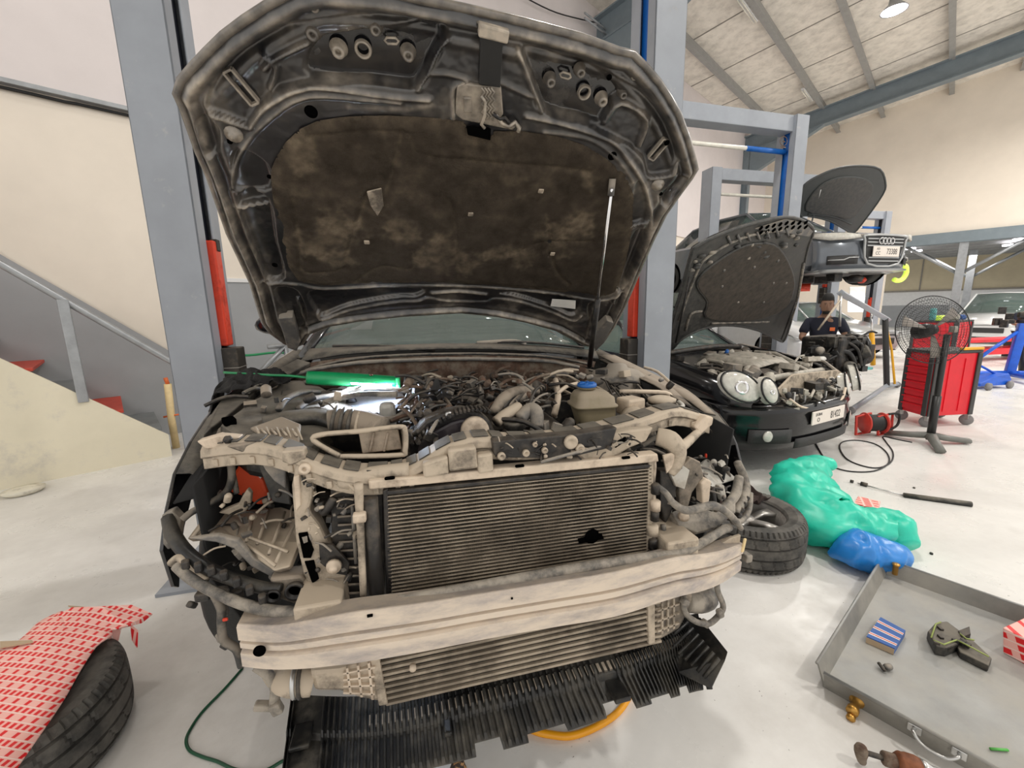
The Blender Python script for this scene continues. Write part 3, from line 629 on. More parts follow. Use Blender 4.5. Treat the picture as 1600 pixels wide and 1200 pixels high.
def road_wheel(x, y, s):
    m = MB(); c = (x, y, .325)
    m.lathe([(.20, -.11), (.29, -.112), (.318, -.09), (.325, 0), (.318, .09), (.29, .112), (.20, .11)], c, (s, 0, 0), 32, cap=False); wh = m.build('wheel', 'rubber_black', car)
    m = MB(); m.lathe([(.20, -.10), (.19, .06), (.06, .09), (0, .09)], c, (s, 0, 0), 20, cap=False); m.build('rim', 'steel', wh)
for x, s in ((-.54, -1), (1.01, 1)):
    for y in (1.60, 4.35): road_wheel(x, y, s)
# cabin shell behind the bonnet
def section(y, zt, hw_t, zs, hw_s, zb=.25, hw_b=.80):
    c = .235
    return [(c - hw_b, y, zb), (c - .88, y, .45), (c - .885, y, .68), (c - hw_s, y, zs), (c - hw_t, y, zt - .03), (c - hw_t * .6, y, zt), (c, y, zt + .01), (c + hw_t * .6, y, zt), (c + hw_t, y, zt - .03), (c + hw_s, y, zs), (c + .885, y, .68), (c + .88, y, .45), (c + hw_b, y, zb)]
secs = [section(2.62, .98, .70, .93, .86), section(2.9, 1.0, .70, .95, .86), section(3.0, 1.34, .52, .96, .86), section(3.5, 1.39, .53, .96, .86), section(4.1, 1.36, .52, .97, .86), section(4.6, 1.10, .60, .97, .86), section(4.95, .99, .62, .95, .84), section(5.35, .95, .60, .88, .80, .35, .7)]
MB().grid(secs, smooth=False).build('body_shell', 'paint_black', car, bevel=.01)
MB().grid([[PY(492, 545, 2.12) + np.array([0, 0, 0]), PY(610, 540, 2.08), PY(720, 538, 2.06), PY(830, 540, 2.08), PY(935, 548, 2.14)],
           [np.array([-.33, 2.55, 1.19]), np.array([-.05, 2.50, 1.20]), np.array([.235, 2.48, 1.20]), np.array([.52, 2.50, 1.19]), np.array([.80, 2.55, 1.17])],
           [np.array([-.28, 3.02, 1.355]), np.array([0, 2.99, 1.375]), np.array([.235, 2.98, 1.38]), np.array([.47, 2.99, 1.375]), np.array([.75, 3.02, 1.355])]], thick=.005).build('windshield', 'glass', car)
for s in (-1, 1):
    MB().tube([(.235 + s * .72, 2.16, .95), (.235 + s * .60, 2.6, 1.19), (.235 + s * .53, 3.02, 1.35)], .035, 8).build('pillar', 'paint_black', car)
mat('dash', (.05, .048, .045), rough=.7, var=.2)
MB().grid([[(-.45, 2.35, .93), (.235, 2.30, .95), (.92, 2.35, .93)], [(-.45, 2.6, 1.0), (.235, 2.55, 1.03), (.92, 2.6, 1.0)], [(-.45, 2.9, .96), (.235, 2.88, .98), (.92, 2.9, .96)]], thick=-.03).build('dashboard', 'dash', car)
mat('seat_pale', (.45, .47, .44), rough=.7)
for x in (-.12, .60):
    m = MB(); m.box((x, 3.35, .85), (.46, .16, .62)); m.box((x, 3.4, 1.22), (.24, .1, .16)); m.build('seat', 'seat_pale', car, bevel=.05, seg=3)
# door mirror poking out at the left
mp = PY(420, 508, 2.75); m = MB(); m.blob(mp, (.075, .05, .055), 2, .1); m.tube([mp, mp + np.array([.10, .03, -.02]), (-.60, 2.80, .97)], .018, 8); m.build('mirror', 'paint_black', car)
# ---- cowl, bulkhead, wipers
def xstrip(name, rows, material, bevel=0, thick=.006): m = MB(); m.grid([spline(pts3(r), 5) for r in rows], thick=thick); return m.build(name, material, car)
xstrip('cowl_panel', [[(470,566,2.04),(560,553,2.0),(720,546,1.99),(850,551,2.0),(935,562,2.06)], [(484,546,2.10),(600,541,2.06),(720,538,2.05),(840,541,2.06),(930,549,2.12)]], 'plastic_black')
xstrip('bulkhead', [[(455,600,1.98),(560,610,1.96),(720,612,1.95),(850,610,1.96),(925,600,1.98)], [(455,585,1.99),(560,572,1.97),(720,567,1.96),(850,570,1.97),(925,580,1.99)], [(462,572,2.03),(560,558,1.99),(720,552,1.98),(850,556,1.99),(930,566,2.05)]], 'rust')
tub('cowl_seal', [(440,596,1.90),(480,580,1.93),(560,567,1.94),(640,563,1.94),(720,561,1.94),(850,564,1.94),(905,574,1.92)], .009, 'grey_part')
tub('cowl_edge', [(455,585,1.96),(560,560,1.97),(720,553,1.96),(850,557,1.97),(925,570,1.98)], .007, 'hose_rubber')
for a_, b_ in (((520,541,2.1),(680,549,2.03)), ((745,535,2.07),(912,543,2.1))):
    wp = tub('wiper', [a_, ((a_[0] + b_[0]) / 2, (a_[1] + b_[1]) / 2 - 4, 2.05), b_], .007, 'dark_part')
tub('wiper_arm', [(745,536,2.06),(800,533,2.06),(822,538,2.05)], .010, 'grey_part')
m = MB(); m.box((.235, 2.0, .58), (1.40, .02, .56)); m.build('firewall', 'dark_part', car)
m = MB(); m.box((.235, 2.02, .35), (1.5, .9, .02)); m.build('underbody', 'dark_part', car)
# inner aprons and strut towers
for X, s in ((-.50, -1), (.985, 1)):
    m = MB(); m.grid([[(X, 1.06, .78), (X, 1.5, .84), (X, 2.0, .88)], [(X + s * .02, 1.12, .5), (X + s * .02, 1.5, .5), (X + s * .02, 2.0, .5)], [(X - s * .05, 1.15, .28), (X - s * .05, 1.5, .25), (X - s * .05, 2.0, .25)]], thick=.006); m.build('apron', 'liner_black', car)
    m = MB(); m.grid([[(X - s * .01, 1.22, .80), (X - s * .01, 1.5, .852), (X - s * .01, 2.0, .90)], [(X + s * .10, 1.44, .785), (X + s * .125, 1.6, .83), (X + s * .125, 2.0, .885)]], thick=.006); m.build('apron_top', 'plastic_dusty', car)
    m = MB(); m.lathe([(.13, -.20), (.125, -.02), (.10, .0), (.05, .012), (.04, .03), (0, .03)], (X - s * .06, 1.72, .88), seg=26, cap=False); m.build('strut_tower', 'grey_part', car)
    m = MB(); m.grid([[(X + s * .02, 1.22, .70), (X + s * .13, 1.22, .68)], [(X + s * .02, 1.40, .78), (X + s * .13, 1.40, .74)], [(X + s * .02, 1.75, .80), (X + s * .13, 1.75, .76)], [(X + s * .02, 1.98, .74), (X + s * .13, 1.98, .70)]], thick=.004); m.build('wheel_liner', 'liner_black', car)

# ---- lock carrier across the front
cp = [(312,700,1.12),(350,694,1.08),(400,692,1.05),(450,704,1.0),(500,726,.97),(560,739,.96),(620,735,.96),(655,722,.96),(700,696,.96),(750,684,.97),(800,687,.97),(860,684,.98),(930,672,1.0),(1000,655,1.03),(1060,638,1.08),(1112,652,1.12)]
cpath = spline(pts3(cp), 5)
def carrier_section(p, h, d): x, y, z = p; return [(x, y + d, z), (x, y + .012, z), (x, y, z - .008), (x, y - .004, z - h * .45), (x, y + .006, z - h * .5), (x, y + .006, z - h), (x, y + d, z - h)]
lc = MB().grid([carrier_section(p, .058, .07) for p in cpath], smooth=False, closed=True).build('lock_carrier', 'dusty_beige', car, bevel=.003)
for i in range(2, len(cpath) - 4, 3):
    p = Vector(cpath[i]); q = Vector(cpath[i + 2]); d_ = (q - p)
    q = p + (q - p) * (1.0 if i % 2 else 1.25)
    m = MB(); m.hexa([p + Vector((0, .008, .0005)), q + Vector((0, .008, .0005)), q + Vector((0, .066, .0005)), p + Vector((0, .066, .0005))], (0, 0, .003)); m.build('carrier_pad', 'plastic_black', lc, bevel=.001)
for i in range(3, len(cpath) - 3, 3):
    p = Vector(cpath[i]); m = MB(); m.box(p + Vector((0, .004, -.044)), (.012, .010, .018)); m.build('rib', 'dusty_beige', lc, bevel=.002)
# dark lock section with fittings at right of centre
slab('latch_bracket', [(770,690),(905,678),(965,668),(955,700),(905,712),(860,716),(800,716),(772,712)], .945, .04, 'dark_part')
for x, y, r in ((783,712,.010),(821,707,.009),(850,703,.008),(891,690,.018),(835,694,.006),(905,700,.012)):
    disc('boss', x, y, .940, [(r, 0), (r, .008), (r * .7, .012), (r * .4, .008), (0, .006)], 'dusty_beige', seg=16)
for pts in ([(700,703),(744,698),(748,732),(702,738)], [(745,712),(770,708),(772,738),(748,742)], [(660,725),(700,712),(702,742),(662,748)]):
    slab('carrier_cover', pts, .935, .03, 'dusty_beige', bevel=.006)
slab('carrier_cover', [(905,690),(985,672),(1022,668),(1010,690),(985,700),(960,715),(915,722),(902,712)], .96, .03, 'dusty_beige', bevel=.006)
slab('cable_slot', [(958,694),(978,683),(980,688),(962,700)], .955, .012, 'hole_black', bevel=0)
tub('release_cable', [(845,722,.93),(900,707,.93),(940,697,.95),(975,690,.96),(1000,682,.98)], .0045, 'grey_part')
# ---- condenser and radiator pack
CY = .955
rail = slab('top_rail', [(575,752),(1028,709),(1030,722),(577,766)], CY - .01, .035, 'dusty_bright', bevel=.004)
for x, y in ((609,747),(812,728),(978,715)): boxp('clip', x, y, CY - .014, (.024, .01, .008), 'hole_black', rail)
q = pts3([(604,765),(1016,723),(1016,880),(608,948)], CY); q = [Vector(p) for p in q]
con = MB().prism(q, (0, .022, 0)).build('condenser', 'core_dark', car)
m = MB()
for i in range(31):
    t = (i + .5) / 31; a = q[0].lerp(q[3], t); b = q[1].lerp(q[2], t); m.hexa([a, b, b + Vector((0, 0, -.0022)), a + Vector((0, 0, -.0022))], (0, -.006, 0))
o = m.build('cooling_tube', 'fin_grey', con); o['kind'] = 'stuff'
m = MB()
for i in range(150):
    t = (i + .5) / 150; a = q[0].lerp(q[1], t); b = q[3].lerp(q[2], t); m.hexa([a, a + Vector((.0011, 0, 0)), b + Vector((.0011, 0, 0)), b], (0, -.0035, 0))
o = m.build('fin', 'core_dark', con); o['kind'] = 'stuff'
slab('condenser_frame', [(598,768),(606,764),(614,950),(604,952)], CY - .006, .03, 'dark_part', con, .002)
slab('condenser_frame', [(1014,722),(1022,720),(1018,880),(1010,882)], CY - .006, .03, 'fin_grey', con, .002)
slab('condenser_frame', [(604,768),(1016,726),(1016,731),(604,774)], CY - .008, .03, 'dark_part', con, .002)
disc('oil_splash', 925, 838, CY - .008, [(.022, 0), (.022, .001), (0, .0012)], 'hole_black', seg=9); slab('oil_streak', [(903,842),(940,834),(944,842),(905,850)], CY - .008, .002, 'hole_black', bevel=0)
# receiver drier tube and pipes left of the core
tub('receiver_drier', [(579,778,.94),(584,860,.935),(590,948,.93)], .0165, 'dark_part', sm=0, seg=16)
tub('coolant_pipe', [(560,755,.93),(562,800,.93),(568,930,.92)], [.010, .010, .008, .008], 'dusty_beige', sm=3)
boxp('pipe_clamp', 562, 808, .92, (.028, .02, .022), 'dusty_bright')
# radiator tank with ribs
rt = slab('radiator_tank', [(515,742),(598,735),(604,955),(540,962),(520,880)], 1.0, .06, 'dark_part')
for i in range(15):
    y = 752 + i * 13.4; tub('tank_rib', [(524 + i * .8, y + 2, .995), (556 + i * .8, y, .995)], .0035, 'plastic_dusty', rt, sm=0, seg=6)
tub('tank_edge', [(550,790,.985),(553,830,.985),(556,880,.985)], .004, 'grey_part', rt, sm=0)
# right end of the pack: pipe, fittings
tub('condenser_pipe', [(1010,712,.98),(1022,722,.97),(1020,760,.96),(1023,790,.95)], .006, 'dusty_beige')
for k, (x, y, r, mt) in enumerate(((1024,764,.012,'dark_part'),(1024,790,.014,'dusty_bright'),(1023,806,.012,'dark_part'),(1019,828,.017,'dusty_beige'),(1020,850,.013,'dark_part'),(1018,868,.014,'dark_part'))):
    p = PY(x, y, .945); MB().lathe([(r, -.013), (r, .013), (r * .8, .016), (0, .016)], p, (0, 0, 1), 16).build('pipe_fitting', mt, car)
tub('condenser_pipe', [(1036,820,.97),(1037,845,.96),(1034,866,.95)], .0085, 'hose_grey')
tub('loom', [(1024,757,.96),(1040,770,.94),(1052,786,.93),(1070,797,.92),(1090,795,.92),(1115,790,.93),(1135,800,.95),(1150,815,.97),(1158,826,.98)], [.007, .009, .010, .011, .012, .012, .011, .010, .008], 'hose_grey')
# ---- bumper beam
bs = [(369,979,379,1044,.935),(404,981,412,1048,.912),(440,981,445,1049,.893),(480,974,486,1047,.872),(520,966,524,1043,.858),(560,959,565,1038,.85),(660,946,662,1021,.845),(760,930,762,1001,.845),(860,914,864,983,.845),(960,897,962,966,.85),(1030,880,1034,943,.857),(1061,873,1067,933,.867),(1095,869,1100,925,.888),(1130,863,1130,912,.915),(1163,851,1157,893,.955)]
prof = [(0., .05), (0, .006), (.03, 0), (.33, 0), (.36, .016), (.40, .018), (.43, .004), (.55, .004), (.58, .018), (.62, .016), (.65, 0), (.96, 0), (1, .006), (1, .05)]
rows = []
for x0, y0, x1, y1, Y in bs:
    a = PY(x0, y0, Y); b = PY(x1, y1, Y); rows.append([a + (b - a) * t + np.array([0, dy, 0]) for t, dy in prof])
rr = []
for j in range(len(prof)): rr.append(spline([r[j] for r in rows], 4))
beam = MB().grid([list(c) for c in zip(*rr)], smooth=False, thick=(0, .004, 0)).build('bumper_beam', 'beam_alloy', car)
for p_ in beam.data.polygons: p_.use_smooth = True
beam.data.set_sharp_from_angle(angle=math.radians(28))
disc('tow_hole', 406, 1016, .906, [(.0125, 0), (.0125, .004), (0, .0045)], 'hole_black', parent=beam); boxp('slot', 578, 962, .846, (.012, .004, .006), 'hole_black', beam, bevel=.001); boxp('slot', 800, 935, .842, (.005, .003, .005), 'hole_black', beam, bevel=.001)
for X0, X1 in ((-.28, -.18), (.65, .75)):
    m = MB(); m.box(((X0 + X1) / 2, 1.0, .48), (X1 - X0, .2, .11)); m.build('crash_box', 'dusty_beige', car, bevel=.006)
    m = MB(); m.box(((X0 + X1) / 2, 1.40, .48), (.07, .75, .11)); m.build('chassis_rail', 'dark_part', car, bevel=.006)
# long soft strip above the beam, wrapping round to the left guide
tub('bumper_strip', [(276,884,1.06),(300,905,1.03),(345,930,1.0),(400,950,.965),(450,957,.94),(520,956,.905),(580,946,.893),(700,925,.885),(800,906,.885),(900,888,.885),(1000,872,.89),(1060,864,.90),(1100,846,.92),(1135,824,.96)], [.012, .012, .012, .013, .014, .014, .013, .013, .013, .013, .013, .012, .012, .011], 'hose_grey', sm=6, seg=10)
gl = tub('bumper_guide', [(262,808,1.16),(272,838,1.12),(296,868,1.08),(335,893,1.04),(380,910,1.01),(412,918,1.0),(440,918,.99)], [.014, .017, .017, .016, .015, .014, .010], 'tray_black', sm=6, seg=8)
for k in range(7):
    t = k / 6; x = 290 + 120 * t; y = 882 + 54 * t - 10 * math.sin(t * 3.1); boxp('tooth', x, y, 1.05 - .08 * t, (.016, .02, .022), 'dark_part', gl, rz=.4)
slab('guide_end', [(252,805),(268,798),(282,812),(276,850),(262,860),(254,850)], 1.16, .03, 'hose_grey')
tub('bumper_strip', [(268,880,1.08),(282,872,1.07),(300,893,1.05),(322,908,1.03)], .010, 'dusty_beige')
# ---- left lamp aperture
slab('lamp_tray', [(292,842,1.12),(318,806,1.20),(372,798,1.24),(440,792,1.24),(470,802,1.16),(468,846,1.06),(452,886,1.0),(428,892,1.0),(398,870,1.04),(374,846,1.08),(338,838,1.10)], None, .02, 'dusty_beige', e=(0, .02, -.02))
for pts in ([(330,806,1.17),(300,840,1.11)], [(395,806,1.2),(385,846,1.06)], [(420,796,1.2),(402,850,1.05)], [(445,800,1.17),(420,866,1.02)], [(460,820,1.1),(430,880,1.0)], [(390,840,1.06),(450,862,1.01)], [(388,852,1.05),(430,884,.99)]):
    tub('tray_rib', pts, .0042, 'dusty_beige', sm=0, seg=6)
slab('lamp_bracket', [(378,776),(386,764),(392,772),(391,786),(384,800),(366,806),(340,802),(352,796),(372,788)], 1.14, .02, 'dusty_beige')
slab('lamp_tray_lip', [(292,842),(340,836),(372,844),(398,872),(430,893),(425,903),(392,886),(365,858),(338,848)], 1.03, .015, 'grey_part')
tub('lamp_cable', [(345,690,1.16),(358,715,1.15),(362,745,1.14),(354,768,1.14),(330,785,1.14),(300,800,1.13),(285,812,1.12)], .009, 'hose_rubber')
tub('lamp_cable', [(358,720,1.15),(366,750,1.15),(370,772,1.14)], .007, 'hose_rubber')
o = slab('orange_panel', [(366,738),(378,718),(398,733),(412,752),(424,788),(400,790),(384,778),(360,770),(352,765),(356,752)], 1.22, .05, 'backlit_orange', bevel=.008); o['label'] = 'bright orange-red panel in the lamp opening'
slab('paper_tag', [(389,729),(395,726),(410,742),(407,748)], 1.215, .003, 'paper_white', o, 0)
slab('liner_flap', [(398,712),(420,715),(428,730),(450,745),(455,790),(425,785),(412,750)], 1.10, .01, 'plastic_black')
slab('liner_flap', [(400,708),(430,716),(446,732),(447,765),(428,752),(414,735)], 1.08, .01, 'grey_part')
slab('wing_bracket', [(306,690),(340,680),(372,683),(385,694),(360,698),(322,703)], 1.10, .03, 'dusty_bright')
disc('bolt', 357, 686, 1.09, [(.010, 0), (.010, .008), (0, .01)], 'dark_part', seg=6)
slab('wing_bracket', [(352,698),(400,690),(450,703),(468,722),(440,716),(380,708)], 1.06, .03, 'plastic_dusty')
# beige tower between lamp and radiator
tw = slab('headlamp_tower', [(462,725),(480,722),(490,735),(488,780),(482,800),(498,820),(512,850),(545,880),(543,905),(515,935),(490,930),(474,900),(462,850),(458,800),(455,760)], .99, .05, 'dusty_beige', bevel=.008)
slab('tower_window', [(466,834),(480,832),(490,860),(486,872),(474,872)], .986, .02, 'hole_black', tw, 0)
slab('tower_window', [(476,878),(490,876),(498,905),(488,912)], .986, .02, 'hole_black', tw, 0)
slab('tower_flap', [(498,850),(520,852),(546,880),(543,900),(520,896),(500,880)], .975, .01, 'dark_part', tw, .002)
disc('bolt', 522, 884, .965, [(.018, 0), (.016, .008), (.009, .009), (.009, .018), (0, .019)], 'dusty_bright', parent=tw, seg=14)
disc('bolt', 477, 731, .98, [(.014, 0), (.012, .012), (.005, .013), (.004, .006), (0, .006)], 'dusty_bright', parent=tw, seg=16); disc('bolt', 476, 749, .985, [(.006, 0), (.006, .006), (0, .007)], 'dark_part', parent=tw, seg=10)
tub('vent_pipe', [(500,785,1.0),(506,800,.99),(515,790,.98),(522,778,.98)], .010, 'dark_part', sm=4)
tub('duct', [(520,745,1.0),(545,752,.98),(580,742,.98),(640,735,.97)], .020, 'dusty_beige', sm=4, seg=12)
slab('tower_foot', [(420,905),(470,900),(500,930),(540,905),(546,925),(515,945),(470,948),(430,935)], 1.0, .05, 'plastic_dusty', bevel=.006)
disc('socket', 462, 921, .985, [(.022, 0), (.022, .012), (.016, .012), (.015, 0), (0, 0)], 'dark_part', seg=18); disc('socket', 428, 930, .985, [(.016, 0), (.016, .008), (.012, .008), (.011, 0), (0, 0)], 'dark_part', seg=16)
slab('tower_rib', [(458,745),(468,742),(470,790),(462,800)], .985, .03, 'dusty_bright', tw, .003)
slab('tower_cap', [(440,705),(475,702),(478,718),(455,728),(440,722)], .985, .03, 'dusty_beige', bevel=.004)
# connectors hanging below at the left
for k, (x, y, s) in enumerate(((318,930,.03),(345,925,.03),(300,945,.02),(350,955,.022),(372,930,.03),(345,995,.022),(352,1008,.02))):
    boxp('connector', x, y, 1.02, (s, s * .8, s * .7), 'hose_grey' if k % 2 else 'dark_part', rz=.5 * k, ry=.4 * k, bevel=.004)
tub('loom', [(330,920,1.02),(345,950,1.0),(346,975,.99),(350,1000,.98),(370,1015,.97),(378,1040,.97)], .010, 'hose_rubber'); boxp('tag', 352, 968, .985, (.012, .006, .008), 'lift_red')
tub('hose_stub', [(400,1040,.99),(420,1055,.98),(430,1075,.98),(428,1100,.98)], .012, 'hose_grey', seg=10); boxp('hose_flange', 415, 1103, .98, (.05, .02, .018), 'hose_grey', ry=.3); boxp('hose_flange', 432, 1106, .97, (.025, .02, .03), 'hose_grey', ry=-.3)
# ---- right lamp aperture
slab('lamp_bracket', [(1060,735),(1080,715),(1095,722),(1100,745),(1082,770),(1075,795),(1062,790)], 1.0, .02, 'plastic_dusty'); slab('lamp_bracket', [(1042,728),(1060,722),(1078,735),(1070,765),(1056,760)], .99, .015, 'light_plastic', bevel=.002)
slab('lamp_tray', [(1090,730,1.10),(1105,716,1.14),(1140,738,1.18),(1152,748,1.16),(1130,755,1.08),(1112,765,1.04),(1108,785,1.02),(1096,780,1.03)], None, .02, 'light_plastic', e=(0, .02, -.015))
slab('lamp_tray', [(1050,800,.99),(1075,790,1.0),(1120,800,1.0),(1150,780,1.04),(1150,800,1.0),(1120,825,.97),(1090,832,.96),(1062,822,.97)], None, .02, 'hose_grey', e=(0, .02, -.02))
slab('lamp_post', [(1096,755),(1104,748),(1112,752),(1108,785),(1098,788)], .99, .03, 'dusty_bright'); slab('lamp_post', [(1112,765),(1118,762),(1122,790),(1116,792)], 1.02, .03, 'dark_part'); slab('lamp_post', [(1124,760),(1132,758),(1136,778),(1128,784)], 1.04, .02, 'light_plastic')
tub('tower_arm', [(1026,682,1.02),(1046,688,1.0),(1058,704,.99),(1056,724,.985),(1046,740,.985)], [.026, .030, .026, .020, .014], 'dusty_beige', seg=12); tub('tower_arm', [(1062,700,1.0),(1075,690,1.04),(1090,676,1.08)], [.016, .014, .012], 'dusty_beige', seg=10); slab('tower_bracket', [(1036,712),(1050,708),(1062,716),(1066,730),(1052,728),(1042,740)], .975, .006, 'dusty_bright', bevel=.001); slab('tower', [(1032,735),(1052,735),(1058,760),(1050,800),(1040,820),(1032,790)], 1.0, .03, 'dark_part')
slab('tower_plate', [(1040,820),(1080,840),(1092,850),(1060,866),(1034,866)], .985, .01, 'dusty_beige', bevel=.002)
slab('carrier_end', [(1085,668),(1105,650),(1116,652),(1114,664),(1095,680)], 1.08, .04, 'dusty_bright', bevel=.006)
disc('bolt', 1066, 805, .975, [(.016, 0), (.015, .012), (.010, .013), (.010, .02), (0, .021)], 'dusty_bright', seg=14)
gr = tub('bumper_guide', [(1152,722,1.13),(1162,745,1.12),(1165,765,1.10),(1158,785,1.07),(1148,800,1.04)], [.013, .015, .016, .016, .012], 'hose_grey', sm=5, seg=8)
tub('bumper_guide', [(1155,745,1.10),(1150,770,1.07),(1140,785,1.04),(1120,800,1.01)], [.014, .016, .015, .010], 'hose_grey', sm=5)
tub('bumper_strip', [(1172,770,1.10),(1170,795,1.07),(1160,812,1.04),(1145,815,1.0)], .010, 'hose_grey')
for k in range(4): boxp('tooth', 1166 - k * 4, 778 + k * 9, 1.075 - k * .015, (.014, .02, .016), 'dark_part', gr, ry=.6)
tub('headlamp_wire', [(1075,690,1.05),(1090,680,1.1),(1108,672,1.15),(1115,690,1.17),(1128,715,1.18),(1140,745,1.15)], .006, 'hose_rubber'); boxp('lamp_red', 1103, 712, 1.12, (.008, .008, .016), 'lift_red')
o = boxp('yellow_tag', 1162, 852, .95, (.010, .006, .045), 'cream_tube', ry=.15)
boxp('connector', 1166, 870, .97, (.022, .03, .025), 'hose_grey')
tub('stay', [(1075,868,.94),(1110,838,.96),(1140,824,.98)], .012, 'grey_part', sm=2); slab('stay_plate', [(1100,866),(1140,842),(1158,836),(1156,848),(1125,862)], .965, .01, 'dusty_beige', bevel=.002)
# ---- intercooler under the beam
IY = .955
q = [Vector(p) for p in pts3([(588,1020),(1030,925),(1032,1003),(604,1101)], IY)]
ic = MB().prism(q, (0, .05, 0)).build('intercooler', 'core_dark', car)
for i in range(9):
    t = (i + .35) / 9; a = q[0].lerp(q[3], t); b = q[1].lerp(q[2], t); h = (q[3] - q[0]).length / 9 * .45; dn = (q[3] - q[0]).normalized() * h
    MB().hexa([a, b, b + dn, a + dn], (0, -.008, 0)).build('core_bar', 'fin_grey', ic, bevel=.001)
slab('header', [(577,1028),(592,1025),(606,1102),(592,1104)], IY - .012, .06, 'dusty_beige', ic, .003); slab('header', [(1012,932),(1024,928),(1024,1006),(1014,1008)], IY - .012, .06, 'dusty_beige', ic, .003)
m = MB(); 
tk = slab('end_tank', [(482,1048),(530,1044),(582,1030),(596,1100),(560,1092),(530,1082),(490,1082)], IY - .01, .07, 'dusty_beige', ic, .012)
for k in range(3): slab('tank_rib', [(540 + k * 17, 1045 - k * 4), (544 + k * 17, 1044 - k * 4), (550 + k * 17, 1086 + k * 4), (546 + k * 17, 1086 + k * 4)], IY - .018, .01, 'dusty_bright', ic, .001)
for k in range(4): slab('tank_rib', [(536,1052 + k * 10), (586,1042 + k * 14), (586,1045 + k * 14), (536,1055 + k * 10)], IY - .018, .01, 'dusty_bright', ic, .001)
tk = slab('end_tank', [(1024,930),(1060,918),(1085,930),(1075,960),(1062,985),(1026,1004)], IY - .005, .07, 'plastic_dusty', ic, .010)
for k in range(4): slab('tank_rib', [(1028,938 + k * 16), (1062,928 + k * 15), (1062,931 + k * 15), (1028,941 + k * 16)], IY - .012, .01, 'dusty_beige', ic, .001)
for k in range(3): slab('tank_rib', [(1034 + k * 9, 936), (1037 + k * 9, 935), (1037 + k * 9, 990 - k * 4), (1034 + k * 9, 992 - k * 4)], IY - .012, .01, 'dusty_beige', ic, .001)
tub('charge_pipe', [(490,1064,.965),(472,1064,.965),(455,1064,.97),(440,1060,1.0),(425,1040,1.08)], [.032, .034, .034, .030, .030], 'dusty_beige', sm=4, seg=16)
for x in (471, 462): m = MB(); p = PY(x, 1064, .965); m.lathe([(.033, -.005), (.038, -.004), (.038, .004), (.033, .005)], p, (1, 0, 0), 24, cap=False); m.build('hose_clamp', 'dark_part' if x == 471 else 'steel', car)
tub('charge_pipe', [(1070,940,.98),(1090,940,.99),(1105,935,1.02),(1100,920,1.06)], [.030, .034, .034, .03], 'hose_grey', sm=4, seg=16)
lp = tub('loom', [(1068,930,.95),(1070,955,.94),(1085,970,.93),(1105,975,.93),(1120,965,.94),(1130,948,.95),(1122,925,.96),(1120,912,.97)], .0085, 'hose_grey')
for x, y in ((1102,974),(1125,958),(1070,940)): boxp('loom_clip', x, y, .935, (.026, .02, .02), 'hose_grey', lp, ry=x * .3, bevel=.006)
disc('sensor', 645, 1040, .935, [(.008, 0), (.008, .012), (0, .013)], 'dusty_bright')
# ---- undertray hanging below
def tray_pt(s, t):      # s along the width 0..1, t back 0 .. front 1
    back = spline([PZ(455,1090,.05), PZ(600,1092,.07), PZ(780,1050,.09), PZ(950,1012,.10), PZ(1050,975,.10), PZ(1090,962,.09)], 20)
    front = spline([PZ(437,1215,.045), PZ(560,1215,.04), PZ(720,1190,.04), PZ(860,1140,.05), PZ(1000,1100,.06), PZ(1112,1072,.07)], 20)
    k = s * (len(back) - 1); i = min(int(k), len(back) - 2); f = k - i
    b = back[i] * (1 - f) + back[i + 1] * f; fr = front[i] * (1 - f) + front[i + 1] * f
    return b + (fr - b) * t
_B = spline([PZ(455,1085,.06), PZ(600,1085,.10), PZ(780,1042,.12), PZ(950,1005,.13), PZ(1050,968,.12), PZ(1090,958,.11)], 20); _B = [_B[0] + (p - _B[0]) for p in _B]
_F = spline([PZ(437,1215,.045), PZ(600,1207,.04), PZ(812,1157,.04), PZ(995,1100,.05), PZ(1085,1074,.06), PZ(1114,1070,.07)], 20)
def tp(s, t):
    k = s * (len(_B) - 1); i = min(int(k), len(_B) - 2); f = k - i; b = _B[i] * (1 - f) + _B[i + 1] * f; fr = _F[i] * (1 - f) + _F[i + 1] * f; return b + (fr - b) * t
notch = [(.335, .375, .84), (.415, .475, .90), (.54, .60, .80), (.64, .70, .93), (.735, .775, .90), (.865, .90, .84)]
NS, NT = 920, 22; rows = []; keep = []
for i in range(NS + 1):
    s = i / NS; tmax = 1.0
    for a_, b_, t_ in notch:
        if a_ < s < b_: tmax = t_
    ph = (s * 92) % 1; rib = min(1., max(0., (.30 - abs(ph - .5)) / .12))
    if .02 < s < .09 or .555 < s < .59: rib = 0.
    r = []
    for j in range(NT + 1):
        t = j / NT * tmax; p = tp(s, t).copy(); step = -.012 * (1 if t > .5 else 0); slot = (.30 < t < .46) and .17 < s < .93
        p[2] += .011 * rib * (1 if .04 < t < tmax - .03 else 0) + step + (.006 if slot and rib else 0); r.append(p)
    rows.append(r)
ut = MB().grid(rows, smooth=False, thick=(0, 0, -.004)).build('undertray', 'tray_black', car)
m = MB()
for k in range(70):
    s = .175 + k / 92.
    if s > .93: break
    a = tp(s, .31); b = tp(s + .0055, .31); c = tp(s + .0055, .45); d_ = tp(s, .45); m.hexa([p + np.array([0, 0, .004]) for p in (a, b, c, d_)], (0, 0, .006))
o = m.build('slot_rib', 'plastic_dusty', ut); o['kind'] = 'stuff'
tip = [PZ(1080,962,.12), PZ(1095,965,.13), PZ(1137,1018,.17), PZ(1133,1030,.16), PZ(1112,1074,.09), PZ(1060,1050,.075), PZ(1045,1010,.085)]
tipm = MB().prism([Vector(p) for p in tip], (0, 0, -.006)).build('tray_corner', 'tray_black', ut, bevel=.002)
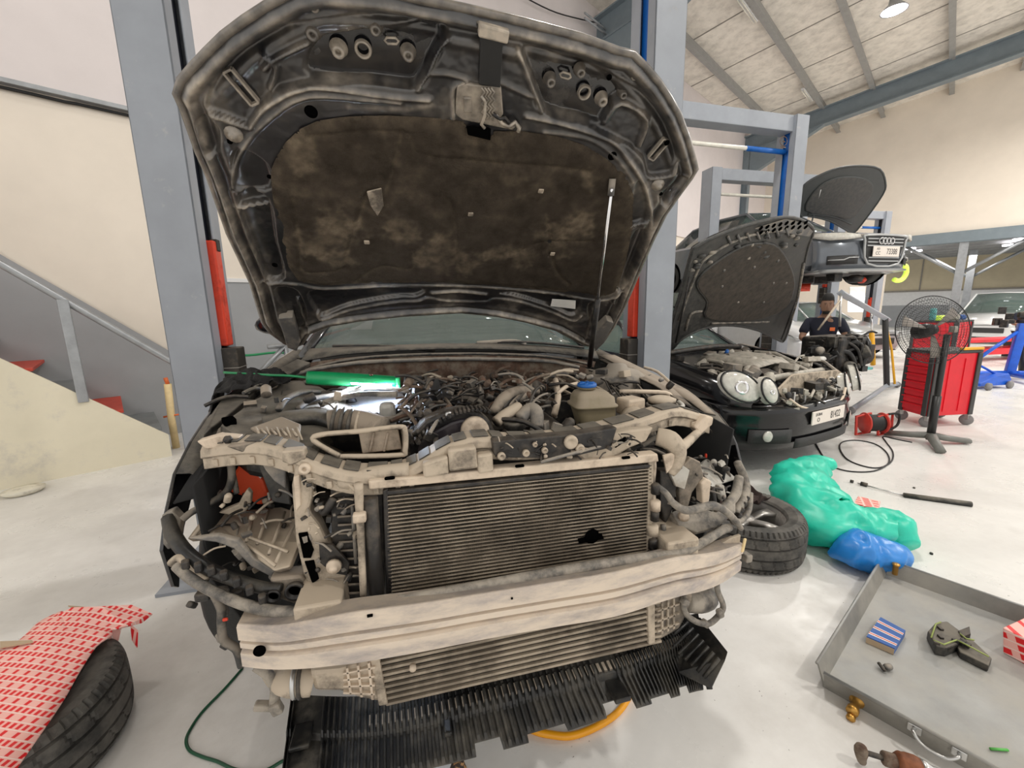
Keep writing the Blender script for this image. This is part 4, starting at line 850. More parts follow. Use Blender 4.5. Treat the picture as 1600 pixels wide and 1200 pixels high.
for k in range(7):
    a = PZ(1075 + k * 8, 972 + k * 9.5, .128 + k * .006); b = PZ(1040 + k * 10, 1004 + k * 9, .10 + k * .0); MB().tube([a, b], .006, 6).build('tray_rib', 'tray_black', tipm)
for x, y in ((1060,1018),(1068,1016),(1082,1013)): boxp('hole', x, y, tp(.9,.5)[1] - .04, (.008, .004, .01), 'paper_white', ut, bevel=0) if False else None
for s, t_, w_, l_ in ((.05, .55, .05, .07), (.30, .62, .02, .05), (.575, .75, .05, .07)):
    p = tp(s, t_); MB().box(p + np.array([0, 0, .002]), (w_, l_, .014)).build('tray_boss', 'tray_black', ut, bevel=.004)
# ================================================================== engine bay
eng = slab('engine_block', [(640,720),(640,682),(660,668),(700,662),(800,662),(850,668),(860,690),(860,720)], 1.28, .5, 'dark_part', bevel=.02)
m = MB(); m.box((.24, 1.45, .55), (.55, .55, .45)); m.build('engine_lower', 'dark_part', car, bevel=.03)
def junk(name, n, xr, yr, Yr, sr, mats_, seed):
    r = random.Random(seed); ms = {k: MB() for k in mats_}
    for i in range(n):
        x = r.uniform(*xr); y = r.uniform(*yr); Y = r.uniform(*Yr); p = PY(x, y, Y); m = ms[r.choice(mats_)]; s = r.uniform(*sr); k = r.random()
        R = Matrix.Rotation(r.uniform(0, 3), 3, 'Z') @ Matrix.Rotation(r.uniform(-.6, .6), 3, 'X')
        if k < .22: m.box(p, (s * r.uniform(.6, 1.8), s * r.uniform(.6, 1.4), s * r.uniform(.5, 1.3)), R=R)
        elif k < .55:
            ax = R @ Vector((r.uniform(-1, 1), r.uniform(-1, .2), r.uniform(-.3, 1))); m.lathe([(s * .5, -s * .6), (s * .5, s * .4), (s * .38, s * .5), (s * .3, s * .7), (0, s * .7)], p, ax, 10)
        else:
            d = R @ Vector((s * 2, 0, s * r.uniform(-.5, 1))); m.tube(spline([np.array(p) - np.array(d), np.array(p) + np.array((0, 0, s * .5)), np.array(p) + np.array(d)], 3), s * .22, 6)
    for k, m in ms.items():
        if m.v: o = m.build(name, k, eng, bevel=.002); o['kind'] = 'stuff'
junk('cylinder_head_fittings', 150, (632, 700), (592, 690), (1.25, 1.5), (.012, .03), ['rust', 'dark_part', 'dark_part'], 3)
junk('hose_fittings', 70, (690, 770), (598, 640), (1.35, 1.6), (.012, .028), ['dark_part', 'dark_part', 'rust', 'hose_rubber'], 5)
junk('fittings', 60, (770, 870), (588, 680), (1.3, 1.65), (.014, .03), ['dark_part', 'grey_part', 'rust'], 8)
junk('bay_fittings', 50, (860, 1060), (580, 640), (1.45, 1.85), (.014, .034), ['dusty_beige', 'dark_part', 'grey_part'], 12)
junk('bay_fittings', 60, (640, 900), (583, 606), (1.7, 1.9), (.015, .035), ['rust', 'dark_part', 'dusty_beige'], 14)
junk('bay_fittings', 40, (345, 520), (605, 680), (1.3, 1.75), (.012, .03), ['plastic_black', 'dark_part', 'plastic_dusty'], 17)
junk('lamp_fittings', 70, (1040, 1140), (712, 805), (1.0, 1.14), (.008, .02), ['dark_part', 'light_plastic', 'grey_part', 'dark_part', 'dusty_beige'], 41)
junk('lamp_fittings', 60, (330, 470), (770, 900), (1.06, 1.2), (.008, .018), ['dark_part', 'dusty_beige', 'grey_part'], 43)
junk('carrier_fittings', 50, (470, 560), (740, 930), (.965, 1.0), (.006, .016), ['dark_part', 'dusty_beige', 'grey_part'], 45)
junk('latch_fittings', 40, (770, 1000), (680, 715), (.935, .95), (.005, .012), ['dark_part', 'dusty_beige', 'dark_part'], 47)
junk('upper_fittings', 90, (640, 860), (592, 640), (1.45, 1.8), (.014, .035), ['dark_part', 'rust', 'dark_part', 'hose_rubber'], 49)
junk('low_fittings', 60, (640, 1040), (665, 715), (1.12, 1.3), (.015, .04), ['dark_part', 'dark_part', 'grey_part'], 19)
mat('cover_purple', (.032, .026, .032), rough=.4, var=.3, dust=(.10, .085, .085), dscale=10, damt=.35)
tc = slab('timing_cover', [(640,716),(640,695),(648,675),(664,658),(690,646),(722,640),(748,644),(766,658),(776,678),(776,700),(720,716)], 1.18, .07, 'dark_part', eng, .010)
slab('cover_plate', [(652,712),(656,690),(678,674),(704,660),(722,655),(744,655),(764,672),(766,692),(720,700),(690,712)], 1.165, .02, 'cover_purple', eng, .008)
for k in range(20):
    t = k / 19; x = 644 + 118 * t; y = 690 - 52 * math.sin(t * 1.9); boxp('belt_tooth', x, y, 1.175, (.008, .05, .009), 'dark_part', eng, ry=-.8 + t * 1.5, bevel=.001)
disc('pulley_cap', 741, 671, 1.15, [(.040, 0), (.040, .022), (.035, .028), (.012, .030), (0, .030)], 'dusty_bright', parent=eng, seg=32); disc('cover_bolt', 701, 648, 1.175, [(.011, 0), (.010, .008), (.004, .008), (0, .004)], 'steel', parent=eng, seg=16)
for k in range(6):
    tub('intake_runner', [(772 + k * 9, 644 - k * 4, 1.26 + k * .03), (788 + k * 9, 622 - k * 3, 1.33 + k * .035), (812 + k * 5, 612 - k * 2, 1.42 + k * .035), (838 + k * 2, 612 - k, 1.5 + k * .03)], [.017, .021, .021, .018], 'dark_part' if k % 2 else 'plastic_dusty', eng, seg=10)
tub('cross_pipe', [(775,660,1.2),(790,648,1.22),(810,636,1.26)], .018, 'dusty_beige', eng, seg=12); tub('throttle_hose', [(812,655,1.22),(828,640,1.24),(838,645,1.22),(838,668,1.2)], .022, 'grey_part', eng, seg=12)
disc('oil_cup', 803, 672, 1.2, [(.026, -.02), (.034, .02), (.034, .03), (.030, .03), (.024, -.012), (0, -.012)], 'plastic_black', axis=(0, 0, 1), parent=eng, seg=26)
tub('oval_hose', [(690,632,1.4),(715,622,1.4),(740,624,1.4),(752,632,1.4),(730,640,1.38),(705,642,1.38)], .008, 'hose_rubber', eng)
for pts, mt in (([(686,610,1.5),(700,600,1.5),(716,606,1.5)], 'rust'), ([(724,608,1.5),(730,622,1.45),(734,608,1.5)], 'light_plastic'), ([(696,628,1.4),(708,622,1.4),(722,620,1.4)], 'dusty_bright'), ([(735,602,1.6),(748,610,1.55),(762,612,1.5)], 'rust'), ([(700,600,1.6),(740,596,1.6),(780,604,1.6)], 'hose_rubber')):
    tub('wire', pts, .005, mt, eng)
tub('coolant_line', [(868,594,1.6),(872,620,1.45),(866,648,1.35)], .012, 'dusty_bright', sm=3, seg=10); tub('coolant_line', [(870,616,1.45),(885,604,1.5),(902,599,1.55)], .008, 'dusty_bright', sm=3)
tub('coolant_line', [(862,585,1.75),(880,582,1.75),(905,590,1.7)], .010, 'grey_part')
# coolant tank
def rrect(w_, d_, n=8, r=.4):
    return [(math.copysign(abs(math.cos(a)) ** r, math.cos(a)) * w_ / 2, math.copysign(abs(math.sin(a)) ** r, math.sin(a)) * d_ / 2) for a in np.linspace(0, 2 * math.pi, n * 4, endpoint=False)]
tc_ = PY(927, 638, 1.30)
def loft_box(name, c, secs_, material, parent=None, rz=0.):
    m = MB(frame(c, rz)); m.grid([[(x + ox, y + oy, z) for x, y in rrect(w_, d_)] for w_, d_, z, ox, oy in secs_], closed=True); n = len(rrect(1, 1)); k = len(secs_)
    m.f.append(list(range(n))[::-1]); m.sm.append(True); m.f.append(list(range((k - 1) * n, k * n))); m.sm.append(True); return m.build(name, material, parent or car)
tank = loft_box('coolant_tank', tc_, [(.06, .06, -.12, .01, 0), (.11, .10, -.09, .01, 0), (.135, .12, -.01, .0, 0), (.14, .125, .012, -.005, 0), (.155, .14, .014, -.005, 0), (.155, .14, .020, -.005, 0), (.14, .125, .022, -.005, 0), (.135, .115, .045, -.005, 0), (.10, .09, .062, -.012, 0), (.06, .06, .068, -.018, 0)], 'tank_plastic', rz=-.1)
disc('tank_neck', 917, 607, 1.30, [(.030, 0), (.030, .016), (0, .016)], 'tank_plastic', axis=(0, 0, 1), parent=tank); cap = disc('tank_cap', 917, 604, 1.30, [(.032, 0), (.034, .004), (.032, .012), (.012, .014), (0, .014)], 'cap_blue', axis=(0, 0, 1), parent=tank)
for an in (0, 1.05, 2.1): m = MB(frame(PY(917, 600, 1.30), an)); m.box((0, 0, .0), (.056, .010, .014)); m.build('cap_rib', 'cap_blue', tank, bevel=.003)
# abs block, pipes and right cups
boxp('abs_block', 985, 634, 1.28, (.075, .07, .06), 'dusty_bright', rz=.2, bevel=.008); disc('abs_motor', 985, 652, 1.25, [(.042, 0), (.042, .03), (.030, .034), (.030, .05), (.012, .052), (.010, .058), (0, .058)], 'dusty_beige', seg=28)
for k, x in enumerate((960, 972, 986, 1000)): tub('brake_pipe', [(900 + k * 12, 584, 1.75), (940 + k * 6, 592 + k * 2, 1.65), (950 + k * 8, 604 + k * 3, 1.5), (x, 624, 1.3)], .0035, 'dark_part', seg=6)
tub('brake_hose', [(920,578,1.80),(945,585,1.75),(952,602,1.6),(968,612,1.5),(978,628,1.38),(995,632,1.3)], .006, 'hose_rubber'); tub('brake_hose', [(945,578,1.8),(985,592,1.65),(1005,612,1.5),(1018,628,1.4),(1020,640,1.35)], .005, 'hose_rubber')
tub('servo_pipe', [(1026,655,1.2),(1034,646,1.22),(1066,636,1.26),(1060,628,1.3)], .008, 'light_plastic', sm=4); tub('servo_pipe', [(968,612,1.45),(1000,612,1.42),(1040,614,1.4),(1050,622,1.38)], .009, 'dusty_bright', sm=3)
disc('bay_cup', 1034, 640, 1.28, [(.045, -.03), (.055, .01), (.055, .022), (.048, .022), (.044, .0), (0, 0)], 'plastic_black', axis=(0, 0, 1), seg=28); disc('cup_lid', 1034, 628, 1.30, [(.048, 0), (.05, .012), (.03, .02), (0, .02)], 'dusty_beige', axis=(0, 0, 1), seg=24)
m = MB(); m.blob(PY(965, 588, 1.75), (.09, .10, .05), 2, .25, 2); m.build('tower_dome', 'dusty_beige', car); m = MB(); m.blob(PY(940, 592, 1.7), (.06, .06, .03), 2, .3, 5); m.build('tower_dome', 'grey_part', car)
xr = [[(935,556,2.0),(1000,588,1.7),(1060,618,1.45),(1100,646,1.25)], [(960,556,2.0),(1020,585,1.72),(1075,612,1.48),(1118,650,1.22)]]
MB().grid([spline(pts3(r), 5) for r in xr], thick=.006).build('wing_rail', 'plastic_dusty', car)
slab('wing_tray', [(1000,612,1.55),(1040,606,1.6),(1072,632,1.4),(1060,650,1.25),(1030,640,1.3)], None, .01, 'plastic_black', e=(0, 0, -.01))
# left: airbox, ribbed intake hose, square intake mouth
slab('airbox', [(340,662,1.3),(400,618,1.55),(520,606,1.65),(560,640,1.5),(540,668,1.3),(500,692,1.15),(440,700,1.12),(380,688,1.15)], None, .06, 'plastic_black', e=(0, 0, -.10), bevel=.02)
slab('airbox_rib_plate', [(390,668,1.2),(440,650,1.25),(470,662,1.2),(468,690,1.1),(430,690,1.1)], None, .02, 'plastic_dusty', e=(0, 0, -.01))
for k in range(9): tub('lattice', [(400 + k * 8, 668 + (k % 2) * 3, 1.17), (408 + k * 8, 684 - (k % 2) * 6 + k * .5, 1.12)], .003, 'dusty_beige', sm=0, seg=5)
tub('air_duct', [(410,660,1.3),(450,654,1.32),(500,652,1.34),(535,664,1.3)], [.03, .045, .05, .045], 'plastic_black', seg=14, flat=.5)
rh = tub('ribbed_hose', [(515,664,1.3),(540,661,1.3),(570,665,1.28),(595,675,1.25)], .045, 'plastic_dusty', seg=18)
for k in range(6):
    x = 525 + k * 12; m = MB(); m.lathe([(.047, -.006), (.056, -.003), (.056, .003), (.047, .006)], PY(x, 662 + k * 2, 1.29), (1, -.12, -.15), 22, cap=False); m.build('hose_ring', 'plastic_black' if k != 3 else 'dusty_beige', rh)
mouth = [(490,688),(503,679),(560,674),(622,667),(633,673),(633,704),(624,711),(540,713),(528,711)]
mf = pts3(mouth, 1.03); mk = [PY(560 + (x - 560) * .8, 688 + (y - 688) * .7, 1.22) for x, y in mouth]
im = MB().tube(spline(mf, 4, True), .0065, 8, closed=True).build('intake_mouth', 'dusty_beige', car)
a_ = spline(mf, 4, True); b_ = spline(mk, 4, True); MB().grid([a_, b_], closed=True).build('intake_wall', 'dusty_beige', im); m = MB(); m.add(b_, [list(range(len(b_)))]); m.build('intake_back', 'dark_part', im)
slab('intake_side', [(560,676),(622,670),(628,702),(566,709)], 1.09, .006, 'dusty_bright', im, .004)
for k in range(2): slab('intake_rib', [(582 + k * 22, 676), (586 + k * 22, 676), (580 + k * 22, 706), (576 + k * 22, 706)], 1.083, .006, 'dusty_bright', im, .002)
for k, pts in enumerate(([(435,640,1.35),(450,622,1.42),(475,612,1.5),(500,612,1.55)], [(465,640,1.4),(485,625,1.45),(520,618,1.5),(545,612,1.5),(580,606,1.5),(640,612,1.45)], [(500,632,1.45),(530,622,1.45),(565,616,1.45),(620,616,1.42)], [(590,656,1.3),(615,655,1.3),(635,645,1.32)], [(470,600,1.8),(490,596,1.8),(540,592,1.75)])):
    tub('hose', pts, .010 if k != 3 else .012, 'hose_rubber' if k != 2 else 'hose_grey')
boxp('hose_clip', 528, 619, 1.44, (.024, .02, .032), 'dusty_beige', ry=.2); tub('hose_sleeve', [(545,611,1.49),(566,608,1.48)], .012, 'steel', sm=0)
mat('blue_lit_metal', (.42, .45, .52), rough=.45, metal=.2, var=.2, dust=(.34, .31, .27), dscale=9, damt=.3)  # bluish tint puts the work light's glow into the plate's colour
slab('tower_plate', [(515,612,1.75),(560,590,1.85),(620,596,1.8),(632,620,1.6),(600,645,1.45),(560,640,1.5),(520,628,1.6)], None, .02, 'blue_lit_metal', e=(0, 0, -.02))
boxp('servo_bottle', 606, 650, 1.38, (.05, .05, .09), 'light_plastic', bevel=.014); disc('tower_bolt', 549, 628, 1.55, [(.02, 0), (.014, .02), (.008, .03), (0, .03)], 'dark_part', axis=(0, 0, 1))
slab('wing_ledge', [(345,625,1.62),(465,560,2.02),(485,566,2.0),(400,612,1.66),(360,645,1.42),(330,668,1.28),(318,680,1.2),(310,676,1.25)], None, .01, 'plastic_black', e=(0, 0, -.02))
boxp('bay_hole', 358, 658, 1.3, (.03, .045, .02), 'hole_black', rz=.5)
# ---- things lying in the bay: work light, cloth
mat('lamp_green', (.005, .25, .085), rough=.35, var=.12); mat('lamp_window', (1, 1, 1), emit=(.80, .87, 1), estr=14)
wl = thing('work_light', PY(550, 600, 1.52), 'green bar-shaped work light glowing in the engine bay', 'work light')
tub('handle', [(480,590,1.52),(500,591,1.52),(560,594,1.52),(615,597,1.52),(624,598,1.52)], [.022, .024, .024, .022, .014], 'lamp_green', wl, sm=3, seg=12)
slab('lens', [(548,598),(612,601),(612,605),(549,601)], 1.495, .004, 'lamp_window', wl, 0); boxp('hook', 622, 597, 1.515, (.016, .04, .04), 'lamp_green', wl, bevel=.006); disc('switch', 580, 587, 1.51, [(.006, 0), (.005, .006), (0, .006)], 'rust', axis=(0, 0, 1), parent=wl)
wl_l = bpy.data.lights.new('work_light_glow', 'AREA'); wl_l.shape = 'RECTANGLE'; wl_l.size = .17; wl_l.size_y = .02; wl_l.energy = 14; wl_l.color = (.72, .82, 1)
wo = bpy.data.objects.new('work_light_glow', wl_l); COL.objects.link(wo); p = PY(580, 604, 1.49); wo.location = p; wo.rotation_euler = (math.radians(-25), 0, 0)
p0 = [PY(480,589,1.52), PY(450,587,1.56), PY(420,586,1.62), PY(385,584,1.70), PY(360,581,1.9), PY(352,560,2.6)]
tub('cord', [(480,590,1.52),(450,587,1.56),(420,586,1.60),(385,584,1.66),(350,582,1.72)], .0045, 'lamp_green', wl)
mat('cloth_black', (.018, .017, .017), rough=.95, var=.3, bump=.3, bscale=200)
def cloth(name, base, nx, ny, amp, freq, seed, material, thick=.003):
    """base(u,v)->point; crumpled sheet"""
    rows = []
    for i in range(nx + 1):
        r = []
        for j in range(ny + 1):
            u = i / nx; v = j / ny; p = np.array(base(u, v), float)
            k = noise.noise_vector(Vector((u * freq + seed, v * freq, seed * 2.))); k2 = noise.noise_vector(Vector((u * freq * 2.3 + seed, v * freq * 2.3, seed)))
            p = p + amp * np.array(k) + amp * .4 * np.array(k2); p[2] += amp * .9 * (1 - abs(noise.noise(Vector((u * freq * 1.4, v * freq * 1.4, seed)))) * 3); r.append(p)
        rows.append(r)
    m = MB(); m.grid(rows, thick=thick); return m.build(name, material, subsurf=1)
def cl(u, v):
    A_ = PY(322, 632, 1.56); B_ = PY(452, 604, 1.56); C_ = PY(446, 588, 1.80); D_ = PY(338, 606, 1.86)
    p = (A_ * (1 - u) + B_ * u) * (1 - v) + (D_ * (1 - u) + C_ * u) * v; p = p + np.array([0, 0, .012 + .045 * math.sin(u * 3.1) * math.sin(v * 3.1)])
    if u < .12: p[2] -= (.12 - u) * .7; p[0] -= (.12 - u) * .1
    return p
tag(cloth('black_cloth', cl, 40, 28, .020, 5.5, 3, 'cloth_black'), 'crumpled black cloth draped over the fender beside the green lamp', 'cloth')
# ---- raise the car and what lies in its bay on the lift
for o in (car, wl, wo, bpy.data.objects['black_cloth']): o.location.z += LIFTED; 
EYE[2] += LIFTED
# ================================================================== things on the floor
mat('tyre', (.030, .029, .027), rough=.7, var=.3, vscale=30, dust=(.13, .12, .105), dscale=10, damt=.5, dsharp=.2)
mat('alloy', (.52, .50, .47), rough=.35, metal=.6, var=.15, dust=(.25, .22, .19), dscale=9, damt=.3)
mat('cloth_brown', (.045, .028, .024), rough=.95, var=.3)
mat('bag_green', (.015, .60, .42), rough=.38, var=.14, vscale=12); mat('bag_blue', (.02, .23, .66), rough=.32, var=.16, vscale=14)
for k_ in ('bag_green', 'bag_blue'):
    b_ = MATS[k_].node_tree.nodes['Principled BSDF']; b_.inputs['Subsurface Weight'].default_value = .25; b_.inputs['Subsurface Radius'].default_value = (.03, .03, .03)
mat('galv', (.33, .335, .33), rough=.42, metal=.55, var=.2, vscale=7, dust=(.40, .38, .34), dscale=4, damt=.45, dsharp=.25)
mat('galv_dirty', (.24, .235, .215), rough=.5, metal=.4, var=.3, vscale=6, dust=(.36, .34, .30), dscale=4, damt=.45, dsharp=.25)
mat('brass', (.55, .30, .07), rough=.35, metal=.8, var=.2); mat('cardboard', (.48, .36, .24), rough=.8, var=.1)
mat('box_blue', (.02, .10, .36), rough=.45, var=.1)
def carton(name, e1, e2, pitch, rowh):
    m = bpy.data.materials.new(name); m.use_nodes = True; MATS[name] = m; nt = m.node_tree; N = nt.nodes; L = nt.links; b = N['Principled BSDF']; b.inputs['Roughness'].default_value = .45
    g = N.new('ShaderNodeTexCoord')
    def vm(e):
        n = N.new('ShaderNodeVectorMath'); n.operation = 'DOT_PRODUCT'; n.inputs[1].default_value = e; L.new(g.outputs['Object'], n.inputs[0]); return n.outputs['Value']
    def ma(op, a, b2=None, c=None):
        n = N.new('ShaderNodeMath'); n.operation = op
        for i, x in enumerate((a, b2, c)):
            if x is None: continue
            if isinstance(x, (int, float)): n.inputs[i].default_value = x
            else: L.new(x, n.inputs[i])
        return n.outputs[0]
    x = ma('MULTIPLY', vm(e1), 1 / pitch); y = ma('MULTIPLY', vm(e2), 1 / rowh); fy = ma('FRACT', y); odd = ma('FLOORED_MODULO', ma('FLOOR', y), 2.)
    fx1 = ma('FRACT', x); fx2 = ma('MULTIPLY', ma('FRACT', ma('MULTIPLY', x, .5)), 2.)
    fx = ma('ADD', ma('MULTIPLY', fx1, ma('SUBTRACT', 1., odd)), ma('MULTIPLY', fx2, odd))
    red = ma('MULTIPLY', ma('LESS_THAN', fx, .55), ma('MULTIPLY', ma('GREATER_THAN', fy, .16), ma('LESS_THAN', fy, .86)))
    mx = N.new('ShaderNodeMix'); mx.data_type = 'RGBA'; mx.inputs[6].default_value = (.90, .48, .42, 1); mx.inputs[7].default_value = (.90, .80, .74, 1); L.new(ma('LESS_THAN', fy, .07), mx.inputs[0])
    m2 = N.new('ShaderNodeMix'); m2.data_type = 'RGBA'; L.new(red, m2.inputs[0]); L.new(mx.outputs[2], m2.inputs[6]); m2.inputs[7].default_value = (.74, .012, .016, 1); L.new(m2.outputs[2], b.inputs['Base Color'])
def tyre_mesh(name, c, R, W, parent, axis=Matrix.Identity(3), nb=64, rin=.205):
    """tyre lying flat: axis up; grooves and shoulder blocks are relief"""
    prof = []; g = [-.36, -.13, .13, .36]
    zs = np.linspace(-.5, .5, 61); na = nb * 4; rows = []
    side = [(rin, -.42), (rin + .012, -.47), (R - .055, -.515), (R - .03, -.50)]
    for k in range(na):
        a = 2 * math.pi * k / na; r_ = []
        bl = (k % 4) == 0
        for rr, z in side: r_.append((rr, z))
        for z in zs:
            rad = R - .020 * (abs(z) * 2) ** 6 - .004 * (abs(z) * 2) ** 2
            if min(abs(z - q) for q in g) < .017: rad -= .012
            elif bl and abs(z) > .385: rad -= .010
            elif (k + int((z + .5) * 12)) % 8 == 0 and .15 < abs(z) < .34: rad -= .005
            r_.append((rad, z))
        for rr, z in side[::-1]: r_.append((rr, -z))
        rows.append([Vector(c) + axis @ Vector((rr * math.cos(a), rr * math.sin(a), z * W)) for rr, z in r_])
    rows.append(rows[0]); m = MB(); m.grid(rows, smooth=False); o = m.build(name, 'tyre', parent); return o
def rim_mesh(c, W, parent, r=.208, ns=5):
    m = MB(); m.lathe([(r, .40 * W), (r + .012, .46 * W), (r + .008, .42 * W), (r - .006, .38 * W), (r - .02, .1 * W), (r - .015, -.4 * W)], c, seg=40, cap=False); rm = m.build('rim', 'alloy', parent)
    c = Vector(c)
    for k in range(ns):
        a = 2 * math.pi * k / ns; d = Vector((math.cos(a), math.sin(a), 0)); t_ = Vector((-d.y, d.x, 0)); z0 = Vector((0, 0, .25 * W))
        m = MB(); m.grid([[c + d * .03 + z0 - t_ * .03, c + d * .03 + z0 + t_ * .03], [c + d * .12 + z0 + Vector((0, 0, .02)) - t_ * .02, c + d * .12 + z0 + Vector((0, 0, .02)) + t_ * .02], [c + d * (r - .012) + z0 + Vector((0, 0, .015)) - t_ * .035, c + d * (r - .012) + z0 + Vector((0, 0, .015)) + t_ * .035]], thick=.02); m.build('spoke', 'alloy', rm)
    m = MB(); m.lathe([(.055, .18 * W), (.05, .28 * W), (0, .3 * W)], c, seg=20); m.build('hub', 'alloy', rm)
def flat_center(pxr, pyb, R, zt=.12):
    """centre of a disc on the floor from its right tangent and its lowest front pixel"""
    dr = ray(pxr, 840); azr = math.atan2(dr[0], dr[1]); best = None
    for d in np.linspace(1., 5, 400):
        azc = azr - math.asin(min(R / d, .99)); c = np.array([math.sin(azc) * d, math.cos(azc) * d, 0]); f = np.array([math.sin(azc) * (d - R), math.cos(azc) * (d - R), 0])
        q = ROT.T @ (f - EYE); py = 600 + F_PX * q[1] / q[2]
        if best is None or abs(py - pyb) < best[0]: best = (abs(py - pyb), c)
    return best[1]
# wheel lying at the right with a brown cloth in it
R_, W_ = .315, .245
tc0 = flat_center(1263, 897, R_)
t = thing('removed_wheel_assembly', tc0, 'wheel with tyre lying flat right of the stripped car, brown cloth on top', 'wheel')
tyre_mesh('tyre', (tc0[0], tc0[1], W_ / 2 + .004), R_, W_, t); rim_mesh((tc0[0], tc0[1], W_ / 2), W_, t)
MB().lathe([(.19, .03), (0, .03)], tc0, seg=24, cap=False).build('wheel_back', 'dark_part', t)
def cb(u, v):
    p = np.array([tc0[0] - .20 + .38 * u + .03 * v, tc0[1] - .06 + .26 * v + .06 * u, W_ + .035 + .03 * math.sin(u * 6) * math.sin(v * 5)])
    if v < .25 and u < .6: p[2] -= (.25 - v) * .30
    return p
tag(cloth('brown_cloth', cb, 26, 20, .022, 5, 11, 'cloth_brown'), 'dark brown rag lying over the rim of the loose wheel', 'cloth')
# tyre at the lower left under printed carton
tl = flat_center(207, 1215, .33); q1 = PZ(205, 1050, .12); vd = q1[:2] / np.linalg.norm(q1[:2]); tl = np.array([q1[0] - vd[1] * .33, q1[1] + vd[0] * .33, 0])
t = thing('discarded_tyre_casing', tl, 'worn black tyre lying under the red and white printed carton', 'tyre')
tyre_mesh('tyre', (tl[0], tl[1], .125), .33, .24, t, nb=60)
carton('carton_print', (.94, -.34, 0), (.34, .94, 0), .021, .022)
def sheet(name, pts, parent=None, mt='carton_print', th_=.004, e=None):
    m = MB(); m.prism([Vector(p) for p in pts], e or (0, 0, -th_)); return m.build(name, mt, parent)
cz = .275
cs = thing('printed_carton', PZ(80, 1100, 0), 'flattened red and white checked carton spread over the left tyre', 'carton')
rows = []
left = [PZ(-160, 1040, cz - .02), PZ(-120, 1120, cz - .02), PZ(-160, 1240, cz), PZ(-200, 1400, cz)]
edge = spline([PZ(112, 962, cz + .005), PZ(175, 985, cz + .012), PZ(150, 1010, cz + .008), PZ(125, 1048, cz + .004), PZ(100, 1092, cz + .002), PZ(62, 1148, cz), PZ(22, 1205, cz), PZ(-40, 1290, cz)], 4)
far = spline([PZ(90, 957, cz + .02), PZ(60, 972, cz + .02), PZ(30, 1000, cz + .02), PZ(0, 1012, cz + .02), PZ(-40, 1030, cz + .015), PZ(-110, 1070, cz + .01), PZ(-180, 1130, cz), PZ(-260, 1230, cz)], 4)
rows = [[e * (1 - k / 8) + f * (k / 8) + np.array([0, 0, .012 * math.sin(k / 8 * 3.1)]) for k in range(9)] for e, f in zip(edge, far)]
MB().grid(rows, thick=(0, 0, -.004)).build('main_sheet', 'carton_print', cs)
fl_ = [PZ(90, 960, cz + .03), PZ(112, 949, cz + .04), PZ(160, 947, cz + .045), PZ(206, 945, cz + .03), PZ(238, 959, cz + .0), PZ(222, 972, cz - .01), PZ(196, 978, cz + .01), PZ(170, 986, cz + .01), PZ(130, 990, cz + .022), PZ(100, 985, cz + .03)]
sheet('folded_flap', fl_, cs); sheet('hanging_corner', [PZ(205, 975, cz - .005), PZ(216, 985, cz - .03), PZ(215, 1012, cz - .09), PZ(208, 1000, cz - .06)], cs, e=(-.004, 0, 0))
sheet('hanging_corner', [PZ(168, 988, cz + .0), PZ(190, 982, cz - .01), PZ(185, 1002, cz - .05), PZ(172, 1006, cz - .05)], cs, e=(-.004, 0, 0))
for pts in ([(106,946),(135,948),(120,953)], [(0,1002),(50,1000),(52,1003),(0,1012)]): sheet('torn_edge', [PZ(x, y, cz + .035) for x, y in pts], cs, 'cardboard')
# bags: crumpled tubes
def bag(name, pts, rad, mt, label, seed, crump=.05, flat=.75):
    P = spline(pts, 10); n = len(P); rr = np.interp(np.linspace(0, 1, n), np.linspace(0, 1, len(rad)), rad); rows = []
    for i in range(n):
        t_ = P[min(i + 1, n - 1)] - P[max(i - 1, 0)]; t_ = t_ / np.linalg.norm(t_); s_ = np.cross(t_, (0, 0, 1)); s_ /= np.linalg.norm(s_); u_ = np.cross(s_, t_); row = []
        for k in range(40):
            a = 2 * math.pi * k / 40; d = s_ * math.cos(a) + u_ * math.sin(a) * flat; v = Vector(P[i] + d * rr[i])
            c1 = noise.noise(v * 6 + Vector((seed, 0, 0))); c2 = 1 - abs(noise.noise(v * 11 + Vector((0, seed, 0)))) * 2.2; c3 = 1 - abs(noise.noise(v * 24 + Vector((0, 0, seed)))) * 2
            p = P[i] + d * rr[i] * (.92 + .38 * c1 + crump * 3.2 * c2 + crump * 1.6 * c3); p[2] = max(p[2], .004 + .003 * k / 40); row.append(p)
        rows.append(row)
    m = MB(); m.grid(rows, closed=True); e = 40; m.f.append(list(range(e))[::-1]); m.sm.append(True); m.f.append(list(range((n - 1) * e, n * e))); m.sm.append(True)
    return tag(m.build(name, mt, subsurf=0), label, 'bag')
z_ = lambda p, z: np.array([p[0], p[1], z])
bag('green_bag', [z_(PZ(1296, 752, .05), .20), z_(PZ(1262, 755, .06), .20), z_(PZ(1252, 800, .02), .17), z_(PZ(1288, 845, 0), .13), z_(PZ(1335, 850, 0), .12), z_(PZ(1388, 856, 0), .11), z_(PZ(1416, 872, 0), .07)], [.05, .10, .17, .21, .17, .15, .13, .07], 'bag_green', 'translucent green plastic bag slumped on the floor beside the wheel', 3)
bag('blue_bag', [z_(PZ(1292, 878, 0), .05), z_(PZ(1325, 884, 0), .09), z_(PZ(1360, 886, 0), .09), z_(PZ(1408, 884, 0), .07)], [.012, .085, .11, .10, .06], 'bag_blue', 'blue plastic bag with a red and white box in front of the green bag', 9, .05, .8)
carton('carton_small', (.8, .6, 0), (-.3, .3, .9), .02, .02)
